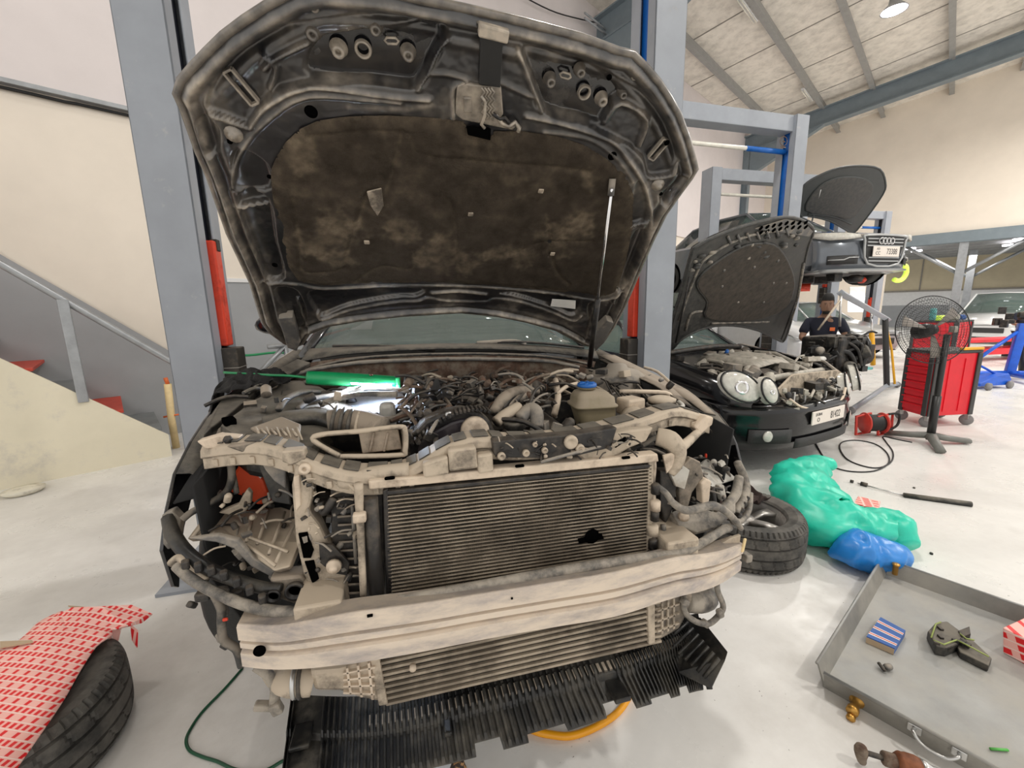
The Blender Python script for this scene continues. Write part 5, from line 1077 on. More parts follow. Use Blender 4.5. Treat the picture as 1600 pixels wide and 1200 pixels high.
m = MB(); p = PZ(1352, 806, 0); m.box((p[0], p[1], .05), (.16, .12, .10), .5); tag(m.build('parts_box', 'carton_small', bevel=.003), 'small red and white box half hidden behind the green bag', 'box')
# galvanised drain tray
A0 = PZ(1287, 1074, 0); A1 = PZ(1384, 902, 0); B1 = PZ(1580, 990, 0); B0 = PZ(1500, 1196, 0); dr = (B0 - A0) / np.linalg.norm(B0 - A0); L_ = 1.05
dl = (A1 - A0); A2 = A0 + dr * L_; A3 = A1 + dr * L_
t = thing('drain_tray', (A0 + A3) / 2, 'shallow galvanised metal drain tray on the floor at lower right', 'tray')
up = np.array([0, 0, 1.]); hgt = .085; th = .006
MB().prism([A0 + up * .012, A1 + up * .012, A3 + up * .012, A2 + up * .012], (0, 0, .004)).build('tray_floor', 'galv', t)
dlu = dl / np.linalg.norm(dl)
for n_, (p, q_, nn) in {'side_wall': (A0, A1, -dr), 'side_wall.': (A2, A3, dr), 'end_wall': (A0, A2, -dlu), 'end_wall.': (A1, A3, dlu)}.items():
    MB().prism([p, q_, q_ + up * hgt + nn * .03, p + up * hgt + nn * .03], -nn * th).build(n_.strip('.'), 'galv_dirty', t)
    MB().tube([p + up * hgt + nn * .03, q_ + up * hgt + nn * .03], .006, 6).build('rolled_edge', 'galv', t)
vp = A0 + dr * .10 - dlu * .035 + up * .03
MB().lathe([(.022, 0), (.022, .012), (.014, .014), (.014, .05), (.018, .052), (.018, .07), (0, .072)], vp + dlu * .03, -dlu, 16).build('brass_valve', 'brass', t); MB().lathe([(.012, 0), (.014, .02), (.010, .026), (0, .028)], vp - dlu * .03 - up * .015, (-dlu - up * .4), 12).build('valve_cap', 'brass', t)
h0 = PZ(1434, 1122, .055); s_0 = (h0 - A0) @ dr; h1 = PZ(1502, 1158, .055); s_1 = (h1 - A0) @ dr; sq = lambda f: s_0 + (s_1 - s_0) * f
hp = [A0 + dr * sq(f) - dlu * o + up * z for f, o, z in ((0, .026, .06), (0, .05, .066), (.2, .062, .05), (.5, .064, .045), (.8, .062, .05), (1, .05, .066), (1, .026, .06))]
MB().tube(spline(hp, 4), .0055, 8).build('handle', 'steel', t)
for s in (s_0, s_1): MB().box(A0 + dr * s - dlu * .024 + up * .06, (.035, .012, .03), math.atan2(dr[1], dr[0])).build('handle_plate', 'steel', t, bevel=.003)
MB().lathe([(.012, 0), (.012, .05), (.016, .052), (.016, .06), (0, .06)], A1 + dr * .035 - dlu * .03 + up * .05, (0, 0, 1), 12).build('brass_bolt', 'brass', t)
# in the tray
TZ = .017
q = [PZ(1354, 994, TZ + .03), PZ(1376, 964, TZ + .03), PZ(1415, 985, TZ + .03), PZ(1398, 1013, TZ + .03)]
bx = thing('spare_part_box', PZ(1385, 992, TZ), 'blue and white striped small box standing in the metal tray', 'box')
MB().prism([Vector(p) for p in q], (0, 0, -.03)).build('carton_body', 'box_blue', bx)
for k, w_ in ((.12, .10), (.42, .10), (.72, .10)):
    a, b, c, d = q[0] + (q[1] - q[0]) * k, q[0] + (q[1] - q[0]) * (k + w_), q[3] + (q[2] - q[3]) * (k + w_), q[3] + (q[2] - q[3]) * k; MB().prism([Vector(p) + Vector((0, 0, .0012)) for p in (a, b, c, d)], (0, 0, -.001)).build('white_stripe', 'paper_white', bx)
    a2 = a + (b - a) * .35; b2 = a + (b - a) * .65; MB().prism([Vector(p) + Vector((0, 0, .002)) for p in (a2, b2, d + (c - d) * .65, d + (c - d) * .35)], (0, 0, -.001)).build('red_line', 'lift_red', bx) if k > .1 else None
for s0_, s1_ in ((q[0], q[3]),): MB().prism([s0_ + np.array([0, 0, -.004]) - dlu * .001, s1_ + np.array([0, 0, -.004]) - dlu * .001, s1_ + np.array([0, 0, -.03]) - dlu * .001, s0_ + np.array([0, 0, -.03]) - dlu * .001], -dlu * .001).build('box_side', 'cardboard', bx)
ld = thing('door_lock', PZ(1490, 1005, TZ), 'black lock mechanism with wires lying in the metal tray', 'car part')
mat('yellow_green', (.30, .36, .10), rough=.5); 
def fz(x, y, z=TZ): return PZ(x, y, z)
m = MB(); m.prism([fz(*p, TZ + .045) for p in ((1450,985),(1462,972),(1480,970),(1500,985),(1508,1000),(1480,1012),(1462,1008))], (0, 0, -.045)); m.build('lock_body', 'plastic_black', ld, bevel=.006)
m = MB(); m.prism([fz(*p, TZ + .03) for p in ((1490,998),(1510,990),(1550,1028),(1545,1040),(1500,1018))], (0, 0, -.03)); m.build('lock_arm', 'plastic_black', ld, bevel=.004)
m = MB(); m.prism([fz(*p, TZ + .05) for p in ((1497,985),(1515,978),(1517,990),(1503,995))], (0, 0, -.03)); m.build('lever', 'dark_part', ld, bevel=.003)
for pts in ([(1455,996),(1462,975),(1470,972)], [(1458,1000),(1475,1007),(1488,1002),(1495,1000)], [(1495,1000),(1515,1010),(1545,1026)], [(1500,990),(1510,998),(1522,1000)]): MB().tube([fz(x, y, TZ + .053) for x, y in pts], .003, 6).build('wire', 'yellow_green', ld)
for k in range(7):
    r = random.Random(k); MB().box(fz(1455 + r.random() * 60, 980 + r.random() * 30, TZ + .045), (.02, .014, .018), r.random() * 3).build('clip', 'dark_part', ld, bevel=.002)
sp = thing('small_fitting', fz(1383, 1042), 'small grey metal fitting lying near the blue striped box in the tray', 'fitting')
MB().blob(fz(1388, 1042, TZ + .012), (.018, .014, .012), 2, .3, 4).build('lump', 'grey_part', sp); MB().tube([fz(1373, 1036, TZ + .012), fz(1382, 1048, TZ + .01)], .006).build('pin', 'dark_part', sp)
m = MB(); m.tube([fz(1547, 1170, TZ + .005), fz(1575, 1172, TZ + .005)], .004); mat('tie_green', (.10, .45, .08), rough=.5); tag(m.build('cable_tie', 'tie_green'), 'short bright green cable tie in the corner of the metal tray', 'cable tie')
carton('carton_right', (.85, -.5, .15), (.1, .15, .98), .032, .03)
bq = [fz(1567, 1018, TZ), fz(1578, 950, .06), fz(1640, 930, .1), fz(1680, 1060, TZ)]
m = MB(); c0 = fz(1567, 1020, TZ); e1_ = np.array([.02, -.22, 0]); e2_ = np.array([.24, .02, 0])
m.prism([c0, c0 + e1_, c0 + e1_ + e2_, c0 + e2_], (.01, .02, .10)); tag(m.build('red_box', 'carton_right', bevel=.004), 'red and white checked box standing in the tray at the right picture edge', 'box')
# drive shaft at the lower edge
ax = thing('drive_shaft', PZ(1400, 1190, 0), 'greasy drive shaft with rusty joint lying below the metal tray', 'car part')
s0 = PZ(1347, 1172, .055); s1 = PZ(1450, 1206, .04); s1[2] = .04; s0[2] = .05; dd = (s1 - s0); d1 = dd / np.linalg.norm(dd)
MB().tube([s0, s0 + dd * .45], .008, 10).build('shaft', 'dark_part', ax)
MB().tube(spline([s0 + np.array([0, .004, .016]), s0 + np.array([0, 0, -.02]), s0 + np.array([.004, -.004, -.04])], 3), [.014, .018, .018, .015, .013, .012, .010], 12).build('ball_end', 'rust', ax)
MB().lathe([(.018, 0), (.021, .005), (.021, .035), (.017, .04)], s0 + dd * .32, d1, 12).build('nut', 'rust', ax)
mat('rusty', (.20, .07, .03), rough=.6, metal=.3, var=.4, vscale=40); MB().lathe([(.024, 0), (.030, .008), (.032, .012), (.031, .020), (.033, .026), (.033, .05), (.030, .06)], s0 + dd * .52, d1, 24).build('joint_cup', 'rusty', ax)
MB().lathe([(.030, 0), (.028, .015), (.020, .03), (.018, .05), (.024, .07), (0, .075)], s0 + dd * .52 + d1 * .06, d1, 24).build('joint_stub', 'steel', ax)
# damper rod farther right
rd = thing('damper_rod', PZ(1430, 772, 0), 'thin rod with black sleeve lying on the floor beyond the bags', 'rod')
a, b, c, d = PZ(1340, 755, .012), PZ(1412, 774, .012), PZ(1518, 788, .016), PZ(1350, 757, .012)
MB().tube([a, b], .005, 6).build('rod', 'steel', rd); MB().tube([b, c], .020, 10).build('sleeve', 'plastic_black', rd); MB().lathe([(.018, -.02), (.018, .02)], d, (b - a), 12).build('collar', 'dark_part', rd); MB().lathe([(.012, -.01), (.012, .01)], PZ(1331, 752, .012), (b - a), 10).build('end_nut', 'dark_part', rd)
# hoses and cables on the floor
def floor_line(name, pts, r, mt, label, cat='hose'): m = MB(); m.tube(spline([PZ(x, y, r) for x, y in pts], 6), r, 8); return tag(m.build(name, mt), label, cat)
mat('hose_green', (.006, .07, .03), rough=.4, var=.3); mat('hose_yellow', (.85, .36, .01), rough=.35, var=.08)
floor_line('green_hose', [(379,1044),(352,1075),(318,1110),(300,1135),(291,1155),(296,1172),(315,1182),(340,1190),(370,1203),(410,1205),(440,1190),(480,1170),(520,1150)], .005, 'hose_green', 'thin dark green hose curling on the floor under the front bumper beam')
floor_line('yellow_hose', [(800,1125),(836,1142),(862,1148),(890,1150),(920,1141),(950,1125),(970,1108),(985,1085)], .012, 'hose_yellow', 'bright yellow hose on the floor below the black undertray')
floor_line('black_cable', [(1272,688),(1283,708),(1296,726),(1325,736),(1365,736),(1388,724),(1386,708),(1368,694),(1340,688),(1318,690),(1312,699),(1322,716),(1345,727),(1372,731),(1392,722),(1395,706),(1384,690),(1380,682),(1400,686),(1425,691)], .006, 'cable_black', 'black cable looped on the floor in front of the black car', 'cable')
m = MB(); p = PZ(716, 1208, .05); m.blob(p, (.028, .028, .045), 3, .15, 3); mat('speckle', (.02, .012, .01), rough=.6, dust=(.45, .24, .09), dscale=70, damt=.45, dsharp=.04); tag(m.build('speckled_lump', 'speckle'), 'brown and black speckled lump under the undertray edge', 'lump')
for k, (x, y) in enumerate(((1428, 763), (1400, 814), (1455, 866))): 
    m = MB(); m.lathe([(.008, 0), (.008, .01), (0, .011)], PZ(x, y, 0), seg=6); tag(m.build('loose_nut', 'dark_part'), ['loose nut on the floor nearest the damper rod sleeve', 'loose nut on the floor right of the green bag', 'loose nut on the floor nearest the tray far edge'][k], 'nut', 'loose nuts on the floor')
# ================================================================== other cars
mat('merc_black', (.006, .006, .007), rough=.18, var=.1, coat=.3, spec=.35); mat('audi_grey', (.13, .145, .165), rough=.25, metal=.35, var=.1, coat=.6); mat('silver', (.42, .43, .43), rough=.3, metal=.4, coat=.5, var=.08); mat('car_white', (.72, .72, .72), rough=.3, coat=.5, var=.06)
mat('lens', (.62, .60, .54), rough=.12, var=.25, vscale=25, coat=.5); mat('lens_clear', (.75, .78, .78), rough=.08, coat=.8); mat('glass_dark', (.05, .06, .06), rough=.05, spec=.8); mat('mesh_dark', (.03, .03, .03), rough=.6, var=.5, vscale=120)
mat('plate', (.80, .73, .66), rough=.45, var=.04); mat('ink', (.05, .045, .04), rough=.6); mat('pad_grey', (.045, .038, .032), rough=.95, var=.4, vscale=30, dust=(.085, .07, .055), dscale=14, damt=.45, dsharp=.25); mat('hood_dark', (.030, .031, .031), rough=.42, var=.3, vscale=20, dust=(.11, .105, .095), dscale=22, damt=.4, dsharp=.2); mat('hood_smooth', (.045, .05, .05), rough=.5, var=.15)
mat('engine_pale', (.42, .39, .33), rough=.6, var=.35, vscale=18, dust=(.55, .50, .43), dscale=9, damt=.4)
class Frame:
    def __init__(s, loc, yaw): s.M = frame(loc, yaw); s.o = np.array(loc, float); s.x = np.array([math.cos(yaw), math.sin(yaw), 0]); s.y = np.array([-math.sin(yaw), math.cos(yaw), 0]); s.yaw = yaw
    def P(s, px, py, yl): return on(px, py, s.y, s.y @ s.o + yl)
    def L(s, x, y, z): return s.o + s.x * x + s.y * y + np.array([0, 0, z])
    def pts(s, pts, yl=None): return [s.P(p[0], p[1], p[2] if len(p) > 2 else yl) for p in pts]
    def slab(s, name, pts, yl, t, mt, par, bevel=.004): m = MB(); m.prism(s.pts(pts, yl), s.y * t); return m.build(name, mt, par, bevel=bevel)
    def mb(s): return MB(s.M)
def shell(fr, par, mt, L=4.7, W=.90, ws=1.25, roof=1.42, nose_z=.72, belt=.95, bay=True, tail=True, nose=None):
    """car body: nose at local y=0, pointing -y"""
    sec = nose or [(0.0, .62, .24, .50, .56), (.06, .76, .20, .52, .62), (.22, .86, .18, .56, .70), (.55, W - .01, .20, .60, .76)]
    sec = sec + [(ws - .1, W, .22, .64, .86), (ws + .1, W, .22, .66, belt), (L * .55, W, .22, .68, belt + .02), (L - .9, W, .22, .68, belt + .03), (L - .2, W - .06, .28, .66, belt), (L, W - .16, .40, .62, belt - .12)]
    rows = []
    for y, w_, zb, zm, zt in sec: rows.append([(-w_ + .08, y, zb), (-w_, y, zb + .08), (-w_ - .005, y, zm), (-w_ + .02, y, zt - .05), (-w_ + .07, y, zt), (0, y, zt + (.0 if y < ws else .02)), (w_ - .07, y, zt), (w_ - .02, y, zt - .05), (w_ + .005, y, zm), (w_, y, zb + .08), (w_ - .08, y, zb)])
    b = fr.mb().grid(rows).build('body', mt, par); b.data.set_sharp_from_angle(angle=math.radians(35))
    m = fr.mb(); n = 11; m.add([rows[0][i] for i in range(n)], [list(range(n))]); m.build('nose_panel', mt, par)
    gh = [(ws + .0, W - .12, belt - .02), (ws + .75, W - .32, roof - .02), (ws + 1.5, W - .30, roof), (L - 1.3, W - .32, roof - .06), (L - .75, W - .15, belt + .02)]
    rows = [[(-W + .05, y if i < 3 else y, belt - .02), (-w_, y, z - .02), (0, y, z + .01), (w_, y, z - .02), (W - .05, y, belt - .02)] for i, (y, w_, z) in enumerate(gh)]
    fr.mb().grid(rows[:2], thick=.004).build('windscreen', 'glass', par); fr.mb().grid([r[1:4] for r in rows[1:4]], thick=.02).build('roof', mt, par)
    for s in (0, 3): fr.mb().grid([r[s:s + 2] for r in rows[1:4]], thick=.004).build('side_glass', 'glass_dark', par)
    fr.mb().grid(rows[3:], thick=.004).build('rear_glass', 'glass_dark', par)
    for s in (1, 3): fr.mb().tube([rows[0][s], rows[1][s], rows[2][s], rows[3][s], rows[4][s]], .03, 6).build('pillar', mt, par)
    for y in (.85, L - 1.0):
        for s in (-1, 1):
            m = fr.mb(); m.lathe([(.20, -.10), (.30, -.11), (.325, -.08), (.325, .08), (.30, .11), (.20, .11)], (s * (W - .10), y, .325), (s, 0, 0), 28, cap=False); wh = m.build('wheel', 'rubber_black', par)
            m = fr.mb(); m.lathe([(.20, .08), (.18, .06), (.05, .09), (0, .09)], (s * (W - .10), y, .325), (s, 0, 0), 20, cap=False); m.build('rim', 'steel', wh)
            m = fr.mb(); m.lathe([(.355, -.02), (.355, .012), (.0, .012)], (s * (W - .006), y, .345), (s, 0, 0), 32, cap=False); m.build('wheel_arch', 'hole_black', par) if s < 9 else None
    return b
def on_plane(o, n): n = np.array(n, float); return lambda px, py, h=0.: on(px, py, n, n @ o) + n / np.linalg.norm(n) * h
def num_plate(fr, par, c, w_, h_, left, right, upper, mtx='ink'):
    """plate at world point c facing local -y"""
    M = Matrix.Translation(Vector(c)) @ Matrix.Rotation(fr.yaw, 4, 'Z') @ Matrix.Rotation(math.radians(90), 4, 'X')
    m = MB(M); m.box((0, 0, -.006), (w_, h_, .012)); p = m.build('number_plate', 'plate', par, bevel=.004)
    text_obj(right, 'plate_digits', M @ Matrix.Translation((w_ * .20, -.004, .001)), h_ * .78, mtx, p, sx=.72)
    text_obj(upper, 'plate_word', M @ Matrix.Translation((-w_ * .32, h_ * .24, .001)), h_ * .30, mtx, p); text_obj(left, 'plate_letter', M @ Matrix.Translation((-w_ * .32, -h_ * .18, .001)), h_ * .45, mtx, p)
    return p
# ------------------------------------------------------------------ black saloon with bonnet up
pc = PD(1291, 643, 3.63); YAW = math.radians(14)
ML = np.array([pc[0], pc[1], 0]) ; fr = Frame(ML + np.array([-math.sin(YAW), math.cos(YAW), 0]) * .05, YAW)
me_ = thing('black_saloon', fr.o, 'black saloon with oval headlamps and open bonnet parked right of the stripped car', 'car')
shell(fr, me_, 'merc_black', L=4.8, W=.91, ws=1.35, roof=1.45, nose=[(0.16, .66, .26, .50, .58), (.22, .76, .22, .54, .62), (.34, .85, .20, .58, .68), (.55, .905, .20, .60, .74)])
# bumper skin
rows = []
_side = [(.912, y) for y in (.40, .46, .50)]
for x, yb in [(-a, b) for a, b in _side[::-1]] + [(x, .34 * abs(x / .9) ** 3.2) for x in np.linspace(-.90, .90, 25)] + _side:
    rows.append([(x, yb + .10, .20), (x, yb - .01, .22), (x, yb - .05, .32), (x, yb - .06, .45), (x, yb - .045, .52), (x, yb - .06, .55), (x, yb - .02, .60), (x, yb + .06, .62)])
bp = fr.mb().grid(rows, thick=.01).build('bumper', 'merc_black', me_)
fr.mb().grid([[(x, .34 * abs(x / .9) ** 3.2 - .062, .245), (x, .34 * abs(x / .9) ** 3.2 - .070, .33)] for x in np.linspace(-.42, .42, 14)], thick=.006).build('lower_mesh', 'mesh_dark', me_)
for s in (-1, 1):
    fr.mb().grid([[(s * x, .34 * abs(x / .9) ** 3.2 - .068, .30), (s * x, .34 * abs(x / .9) ** 3.2 - .072, .42)] for x in np.linspace(.47, .78, 8)], thick=.006).build('side_mesh', 'mesh_dark', me_)
    fr.mb().lathe([(.050, 0), (.046, .010), (.025, .016), (0, .016)], (s * .655, .34 * (.655 / .9) ** 3.2 - .07, .365), (s * .3, -1, 0), 24).build('fog_lamp', 'lens', me_)
num_plate(fr, me_, fr.L(0, -.075, .485), .52, .115, 'O', '81422', 'DUBAI')
def oval_lamp(px, py, yl, rx, rz, nrm, tilt, name='headlamp'):
    c = fr.P(px, py, yl); nz = Vector(fr.x * nrm[0] + fr.y * nrm[1] + np.array([0, 0, nrm[2]])).normalized(); ux = Vector((0, 0, 1)).cross(nz).normalized(); uz = nz.cross(ux); ca, sa = math.cos(tilt), math.sin(tilt); ux, uz = ux * ca + uz * sa, uz * ca - ux * sa
    rows = []
    for t_, h in ((1.08, -.06), (1.0, .0), (.92, .010), (.7, .018), (.4, .023), (.0, .025)): rows.append([Vector(c) + ux * rx * t_ * math.cos(a) + uz * rz * t_ * math.sin(a) + nz * h for a in np.linspace(0, 2 * math.pi, 32, endpoint=False)])
    m = MB(); m.grid(rows, closed=True); o = m.build(name, 'lens', me_)
    m = MB(); m.lathe([(rx * .35, .0), (rx * .33, .012), (rx * .25, .014), (rx * .2, .004), (0, .004)], Vector(c) + nz * .018 + uz * -.01, nz, 20, cap=False); m.build('lamp_ring', 'chrome', o)
    rows = [[Vector(c) + ux * rx * 1.05 * math.cos(a) + uz * rz * 1.05 * math.sin(a) for a in np.linspace(0, 2 * math.pi, 32, endpoint=False)]]; m = MB(); m.tube(rows[0], .008, 6, closed=True); m.build('lamp_rim', 'merc_black', o)
oval_lamp(1158, 604, .20, .170, .105, (-.55, -1, .28), -.55); oval_lamp(1203, 611, .06, .066, .105, (-.3, -1, .25), .32)
oval_lamp(1339, 589, .22, .160, .105, (.55, -1, .25), .55); oval_lamp(1323, 600, .06, .062, .105, (.3, -1, .25), -.32)
# fenders above the lamps and the open bay
for s in (-1, 1):
    rows = []
    for y, w_, z in ((.16, .74, .68), (.30, .86, .76), (.55, .90, .84), (.9, .905, .90), (1.3, .905, .96)): rows.append([(s * (w_ - .17), y, z + .005), (s * (w_ - .08), y, z + .005), (s * w_, y, z - .06), (s * (w_ + .005), y, z - .25)])
    fr.mb().grid(rows, thick=.008).build('fender', 'merc_black', me_)
fr.slab('grille_recess', [(1215,610),(1240,585),(1310,578),(1325,590),(1318,620),(1262,636),(1232,634)], .13, .02, 'dusty_beige', me_)
def fjunk(fr, par, name, n, box, sr, mats_, seed):
    r = random.Random(seed); ms = {k: fr.mb() for k in mats_}
    for i in range(n):
        p = [r.uniform(*b) for b in box]; m = ms[r.choice(mats_)]; s = r.uniform(*sr); k = r.random(); R = Matrix.Rotation(r.uniform(0, 3), 3, 'Z') @ Matrix.Rotation(r.uniform(-.5, .5), 3, 'X')
        if k < .5: m.box(p, (s * r.uniform(.6, 2), s * r.uniform(.6, 1.4), s * r.uniform(.4, 1)), R=R)
        elif k < .75: m.lathe([(s * .5, -s * .6), (s * .5, s * .4), (0, s * .6)], p, R @ Vector((.3, -1, .8)), 10)
        else: d = R @ Vector((s * 2, 0, s * .4)); m.tube([Vector(p) - d, Vector(p) + Vector((0, 0, s * .4)), Vector(p) + d], s * .18, 6)
    for k, m in ms.items():
        if m.v: o = m.build(name, k, par, bevel=.002); o['kind'] = 'stuff'
fjunk(fr, me_, 'grille_fittings', 60, ((-.45, .45), (.02, .12), (.56, .74)), (.03, .07), ['engine_pale', 'mesh_dark', 'engine_pale', 'dark_part'], 31)
fjunk(fr, me_, 'bay_fittings', 110, ((-.68, .68), (.25, 1.25), (.76, .90)), (.04, .11), ['engine_pale', 'grey_part', 'dark_part', 'engine_pale'], 33)
for k in range(5): fr.mb().box((-.34 + k * .17, .05, .63), (.02, .02, .15)).build('grille_bar', 'steel', me_, bevel=.003)
fr.mb().tube(spline([(-.45, .02, .66), (-.3, -.02, .575), (0, -.03, .56), (.3, -.02, .575), (.45, .02, .66)], 5), .012, 8).build('grille_trim', 'dusty_bright', me_)
ec = fr.mb(); ec.grid([[(-.30, y, z - .05), (-.24, y, z), (0, y, z + .035 * math.sin(y * 6)), (.24, y, z), (.30, y, z - .05)] for y, z in ((.42, .86), (.50, .91), (.7, .93), (.9, .94), (1.05, .90))], thick=.01); ec.build('engine_cover', 'engine_pale', me_)
fr.mb().tube(spline([(-.6, .3, .78), (0, .24, .80), (.6, .3, .78)], 5), .03, 8).build('front_crossmember', 'engine_pale', me_); fr.mb().tube([(.1, 1.0, .93), (.14, 1.02, .95)], .02).build('cap', 'cap_blue', me_)
fr.mb().tube(spline([(-.62, 1.2, .95), (0, 1.12, .99), (.62, 1.2, .95)], 5), .03, 8).build('cowl', 'dark_part', me_)
fr.mb().lathe([(.17, 0), (.185, .012), (.17, .024)], (-.36, 1.95, 1.02), (0, -.8, .5), 28, cap=False).build('steering_wheel', 'cream_tube', me_)
for x in (-.36, .36): fr.mb().box((x, 2.5, 1.0), (.48, .16, .75)).build('seat', 'cream_tube', me_, bevel=.06)
# bonnet
def open_hood(fr, par, hinge_y, hinge_z, ang, outline, pad, mt_in, mt_pad, mt_out, ridges=(), name='bonnet'):
    a = math.radians(ang); V = -fr.y * math.cos(a) + np.array([0, 0, math.sin(a)]); N = np.cross(fr.x, V); o = fr.L(0, hinge_y, hinge_z); pp = on_plane(o, N)
    O_ = spline([pp(*p) for p in outline], 3, True); m = MB(); m.prism(O_, -N * .03); h = m.build(name, mt_out, par, bevel=.006)
    m = MB(); m.prism([p + N * .002 for p in O_], N * .006); m.build('inner_frame', mt_in, h)
    m = MB(); m.tube([p + N * .004 for p in O_], .016, 6, closed=True); m.build('rim', mt_in, h)
    if pad:
        Q = spline([pp(*p) for p in pad], 3, True); m = MB(); m.prism([p + N * .008 for p in Q], N * .02); m.build('insulation_pad', mt_pad, h, bevel=.008)
        m = MB(); m.tube([p + N * .012 for p in Q], .014, 6, closed=True); m.build('pad_edge', mt_in, h)
    for r in ridges: m = MB(); m.tube(spline([pp(*p) + N * .012 for p in r], 4), .014, 6); m.build('ridge', 'hose_grey' if mt_in == 'hood_dark' else mt_in, h)
    return h, pp, N
OUTM = [(1040,547),(1050,505),(1066,450),(1080,398),(1088,385),(1120,368),(1165,352),(1225,339),(1256,346),(1270,360),(1262,385),(1252,430),(1241,480),(1226,530),(1214,530),(1185,516),(1145,508),(1105,511),(1068,527),(1050,545)]
hm, ppm, NM = open_hood(fr, me_, 1.32, 1.02, 52, OUTM, [(1101,494),(1104,470),(1088,446),(1098,424),(1150,388),(1186,379),(1214,386),(1234,420),(1238,450),(1224,480),(1188,496),(1145,500)], 'hood_dark', 'pad_grey', 'merc_black',
    [[(1060,500),(1085,430),(1105,400),(1160,370),(1220,358)], [(1070,515),(1078,490),(1095,485)], [(1235,500),(1246,460),(1254,410)], [(1110,504),(1150,503),(1200,502)], [(1130,480),(1150,452),(1172,445),(1196,455),(1206,480)], [(1105,478),(1210,480)]])
m = MB(); m.prism([ppm(*p) + NM * .01 for p in ((1178,356),(1225,341),(1255,347),(1268,360),(1262,368),(1225,362))], NM * .012); m.build('grille_mesh', 'grey_part', hm); 
for k in range(16): 
    x = 1186 + (k % 8) * 10; y = 358 - (k % 8) * 1.1 - (k // 8) * 7 + abs((k % 8) - 4) * .8; c_ = ppm(x, y) + NM * .023; m = MB(); m.lathe([(.022, 0), (.022, .003), (0, .003)], c_, NM, 6); m.build('hex_cell', 'hole_black', hm)
for k in range(26):
    r = random.Random(k + 900); x = r.uniform(1078, 1245); y = 395 + r.uniform(-22, 14) - (x - 1078) * .16 + 12; m = MB(); m.blob(ppm(x, y) + NM * .01, (r.uniform(.02, .05), r.uniform(.02, .05), .02), 1, .3, k); m.build('frame_lump', 'hood_dark' if k % 3 else 'hose_grey', hm)
for k, (x, y) in enumerate(((1125,445),(1175,415),(1205,440),(1212,405),(1150,470),(1190,470),(1128,420),(1225,440))): m = MB(); m.lathe([(.016, 0), (.012, .008), (0, .009)], ppm(x, y) + NM * .028, NM, 10); m.build('pad_clip', 'grey_part', hm)
for k in range(7): m = MB(); m.tube([ppm(1135 + k * 15, 368 - k * 2.2) + NM * .02, ppm(1139 + k * 15, 378 - k * 2) + NM * .02], .012, 6); m.build('vent_slot', 'grey_part', hm)
for a_, b_ in (((1074,430), (1056,535)), ((1240,470), (1221,530))): m = MB(); p0 = ppm(*a_) + NM * .03; p1 = fr.P(b_[0], b_[1], 1.15); m.tube([p0, p1], .010, 8); m.build('gas_strut', 'dark_part', me_)
# ------------------------------------------------------------------ raised grey car
UPZ = 1.78; pa = PD(1379.5, 391, 6.3); fa = Frame((pa[0], pa[1] + .03, pa[2] - .47), 0.)
au = thing('raised_grey_car', (fa.o[0], fa.o[1] + 2, fa.o[2]), 'dark grey car with a four-ring grille held up high on a lift', 'car')
shell(fa, au, 'audi_grey', L=4.9, W=.92, ws=1.3, roof=1.44, nose=[(0.12, .62, .28, .46, .66), (.2, .76, .22, .48, .70), (.34, .87, .20, .52, .76), (.6, .92, .20, .6, .84)])
rows = []
for x in np.linspace(-.91, .91, 25):
    yb = .36 * abs(x / .91) ** 3; rows.append([(x, yb + .12, .17), (x, yb - .03, .20), (x, yb - .04, .34), (x, yb - .03, .50), (x, yb - .01, .62), (x, yb + .06, .70)])
fa.mb().grid(rows, thick=.01).build('bumper', 'audi_grey', au)
fa.mb().grid([[(x, .36 * abs(x / .91) ** 3 - .06, .185), (x, .36 * abs(x / .91) ** 3 - .09, .20), (x, .36 * abs(x / .91) ** 3 + .2, .165)] for x in np.linspace(-.88, .88, 15)], thick=.012).build('splitter', 'silver', au)
gq = [(-.36, .68), (.36, .68), (.40, .60), (.30, .27), (-.30, .27), (-.40, .60)]
m = fa.mb(); m.prism([(x, -.045, z) for x, z in gq], (0, .02, 0)); gg = m.build('grille', 'mesh_dark', au)
m = fa.mb(); m.tube(spline([(x, -.05, z) for x, z in gq], 3, True), .018, 6, closed=True); m.build('grille_frame', 'silver', au)
for z in (.63, .58, .53, .36, .31): fa.mb().box((0, -.055, z), (.70 if z > .5 else .60, .012, .016)).build('grille_slat', 'silver', gg)
for k in range(4): m = fa.mb(); m.lathe([(.040, -.006), (.049, -.006), (.049, .006), (.040, .006), (.040, -.006)], (-.105 + k * .07, -.07, .60), (0, -1, 0), 24, cap=False); m.build('ring_emblem', 'chrome', gg)
num_plate(fa, au, fa.L(0, -.085, .445), .52, .15, 'CC', '73388', 'AD')
for s in (-1, 1):
    m = fa.mb(); m.grid([[(s * .45, -.01, .70), (s * .45, -.03, .65)], [(s * .62, .05, .725), (s * .62, .03, .63)], [(s * .80, .18, .74), (s * .80, .16, .63)], [(s * .925, .40, .76), (s * .925, .36, .69)]], thick=.02); m.build('headlamp', 'lens', au)
    m = fa.mb(); m.grid([[(s * x, .36 * abs(x / .91) ** 3 - .066, .27), (s * x, .36 * abs(x / .91) ** 3 - .066, .40)] for x in np.linspace(.46, .80, 8)], thick=.008); vg = m.build('side_intake', 'mesh_dark', au)
    m = fa.mb(); m.tube([(s * x, .36 * abs(x / .91) ** 3 - .082, .335 + (.03 if x < .6 else 0)) for x in (.46, .58, .64, .72, .80)], .010, 6); m.build('intake_blade', 'silver', vg)
mat('underbody', (.06, .058, .055), rough=.7, var=.4)
fa.mb().box((0, 2.3, .20), (1.5, 4.0, .08)).build('underbody', 'underbody', au); 
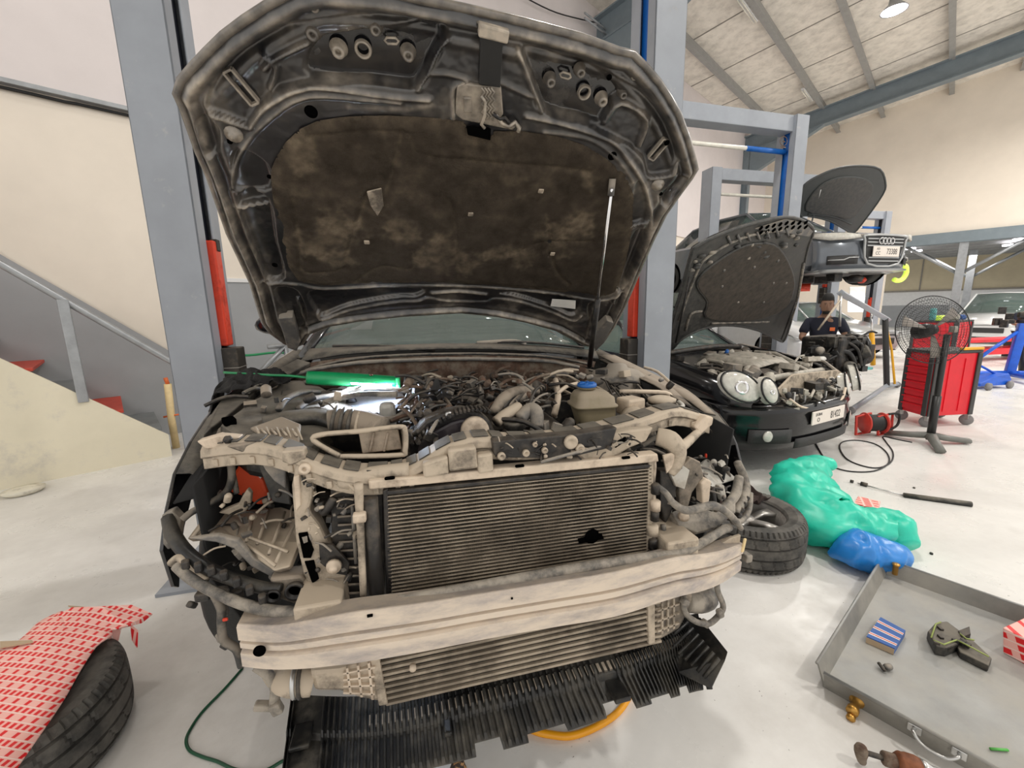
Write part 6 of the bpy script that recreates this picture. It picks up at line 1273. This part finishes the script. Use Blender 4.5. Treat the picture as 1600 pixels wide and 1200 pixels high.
for k in range(8): r = random.Random(k); fa.mb().box((r.uniform(-.6, .6), r.uniform(.3, 1.5), .10), (r.uniform(.1, .3), r.uniform(.1, .4), .12), r.random()).build('chassis_part', 'dark_part', au, bevel=.01)
fa.mb().lathe([(.10, 0), (.12, .08), (.05, .12)], (.02, .35, .02), (0, 0, 1), 14).build('drain_funnel', 'dark_part', au); fa.mb().blob((.10, .30, .05), (.07, .06, .05), 2, .2).build('red_pad', 'lift_red', au)
OUTA = [(1252,300),(1262,285),(1285,272),(1312,262),(1345,259),(1374,264),(1383,285),(1379,304),(1350,345),(1333,364),(1320,358),(1296,345),(1262,337),(1250,335)]
ha, ppa, NA = open_hood(fa, au, 1.32, 1.0, 50, OUTA, [(1258,328),(1272,298),(1298,280),(1330,276),(1356,282),(1362,298),(1345,325),(1328,340),(1300,336)], 'hood_smooth', 'hood_dark', 'audi_grey', [[(1325,278),(1318,300),(1306,335)], [(1300,290),(1312,300),(1318,298)], [(1350,285),(1348,300),(1360,290)], [(1262,334),(1300,338),(1330,350)]])
m = MB(); m.tube([ppa(1281, 295) + NA * .02, fa.P(1269, 345, 1.2)], .012, 6); m.build('gas_strut', 'steel', au)
mat('yellow_green_glow', (.75, .95, .15), rough=.5, emit=(.7, 1, .1), estr=.6)  # glow put into the colour; the loop and the pack are no lamps
# ------------------------------------------------------------------ cars farther back
RYAW2 = math.pi / 2 - RYAW
def simple_car(px, py, D, yaw, mt, label, L=4.6, W=.88, roof=1.45, z0=0.):
    p = D if isinstance(D, tuple) else PD(px, py, D); f = Frame((p[0], p[1], z0), yaw); t = thing('parked_car', f.o, label, 'car', 'cars in the background'); shell(f, t, mt, L=L, W=W, roof=roof, nose_z=.75)
    f.mb().grid([[(-.75, y, z), (0, y, z + .03), (.75, y, z)] for y, z in ((.0, .60), (.12, .70), (.5, .80), (1.0, .90), (1.30, .95))], thick=.01).build('bonnet', mt, t)
    for s in (-1, 1): f.mb().grid([[(s * .5, .0, .66), (s * .5, -.01, .56)], [(s * .70, .07, .68), (s * .70, .06, .57)], [(s * .86, .28, .71), (s * .86, .26, .62)]], thick=.02).build('headlamp', 'lens_clear', t)
    f.mb().box((0, -.01, .45), (.9, .04, .16)).build('grille', 'mesh_dark', t, bevel=.01); return t, f
simple_car(0, 0, (11.5, 7.9), 0., 'silver', 'silver car behind the engine hoist and yellow strap')
simple_car(0, 0, (9.3, 7.6), 0., 'car_white', 'white car seen beside the worker, behind the black saloon', roof=1.45, W=.70)
qq = on(1020, 450, RB, 5.45); simple_car(0, 0, (qq[0], qq[1]), -RYAW2, 'car_white', 'white van parked along the wall, glimpsed left of the black saloon bonnet', L=5.0, W=.95, roof=2.15)
qq = PD(1535, 520, 13.5); t, f = simple_car(0, 0, (qq[0], qq[1]), -1.25, 'car_white', 'white van at the right picture edge behind the blue hoist', L=4.8, W=.95, roof=1.65)
# ================================================================== workshop equipment
mat('tool_red', (.74, .008, .022), rough=.4, var=.08); mat('tool_grey', (.045, .045, .045), rough=.5); mat('fan_black', (.015, .015, .015), rough=.4); mat('fan_base', (.16, .16, .145), rough=.5, var=.2); mat('hoist_blue', (.012, .11, .62), rough=.35); mat('yellow', (.80, .40, .01), rough=.4); mat('reel_red', (.62, .05, .035), rough=.45); mat('caster', (.22, .21, .21), rough=.5); mat('teal', (.12, .42, .42), rough=.4)
def trolley(L_, M_, R_, H, label, z0=.13, extra=True):
    """L_, M_, R_: floor corners; M_ the near upright edge"""
    L_, M_, R_ = (np.array([p[0], p[1], 0]) for p in (L_, M_, R_)); t = thing('tool_trolley', M_, label, 'tool trolley', 'red tool trolleys'); B_ = L_ + R_ - M_; up = np.array([0, 0, 1.])
    c = (L_ + R_) / 2
    MB().prism([p + up * z0 for p in (L_, M_, R_, B_)], (0, 0, H - z0)).build('cabinet', 'tool_red', t, bevel=.01)
    n1 = np.cross(up, L_ - M_); n1 /= np.linalg.norm(n1); n1 *= -1 if n1 @ (c - M_) > 0 else 1
    n2 = np.cross(up, R_ - M_); n2 /= np.linalg.norm(n2); n2 *= -1 if n2 @ (c - M_) > 0 else 1
    for k in range(7):
        z = z0 + .04 + k * (H - z0 - .10) / 7; h = (H - z0 - .10) / 7 - .012; a = M_ + (L_ - M_) * .14; b = M_ + (L_ - M_) * .90; d = MB().prism([a + up * z, b + up * z, b + up * (z + h), a + up * (z + h)], n1 * .014).build('drawer', 'tool_red', t, bevel=.003)
        MB().prism([a + n1 * .014 + up * (z + h - .02), b + n1 * .014 + up * (z + h - .02), b + n1 * .014 + up * (z + h - .01), a + n1 * .014 + up * (z + h - .01)], n1 * .01).build('drawer_pull', 'tool_red', d)
    for k in (.33, .66): a = M_ + (R_ - M_) * k; b = M_ + (R_ - M_) * (k + .03); MB().prism([a + up * (z0 + .05), b + up * (z0 + .05), b + up * (H - .06), a + up * (H - .06)], n2 * .008).build('panel_rib', 'tool_red', t)
    for p, q in ((M_, L_), (L_, M_), (M_, R_), (R_, M_)): e = (q - p) / np.linalg.norm(q - p); nn = n1 if (q is L_ or p is L_) else n2; MB().prism([p + up * z0, p + e * .055 + up * z0, p + e * .055 + up * H, p + up * H], nn * .018).build('corner_post', 'tool_grey', t, bevel=.006)
    cc = (L_ + R_) / 2; MB().prism([cc + (p - cc) * 1.04 + up * H for p in (L_, M_, R_, B_)], (0, 0, .035)).build('worktop', 'tool_grey', t, bevel=.008)
    for p in (L_, M_, R_, B_):
        p2 = p + (cc - p) * .10; w_ = MB().lathe([(.055, -.018), (.062, -.01), (.062, .01), (.055, .018)], p2 + up * .062, (.8, .5, 0), 18).build('caster', 'caster', t); MB().box(p2 + up * .105, (.05, .05, .06)).build('fork', 'steel', w_)
    if extra: a = M_ + (R_ - M_) * .55; b = R_ * 1; MB().prism([a + up * (H + .036) + n2 * .02, b + up * (H + .036) + n2 * .02, b + up * (H + .036) - n2 * .03, a + up * (H + .036) - n2 * .03], (0, 0, .03)).build('edge_pad', 'yellow', t, bevel=.008)
    return t, H
tl_ = PZ(1402, 655, 0); tm_ = PZ(1444, 668, 0); tr_ = PZ(1514, 664, 0)
trolley(tl_, tm_, tr_, .85, 'red tool trolley on casters with a yellow edge pad, behind the pedestal fan')
b0 = PZ(1500, 580, 0); trolley(b0 + np.array([-.9, .4, 0]), b0 + np.array([-.3, 0, 0]), b0 + np.array([.35, .12, 0]), 1.0, 'second red tool trolley with parts on top, standing farther back', extra=False)
for k, (mt, s, dx) in enumerate((('yellow_green_glow', (.25, .14, .10), -.35), ('teal', (.10, .10, .25), -.6), ('light_plastic', (.2, .15, .12), 0), ('box_blue', (.12, .1, .1), .24))):
    m = MB(); p = b0 + np.array([dx, .25, 1.035]); m.box(p + np.array([0, 0, s[2] / 2]), s, k * .4); tag(m.build('shop_item', mt, bevel=.03), ['yellow-green pack on the far red trolley', 'teal bottle-like can on the far red trolley', 'pale carton on the far red trolley', 'small blue carton on the far red trolley'][k], 'pack', 'packs on the far trolley')
# pedestal fan
fb = PZ(1452, 693, 0); ft = thing('pedestal_fan', fb, 'large black pedestal fan with wire guard in front of the red trolley', 'fan')
D_f = (ROT.T @ (fb - EYE))[2]; hub = PD(1470, 512, D_f + .05); hub[0], hub[1] = fb[0] + (hub[0] - fb[0]) * .3, fb[1] + (hub[1] - fb[1]) * .3; zc = hub[2]
MB().tube([fb + np.array([0, 0, .04]), np.array([fb[0], fb[1], zc - .05])], .026, 12).build('pole', 'fan_black', ft); MB().tube([fb + np.array([0, 0, .04]), fb + np.array([0, 0, .5])], .034, 12).build('pole_sleeve', 'fan_black', ft)
for a in (-.35, 1.9, 3.9): d = np.array([math.cos(a), math.sin(a), 0]); MB().tube([fb + np.array([0, 0, .09]), fb + d * .15 + np.array([0, 0, .06]), fb + d * .36 + np.array([0, 0, .03])], [.05, .045, .04], 8, flat=.7).build('foot', 'fan_base', ft)
fc = np.array([fb[0], fb[1], zc]); vw = -ray(1457, 515); vw /= np.linalg.norm(vw); nf = -ROT[:, 2] + ROT[:, 0] * -.12; nf /= np.linalg.norm(nf); fc_c = PD(1457, 515, D_f - .14); Rf = .335
un = np.cross((0, 0, 1), nf); un /= np.linalg.norm(un); vn = np.cross(nf, un)
m = MB()
def gp(r, a, side): bulge = .11 * (1 - (r / Rf) ** 2.5) * side; return fc_c + (un * math.cos(a) + vn * math.sin(a)) * r + nf * bulge
for side in (1, -1):
    for r in (.07, .11, .15, .19, .23, .27, .30): m.tube([gp(r, a, side) for a in np.linspace(0, 2 * math.pi, 40, endpoint=False)], .0016, 4, closed=True)
    for k in range(72): m.tube([gp(r, 2 * math.pi * k / 72, side) for r in (.06, .15, .23, .29, Rf)], .0013, 4)
m.tube([gp(Rf, a, 0) for a in np.linspace(0, 2 * math.pi, 60, endpoint=False)], .005, 6, closed=True)
g_ = m.build('wire_guard', 'fan_black', ft); g_['kind'] = 'stuff'
mat('fan_blade', (.30, .27, .24), rough=.5)
for k in range(3):
    a0_ = k * 2.094 + .5; MB().grid([[fc_c + (un * math.cos(a) + vn * math.sin(a)) * r + nf * (.05 * (a - a0_ - .35)) for a in np.linspace(a0_, a0_ + .35 + .2 * r, 6)] for r in (.06, .13, .20, .28)], thick=.003).build('blade', 'fan_blade', ft)
MB().lathe([(0, .03), (.045, .02), (.055, -.02), (.07, -.05), (.075, -.17), (.05, -.20), (0, -.20)], fc_c, nf, 24, cap=False).build('motor', 'fan_black', ft); MB().box(np.array([fb[0], fb[1], zc]) + ROT[:, 0] * .05, (.05, .05, .06)).build('junction_box', 'light_plastic', ft, bevel=.006)
# cable reel
rb = PZ(1362, 680, 0); rt_ = thing('cable_reel', rb, 'red and black cable reel on the floor beside the black car', 'cable reel'); ax_ = un
for s in (-.11, .11):
    MB().tube([rb + un * s + np.array([0, 0, .02]) + vw * .0, rb + un * s * 1.0 + np.array([-.10, -.02, .02]), rb + un * s + np.array([-.10, 0, .22]), rb + un * s + np.array([.10, 0, .24]), rb + un * s + np.array([.12, 0, .02]), rb + un * s + np.array([0, 0, .02])], .014, 8).build('side_frame', 'reel_red', rt_)
    MB().lathe([(.11, -.008), (.115, 0), (.11, .008)], rb + un * s * .8 + np.array([0, 0, .14]), un, 26).build('flange', 'reel_red', rt_)
MB().lathe([(.085, -.085), (.095, -.05), (.09, 0), (.095, .05), (.085, .085)], rb + np.array([0, 0, .14]), un, 24).build('cable_coil', 'cable_black', rt_); MB().tube(spline([rb + un * .15 + np.array([0, 0, .05]), rb + un * .24 + np.array([0, 0, .12]), rb + un * .24 + np.array([0, 0, .24]), rb + un * .14 + np.array([0, 0, .24])], 4), .012, 8).build('handle', 'cable_black', rt_)
# engine hoist with a hanging engine
hb = PZ(1384, 612, 0); Dh = (ROT.T @ (hb - EYE))[2]; ht = thing('engine_hoist', hb, 'folding engine hoist with black post, grey boom and yellow ram', 'engine hoist')
pt = PD(1383, 497, Dh); bt = PD(1314, 458, 4.85)
MB().tube([hb + np.array([0, 0, .1]), pt], .05, 4).build('post', 'fan_black', ht, bevel=.006); MB().tube([pt + (pt - bt) * .1, pt, bt], .045, 4).build('boom', 'lift_grey', ht, bevel=.004)
r0 = PD(1364, 570, Dh - .1); r1 = PD(1362, 520, Dh - .25); r2 = PD(1362, 485, Dh - .3); MB().tube([r0, r1], .035, 12).build('ram_body', 'yellow', ht); MB().tube([r1, r2], .014, 8).build('ram_rod', 'chrome', ht)
for s, (x, y) in enumerate(((1330, 640), (1402, 600))): e = PZ(x, y, .06); MB().tube([hb + np.array([0, 0, .1]), e], .04, 4).build('leg', 'lift_grey', ht); MB().lathe([(.05, -.015), (.05, .015)], e + np.array([0, 0, -.01]), (1, .3, 0), 14).build('wheel', 'caster', ht)
m = MB(); m.tube([PD(1386, 515, Dh + .1), PD(1393, 545, Dh + .1), PD(1398, 600, Dh + .1)], .02, 4); m.build('strap', 'yellow', ht)
MB().tube([bt, PD(1312, 510, 4.85)], .012, 6).build('chain', 'steel', ht); MB().tube([PD(1312, 470, 4.85), PD(1278, 516, 4.8)], .012, 6).build('sling', 'dusty_beige', ht)
De = 4.8; en = thing('removed_engine', np.array([*PD(1302, 560, De)[:2], PD(1302, 575, De)[2]]), 'black removed engine hanging from the hoist in front of the worker', 'engine')
ec_ = PD(1302, 552, De); MB().box(ec_, (.56, .42, .40), .2).build('block', 'dark_part', en, bevel=.03)
for k in range(55):
    r = random.Random(100 + k); p = PD(r.uniform(1262, 1352), r.uniform(522, 584), De - r.uniform(.1, .25)); s = r.uniform(.03, .095); mt = r.choice(['dark_part', 'plastic_black', 'fan_black', 'dark_part'])
    m = MB(); R = Matrix.Rotation(r.uniform(0, 3), 3, 'Z')
    if k % 3 == 0: m.lathe([(s, -s * .5), (s, s * .5), (s * .6, s * .7), (0, s * .7)], p, (r.uniform(-1, 1), -1, r.uniform(-.5, 1)), 14)
    elif k % 3 == 1: m.box(p, (s * 1.8, s, s * 1.3), R=R)
    else: q = PD(r.uniform(1262, 1358), r.uniform(522, 584), De - .2); m.tube(spline([p, (p + q) / 2 + np.array([0, -.05, .06]), q], 4), s * .3, 8)
    m.build('engine_fitting', mt, en, bevel=.004)
MB().blob(PD(1281, 548, De - .28), (.05, .04, .045), 2, .1).build('pump', 'grey_part', en); MB().blob(PD(1283, 561, De - .28), (.05, .04, .03), 2, .3).build('rag', 'paper_white', en)
MB().tube(spline([PD(1325, 520, De), PD(1345, 525, De), PD(1360, 518, De), PD(1370, 520, De)], 4), .012, 6).build('harness', 'cable_black', en)
m = MB(); m.box(PD(1345, 575, Dh - .2), (.24, .2, .04)); tag(m.build('blue_pan', 'teal', bevel=.01), 'blue-green flat pan under the hanging engine', 'pan')
# blue transmission hoist and jack at the right edge
jb = PZ(1575, 592, 0); jt = thing('blue_hoist', jb, 'blue engine hoist with an upright post at the right picture edge', 'hoist')
MB().tube([jb + np.array([0, 0, .05]), jb + np.array([.12, 0, 1.0])], .085, 4).build('post', 'hoist_blue', jt, bevel=.01)
for e in ((-1.1, .3, .12), (.9, -.5, .12), (-.5, -.6, .12)): MB().tube([jb + np.array([0, 0, .10]), jb + np.array(e)], .05, 4).build('leg', 'hoist_blue', jt)
MB().tube([jb + np.array([.1, 0, .9]), jb + np.array([-.75, .2, .25])], .03, 6).build('brace', 'hoist_blue', jt); MB().tube([jb + np.array([.35, 0, .1]), jb + np.array([.20, 0, .75])], .05, 8).build('ram', 'fan_black', jt)
for k in range(10): r = random.Random(k + 50); MB().box(jb + np.array([r.uniform(-.25, .25), r.uniform(-.1, .2), 1.0 + r.uniform(0, .25)]), (r.uniform(.05, .15), .1, r.uniform(.05, .14)), r.random()).build('held_part', 'dark_part', jt, bevel=.01)
for k, z in ((0, .35), (1, .75)): MB().box(jb + np.array([.1, .9, z]), (2.6, .5, .06 + .1 * (1 - k)), .2).build('shelf', 'tool_red', jt, bevel=.01) if False else None
rk = thing('red_bench', jb + np.array([2.7, 1.9, 0]), 'low red two-tier bench behind the blue hoist', 'bench')
for z, h in ((.22, .14), (.48, .07)): MB().box(jb + np.array([2.7, 1.9, z]), (3.2, .5, h), -.1).build('shelf', 'tool_red', rk, bevel=.01)
for x in (1.3, 4.1): MB().box(jb + np.array([x, 1.95, .23]), (.06, .4, .46)).build('leg', 'tool_grey', rk)
ja = PZ(1560, 606, 0); jk = thing('trolley_jack', ja, 'low blue trolley jack on the floor below the blue hoist', 'jack')
MB().prism([ja + np.array(p) for p in ((-.45, 0, .05), (.1, -.05, .05), (.18, -.05, .14), (.1, -.05, .24), (-.1, 0, .20), (-.45, 0, .10))], (.05, .22, 0)).build('frame', 'hoist_blue', jk, bevel=.01)
for x in (-.4, .1): MB().lathe([(.06, -.02), (.06, .02)], ja + np.array([x, -.08, .06]), (0, 1, 0), 16).build('wheel', 'caster', jk)
MB().tube([ja + np.array([.1, .1, .2]), ja + np.array([-.5, .3, .55])], .018, 6).build('handle', 'hoist_blue', jk)
# signs and bright screen at the back
def sign(px0, py0, px1, py1, D, mt, label, cat, txt=None):
    a = PD(px0, py1, D); b = PD(px1, py1, D); c = PD(px1, py0, D); d = PD(px0, py0, D); m = MB(); m.prism([a, b, c, d], ROT[:, 2] * .03); return tag(m.build('wall_sign', mt), label, cat)
mat('screen', (1, 1, 1), emit=(.92, .94, 1), estr=2.5)
sign(1326, 462, 1352, 487, 14.5, 'screen', 'bright white daylight window glowing behind the worker', 'window'); 
s_ = sign(1328, 448, 1352, 462, 14.6, 'paper_white', 'pale sign with dark lettering hung above the bright window', 'sign')
# yellow-green hose loop by the raised car, a glow put into its colour
ht_ = PD(1408, 428, 6.9); hz = thing('yellow_hose_coil', ht_, 'yellow-green hose loop hanging at the corner of the raised grey car', 'hose')
MB().tube(spline([ht_ + np.array(p) for p in ((.02, 0, .13), (.08, 0, .12), (.11, 0, .02), (.05, 0, -.08), (-.05, 0, -.11), (-.14, 0, -.09))], 5), .035, 10).build('loop', 'yellow_green_glow', hz)
# lift arms under the raised car
for px0, px1, mt in ((1246, 1290, 'lift_red'), (1285, 1322, 'lift_red')):
    p0 = fa.o + np.array([-1.35 + (px0 - 1246) * .02, 1.5, -.02]); p1 = fa.o + np.array([-.75 + (px1 - 1290) * .02, 1.0, -.02]); MB().tube([p0, p1], .07, 4).build('arm', mt, l3)
for sx in (-1, 1):
    for ye in (-.45, 1.0):
        a = np.array([.275 + sx * 1.22, 2.62, .32]); b = np.array([.275 + sx * .55, 2.62 + ye, .34]); MB().tube([a, b], .05, 4).build('arm', 'lift_red', l1)
# round badge on the second lift
p = M2 @ Vector((1.45, -.147, 3.53)); MB().lathe([(.052, 0), (.06, 0), (.06, .003), (.052, .003), (.052, 0)], p, (0, -1, 0), 28, cap=False).build('badge_ring', 'rust', l2)
Mb = Matrix.Translation(p) @ Matrix.Rotation(.03, 4, 'Z') @ Matrix.Rotation(math.radians(90), 4, 'X'); MB(Mb).prism([(-.03, -.012, .002), (.03, -.012, .002), (.018, .004, .002), (.008, -.004, .002), (-.004, .012, .002), (-.016, .0, .002)], (0, 0, .002)).build('badge_mark', 'rust', l2); MB(Mb).box((0, -.072, .002), (.09, .014, .003)).build('badge_word', 'rust', l2)
# pipe bracket high on the wall
q = on(920, 25, RB, WB - .3); t = thing('wall_bracket', q, 'grey pipe bracket high on the wall beside the roof haunch', 'bracket')
for dz in (0, -.10): MB().tube([q + np.array([0, 0, dz]) - RA * .15, q + np.array([0, 0, dz]) + RA * 1.3], .022, 6).build('arm', 'rail_metal', t)
MB().tube(spline([on(820, -4, RB, WB - .15), on(870, 20, RB, WB - .15), on(930, 35, RB, WB - .15), on(960, 40, RB, WB - .15)], 5), .012, 6).build('cable', 'cable_black', t)
# green air hose hung along the wall and a pale angle frame behind the car
t = thing('wall_hose', on(390, 556, RB, WB - .25), 'thin green air hose stretched along the grey wall behind the car', 'hose')
MB().tube(spline([on(330, 557, RB, WB - .25), on(390, 555, RB, WB - .25), on(440, 551, RB, WB - .25), on(500, 560, RB, WB - .25)], 5), .016, 8).build('hose_run', 'lamp_green', t)
t = thing('angle_frame', np.array([*on(425, 560, RB, WB - .8)[:2], 0]), 'pale metal angle frame on the floor behind the left fender', 'frame')
pA = on(398, 590, RB, WB - .8); pB = on(446, 540, RB, WB - .8); pC = on(418, 542, RB, WB - .8)
for a_, b_ in ((pA, pB), (pC, pB), (np.array([pA[0], pA[1], 0]), pA), (np.array([pB[0], pB[1], 0]), pB)): MB().tube([a_, b_], .03, 4).build('bar', 'rail_metal', t)
# ================================================================== worker behind the hanging engine
mat('skin', (.28, .155, .10), rough=.6, var=.08); mat('shirt_navy', (.012, .014, .028), rough=.85, var=.2); mat('hair', (.010, .009, .008), rough=.7); mat('trousers', (.03, .03, .035), rough=.9); mat('shoe', (.02, .018, .016), rough=.6)
DP = 5.3
def skin_chain(name, nodes, edges, mt, parent, sub=2, root=0):
    me = bpy.data.meshes.new(name); base = Vector(parent['_base']); me.from_pydata([tuple(Vector(p) - base) for p, r in nodes], edges, []); o = bpy.data.objects.new(name, me); COL.objects.link(o); o.parent = parent; o['_base'] = list(base)
    o.modifiers.new('skin', 'SKIN'); sk = me.skin_vertices[0].data if me.skin_vertices else None
    if sk is None:
        bpy.context.view_layer.objects.active = o; sk = me.skin_vertices[0].data
    for i, (p, r) in enumerate(nodes): rr = r if hasattr(r, '__len__') else (r, r); sk[i].radius = rr; sk[i].use_root = (i == root)
    md = o.modifiers.new('sub', 'SUBSURF'); md.levels = sub; md.render_levels = sub; o.modifiers['skin'].use_smooth_shade = True; me.materials.append(MATS[mt]); return o
def person(feet, face, H, label, group=None):
    """local: x right of the figure as seen, y towards viewer negative"""
    t = thing('person', feet, label, 'person')
    M = frame(feet, face); k = H / 1.72
    def W(x, y, z): return M @ Vector((x * k, y * k, z * k))
    # trousers and legs
    skin_chain('trousers', [(W(0, .02, .93), (.15 * k, .12 * k)), (W(-.09, .02, .86), .095 * k), (W(-.11, -.02, .48), .065 * k), (W(-.12, .03, .09), .05 * k), (W(.09, .02, .86), .095 * k), (W(.11, -.02, .48), .065 * k), (W(.12, .03, .09), .05 * k)], [(0, 1), (1, 2), (2, 3), (0, 4), (4, 5), (5, 6)], 'trousers', t)
    for s in (-1, 1): m = MB(M); m.blob((s * .12 * k, -.04 * k, .045 * k), (.05 * k, .13 * k, .045 * k), 2); m.build('shoe', 'shoe', t)
    # bare body: neck, head, arms as one surface
    sh = 1.40
    nodes = [(W(0, .0, 1.12), (.10 * k, .08 * k)), (W(0, -.02, 1.38), (.10 * k, .07 * k)), (W(0, -.05, 1.47), .055 * k), (W(0, -.08, 1.56), .06 * k),
             (W(-.19, -.02, 1.37), .055 * k), (W(-.27, -.10, 1.14), .045 * k), (W(-.12, -.32, 1.10), .034 * k), (W(-.07, -.38, 1.12), .030 * k),
             (W(.19, -.02, 1.37), .055 * k), (W(.27, -.12, 1.15), .045 * k), (W(.22, -.36, 1.12), .034 * k), (W(.20, -.44, 1.12), .030 * k)]
    skin_chain('body', nodes, [(0, 1), (1, 2), (2, 3), (1, 4), (4, 5), (5, 6), (6, 7), (1, 8), (8, 9), (9, 10), (10, 11)], 'skin', t)
    # shirt: torso and short sleeves
    nodes = [(W(0, .02, .90), (.16 * k, .12 * k)), (W(0, .01, 1.15), (.165 * k, .12 * k)), (W(0, -.01, 1.36), (.15 * k, .10 * k)), (W(0, -.035, 1.435), (.07 * k, .065 * k)), (W(-.19, -.02, 1.375), .078 * k), (W(-.265, -.08, 1.20), .066 * k), (W(.19, -.02, 1.375), .078 * k), (W(.265, -.09, 1.20), .066 * k)]
    skin_chain('shirt', nodes, [(0, 1), (1, 2), (2, 3), (2, 4), (4, 5), (2, 6), (6, 7)], 'shirt_navy', t)
    m = MB(M); m.box((.09 * k, -.125 * k, 1.28 * k), (.06 * k, .008, .05 * k)); m.build('chest_badge', 'orange_tie', t)
    # head
    hm_ = MB(M); hc = Vector((0, -.10 * k, 1.62 * k)); rows = []
    for z, rx, ry, dy in ((-.125, .030, .035, -.03), (-.11, .048, .055, -.025), (-.07, .064, .082, -.01), (-.02, .074, .094, 0), (.03, .077, .098, .004), (.07, .074, .094, .008), (.105, .056, .072, .01), (.125, .0, .0, .01)):
        rows.append([hc + Vector((math.cos(a) * rx, math.sin(a) * ry + dy, z)) * k for a in np.linspace(0, 2 * math.pi, 24, endpoint=False)])
    hm_.grid(rows, closed=True); hd = hm_.build('head', 'skin', t)
    m = MB(M); m.grid([[hc + Vector((math.cos(a) * rx * 1.07, math.sin(a) * ry * 1.07 + dy, z + (.05 if math.sin(a) < -.4 else -.02 * max(0, math.sin(a))))) * k for a in np.linspace(0, 2 * math.pi, 24, endpoint=False)] for z, rx, ry, dy in ((.02, .075, .097, .01), (.06, .077, .098, .01), (.09, .068, .088, .012), (.118, .045, .06, .012), (.132, .0, .0, .012))], closed=True); m.build('hair', 'hair', hd)
    m = MB(M); m.grid([[hc + Vector((x, -.075 - .02 * (1 - (x / .05) ** 2) - (.0 if z > -.1 else -.012), z)) * k for x in np.linspace(-.052, .052, 9)] for z in (-.085, -.10, -.112, -.124)], thick=.004 * k); m.build('beard', 'hair', hd)
    m = MB(M); m.add([hc + Vector(p) * k for p in ((0, -.095, .02), (-.016, -.09, -.035), (.016, -.09, -.035), (0, -.122, -.03))], [(0, 1, 3), (0, 3, 2), (1, 2, 3), (0, 2, 1)]); m.build('nose', 'skin', hd)
    for s in (-1, 1):
        m = MB(M); m.blob(hc + Vector((s * .03, -.088, .012)) * k, (.009 * k, .005 * k, .004 * k), 1); m.build('eye', 'ink', hd)
        m = MB(M); m.box(hc + Vector((s * .031, -.094, .032)) * k, (.030 * k, .006 * k, .005 * k)); m.build('eyebrow', 'hair', hd); m = MB(M); m.blob(hc + Vector((s * .078, .01, -.005)) * k, (.010 * k, .02 * k, .03 * k), 1); m.build('ear', 'skin', hd)
    m = MB(M); m.box(hc + Vector((0, -.098, -.072)) * k, (.036 * k, .008 * k, .007 * k)); m.build('mouth', 'rust', hd)
    # hands
    for s, w_, el in ((-1, W(-.07, -.38, 1.12), W(-.12, -.32, 1.10)), (1, W(.20, -.44, 1.12), W(.22, -.36, 1.12))):
        d = (w_ - el).normalized(); side = d.cross(Vector((0, 0, 1))).normalized(); pn = [(w_ - d * .01, .026 * k), (w_ + d * .07 * k, (.040 * k, .018 * k))]; ed = [(0, 1)]
        for f_ in range(4):
            b_ = w_ + d * .085 * k + side * (-.03 + .02 * f_) * k; L_ = (.035, .042, .04, .03)[f_] * k; i = len(pn); pn += [(b_, .0095 * k), (b_ + d * L_ - Vector((0, 0, .012 * k)), .009 * k), (b_ + d * L_ * 1.4 - Vector((0, 0, .035 * k)), .008 * k)]; ed += [(1, i), (i, i + 1), (i + 1, i + 2)]
        b_ = w_ + d * .035 * k + side * -s * .035 * k; i = len(pn); pn += [(b_, .012 * k), (b_ + d * .03 * k - side * s * .02 * k, .010 * k)]; ed += [(0, i), (i, i + 1)]
        skin_chain('hand', pn, ed, 'skin', t, 1)
    return t
pf = PD(1291, 477, DP); base = np.array([pf[0], pf[1], 0.]); yawp = math.atan2(-pf[0], pf[1]) * 1.0
hz_ = pf[2] / 1.62 * 1.72
person(base, yawp + .1, hz_, 'person in a navy shirt working behind the hanging engine')
tw_ = PD(1298, 505, DP - .35); m = MB(); m.tube([PD(1310, 470, DP - .3), PD(1275, 520, DP - .35)], .012, 6); 
pf2 = PD(1606, 478, 9.0); person(np.array([pf2[0], pf2[1], 0.]), math.atan2(-pf2[0], pf2[1]) + .4, pf2[2] / 1.62 * 1.72, 'person at the right picture edge reaching to the blue hoist')
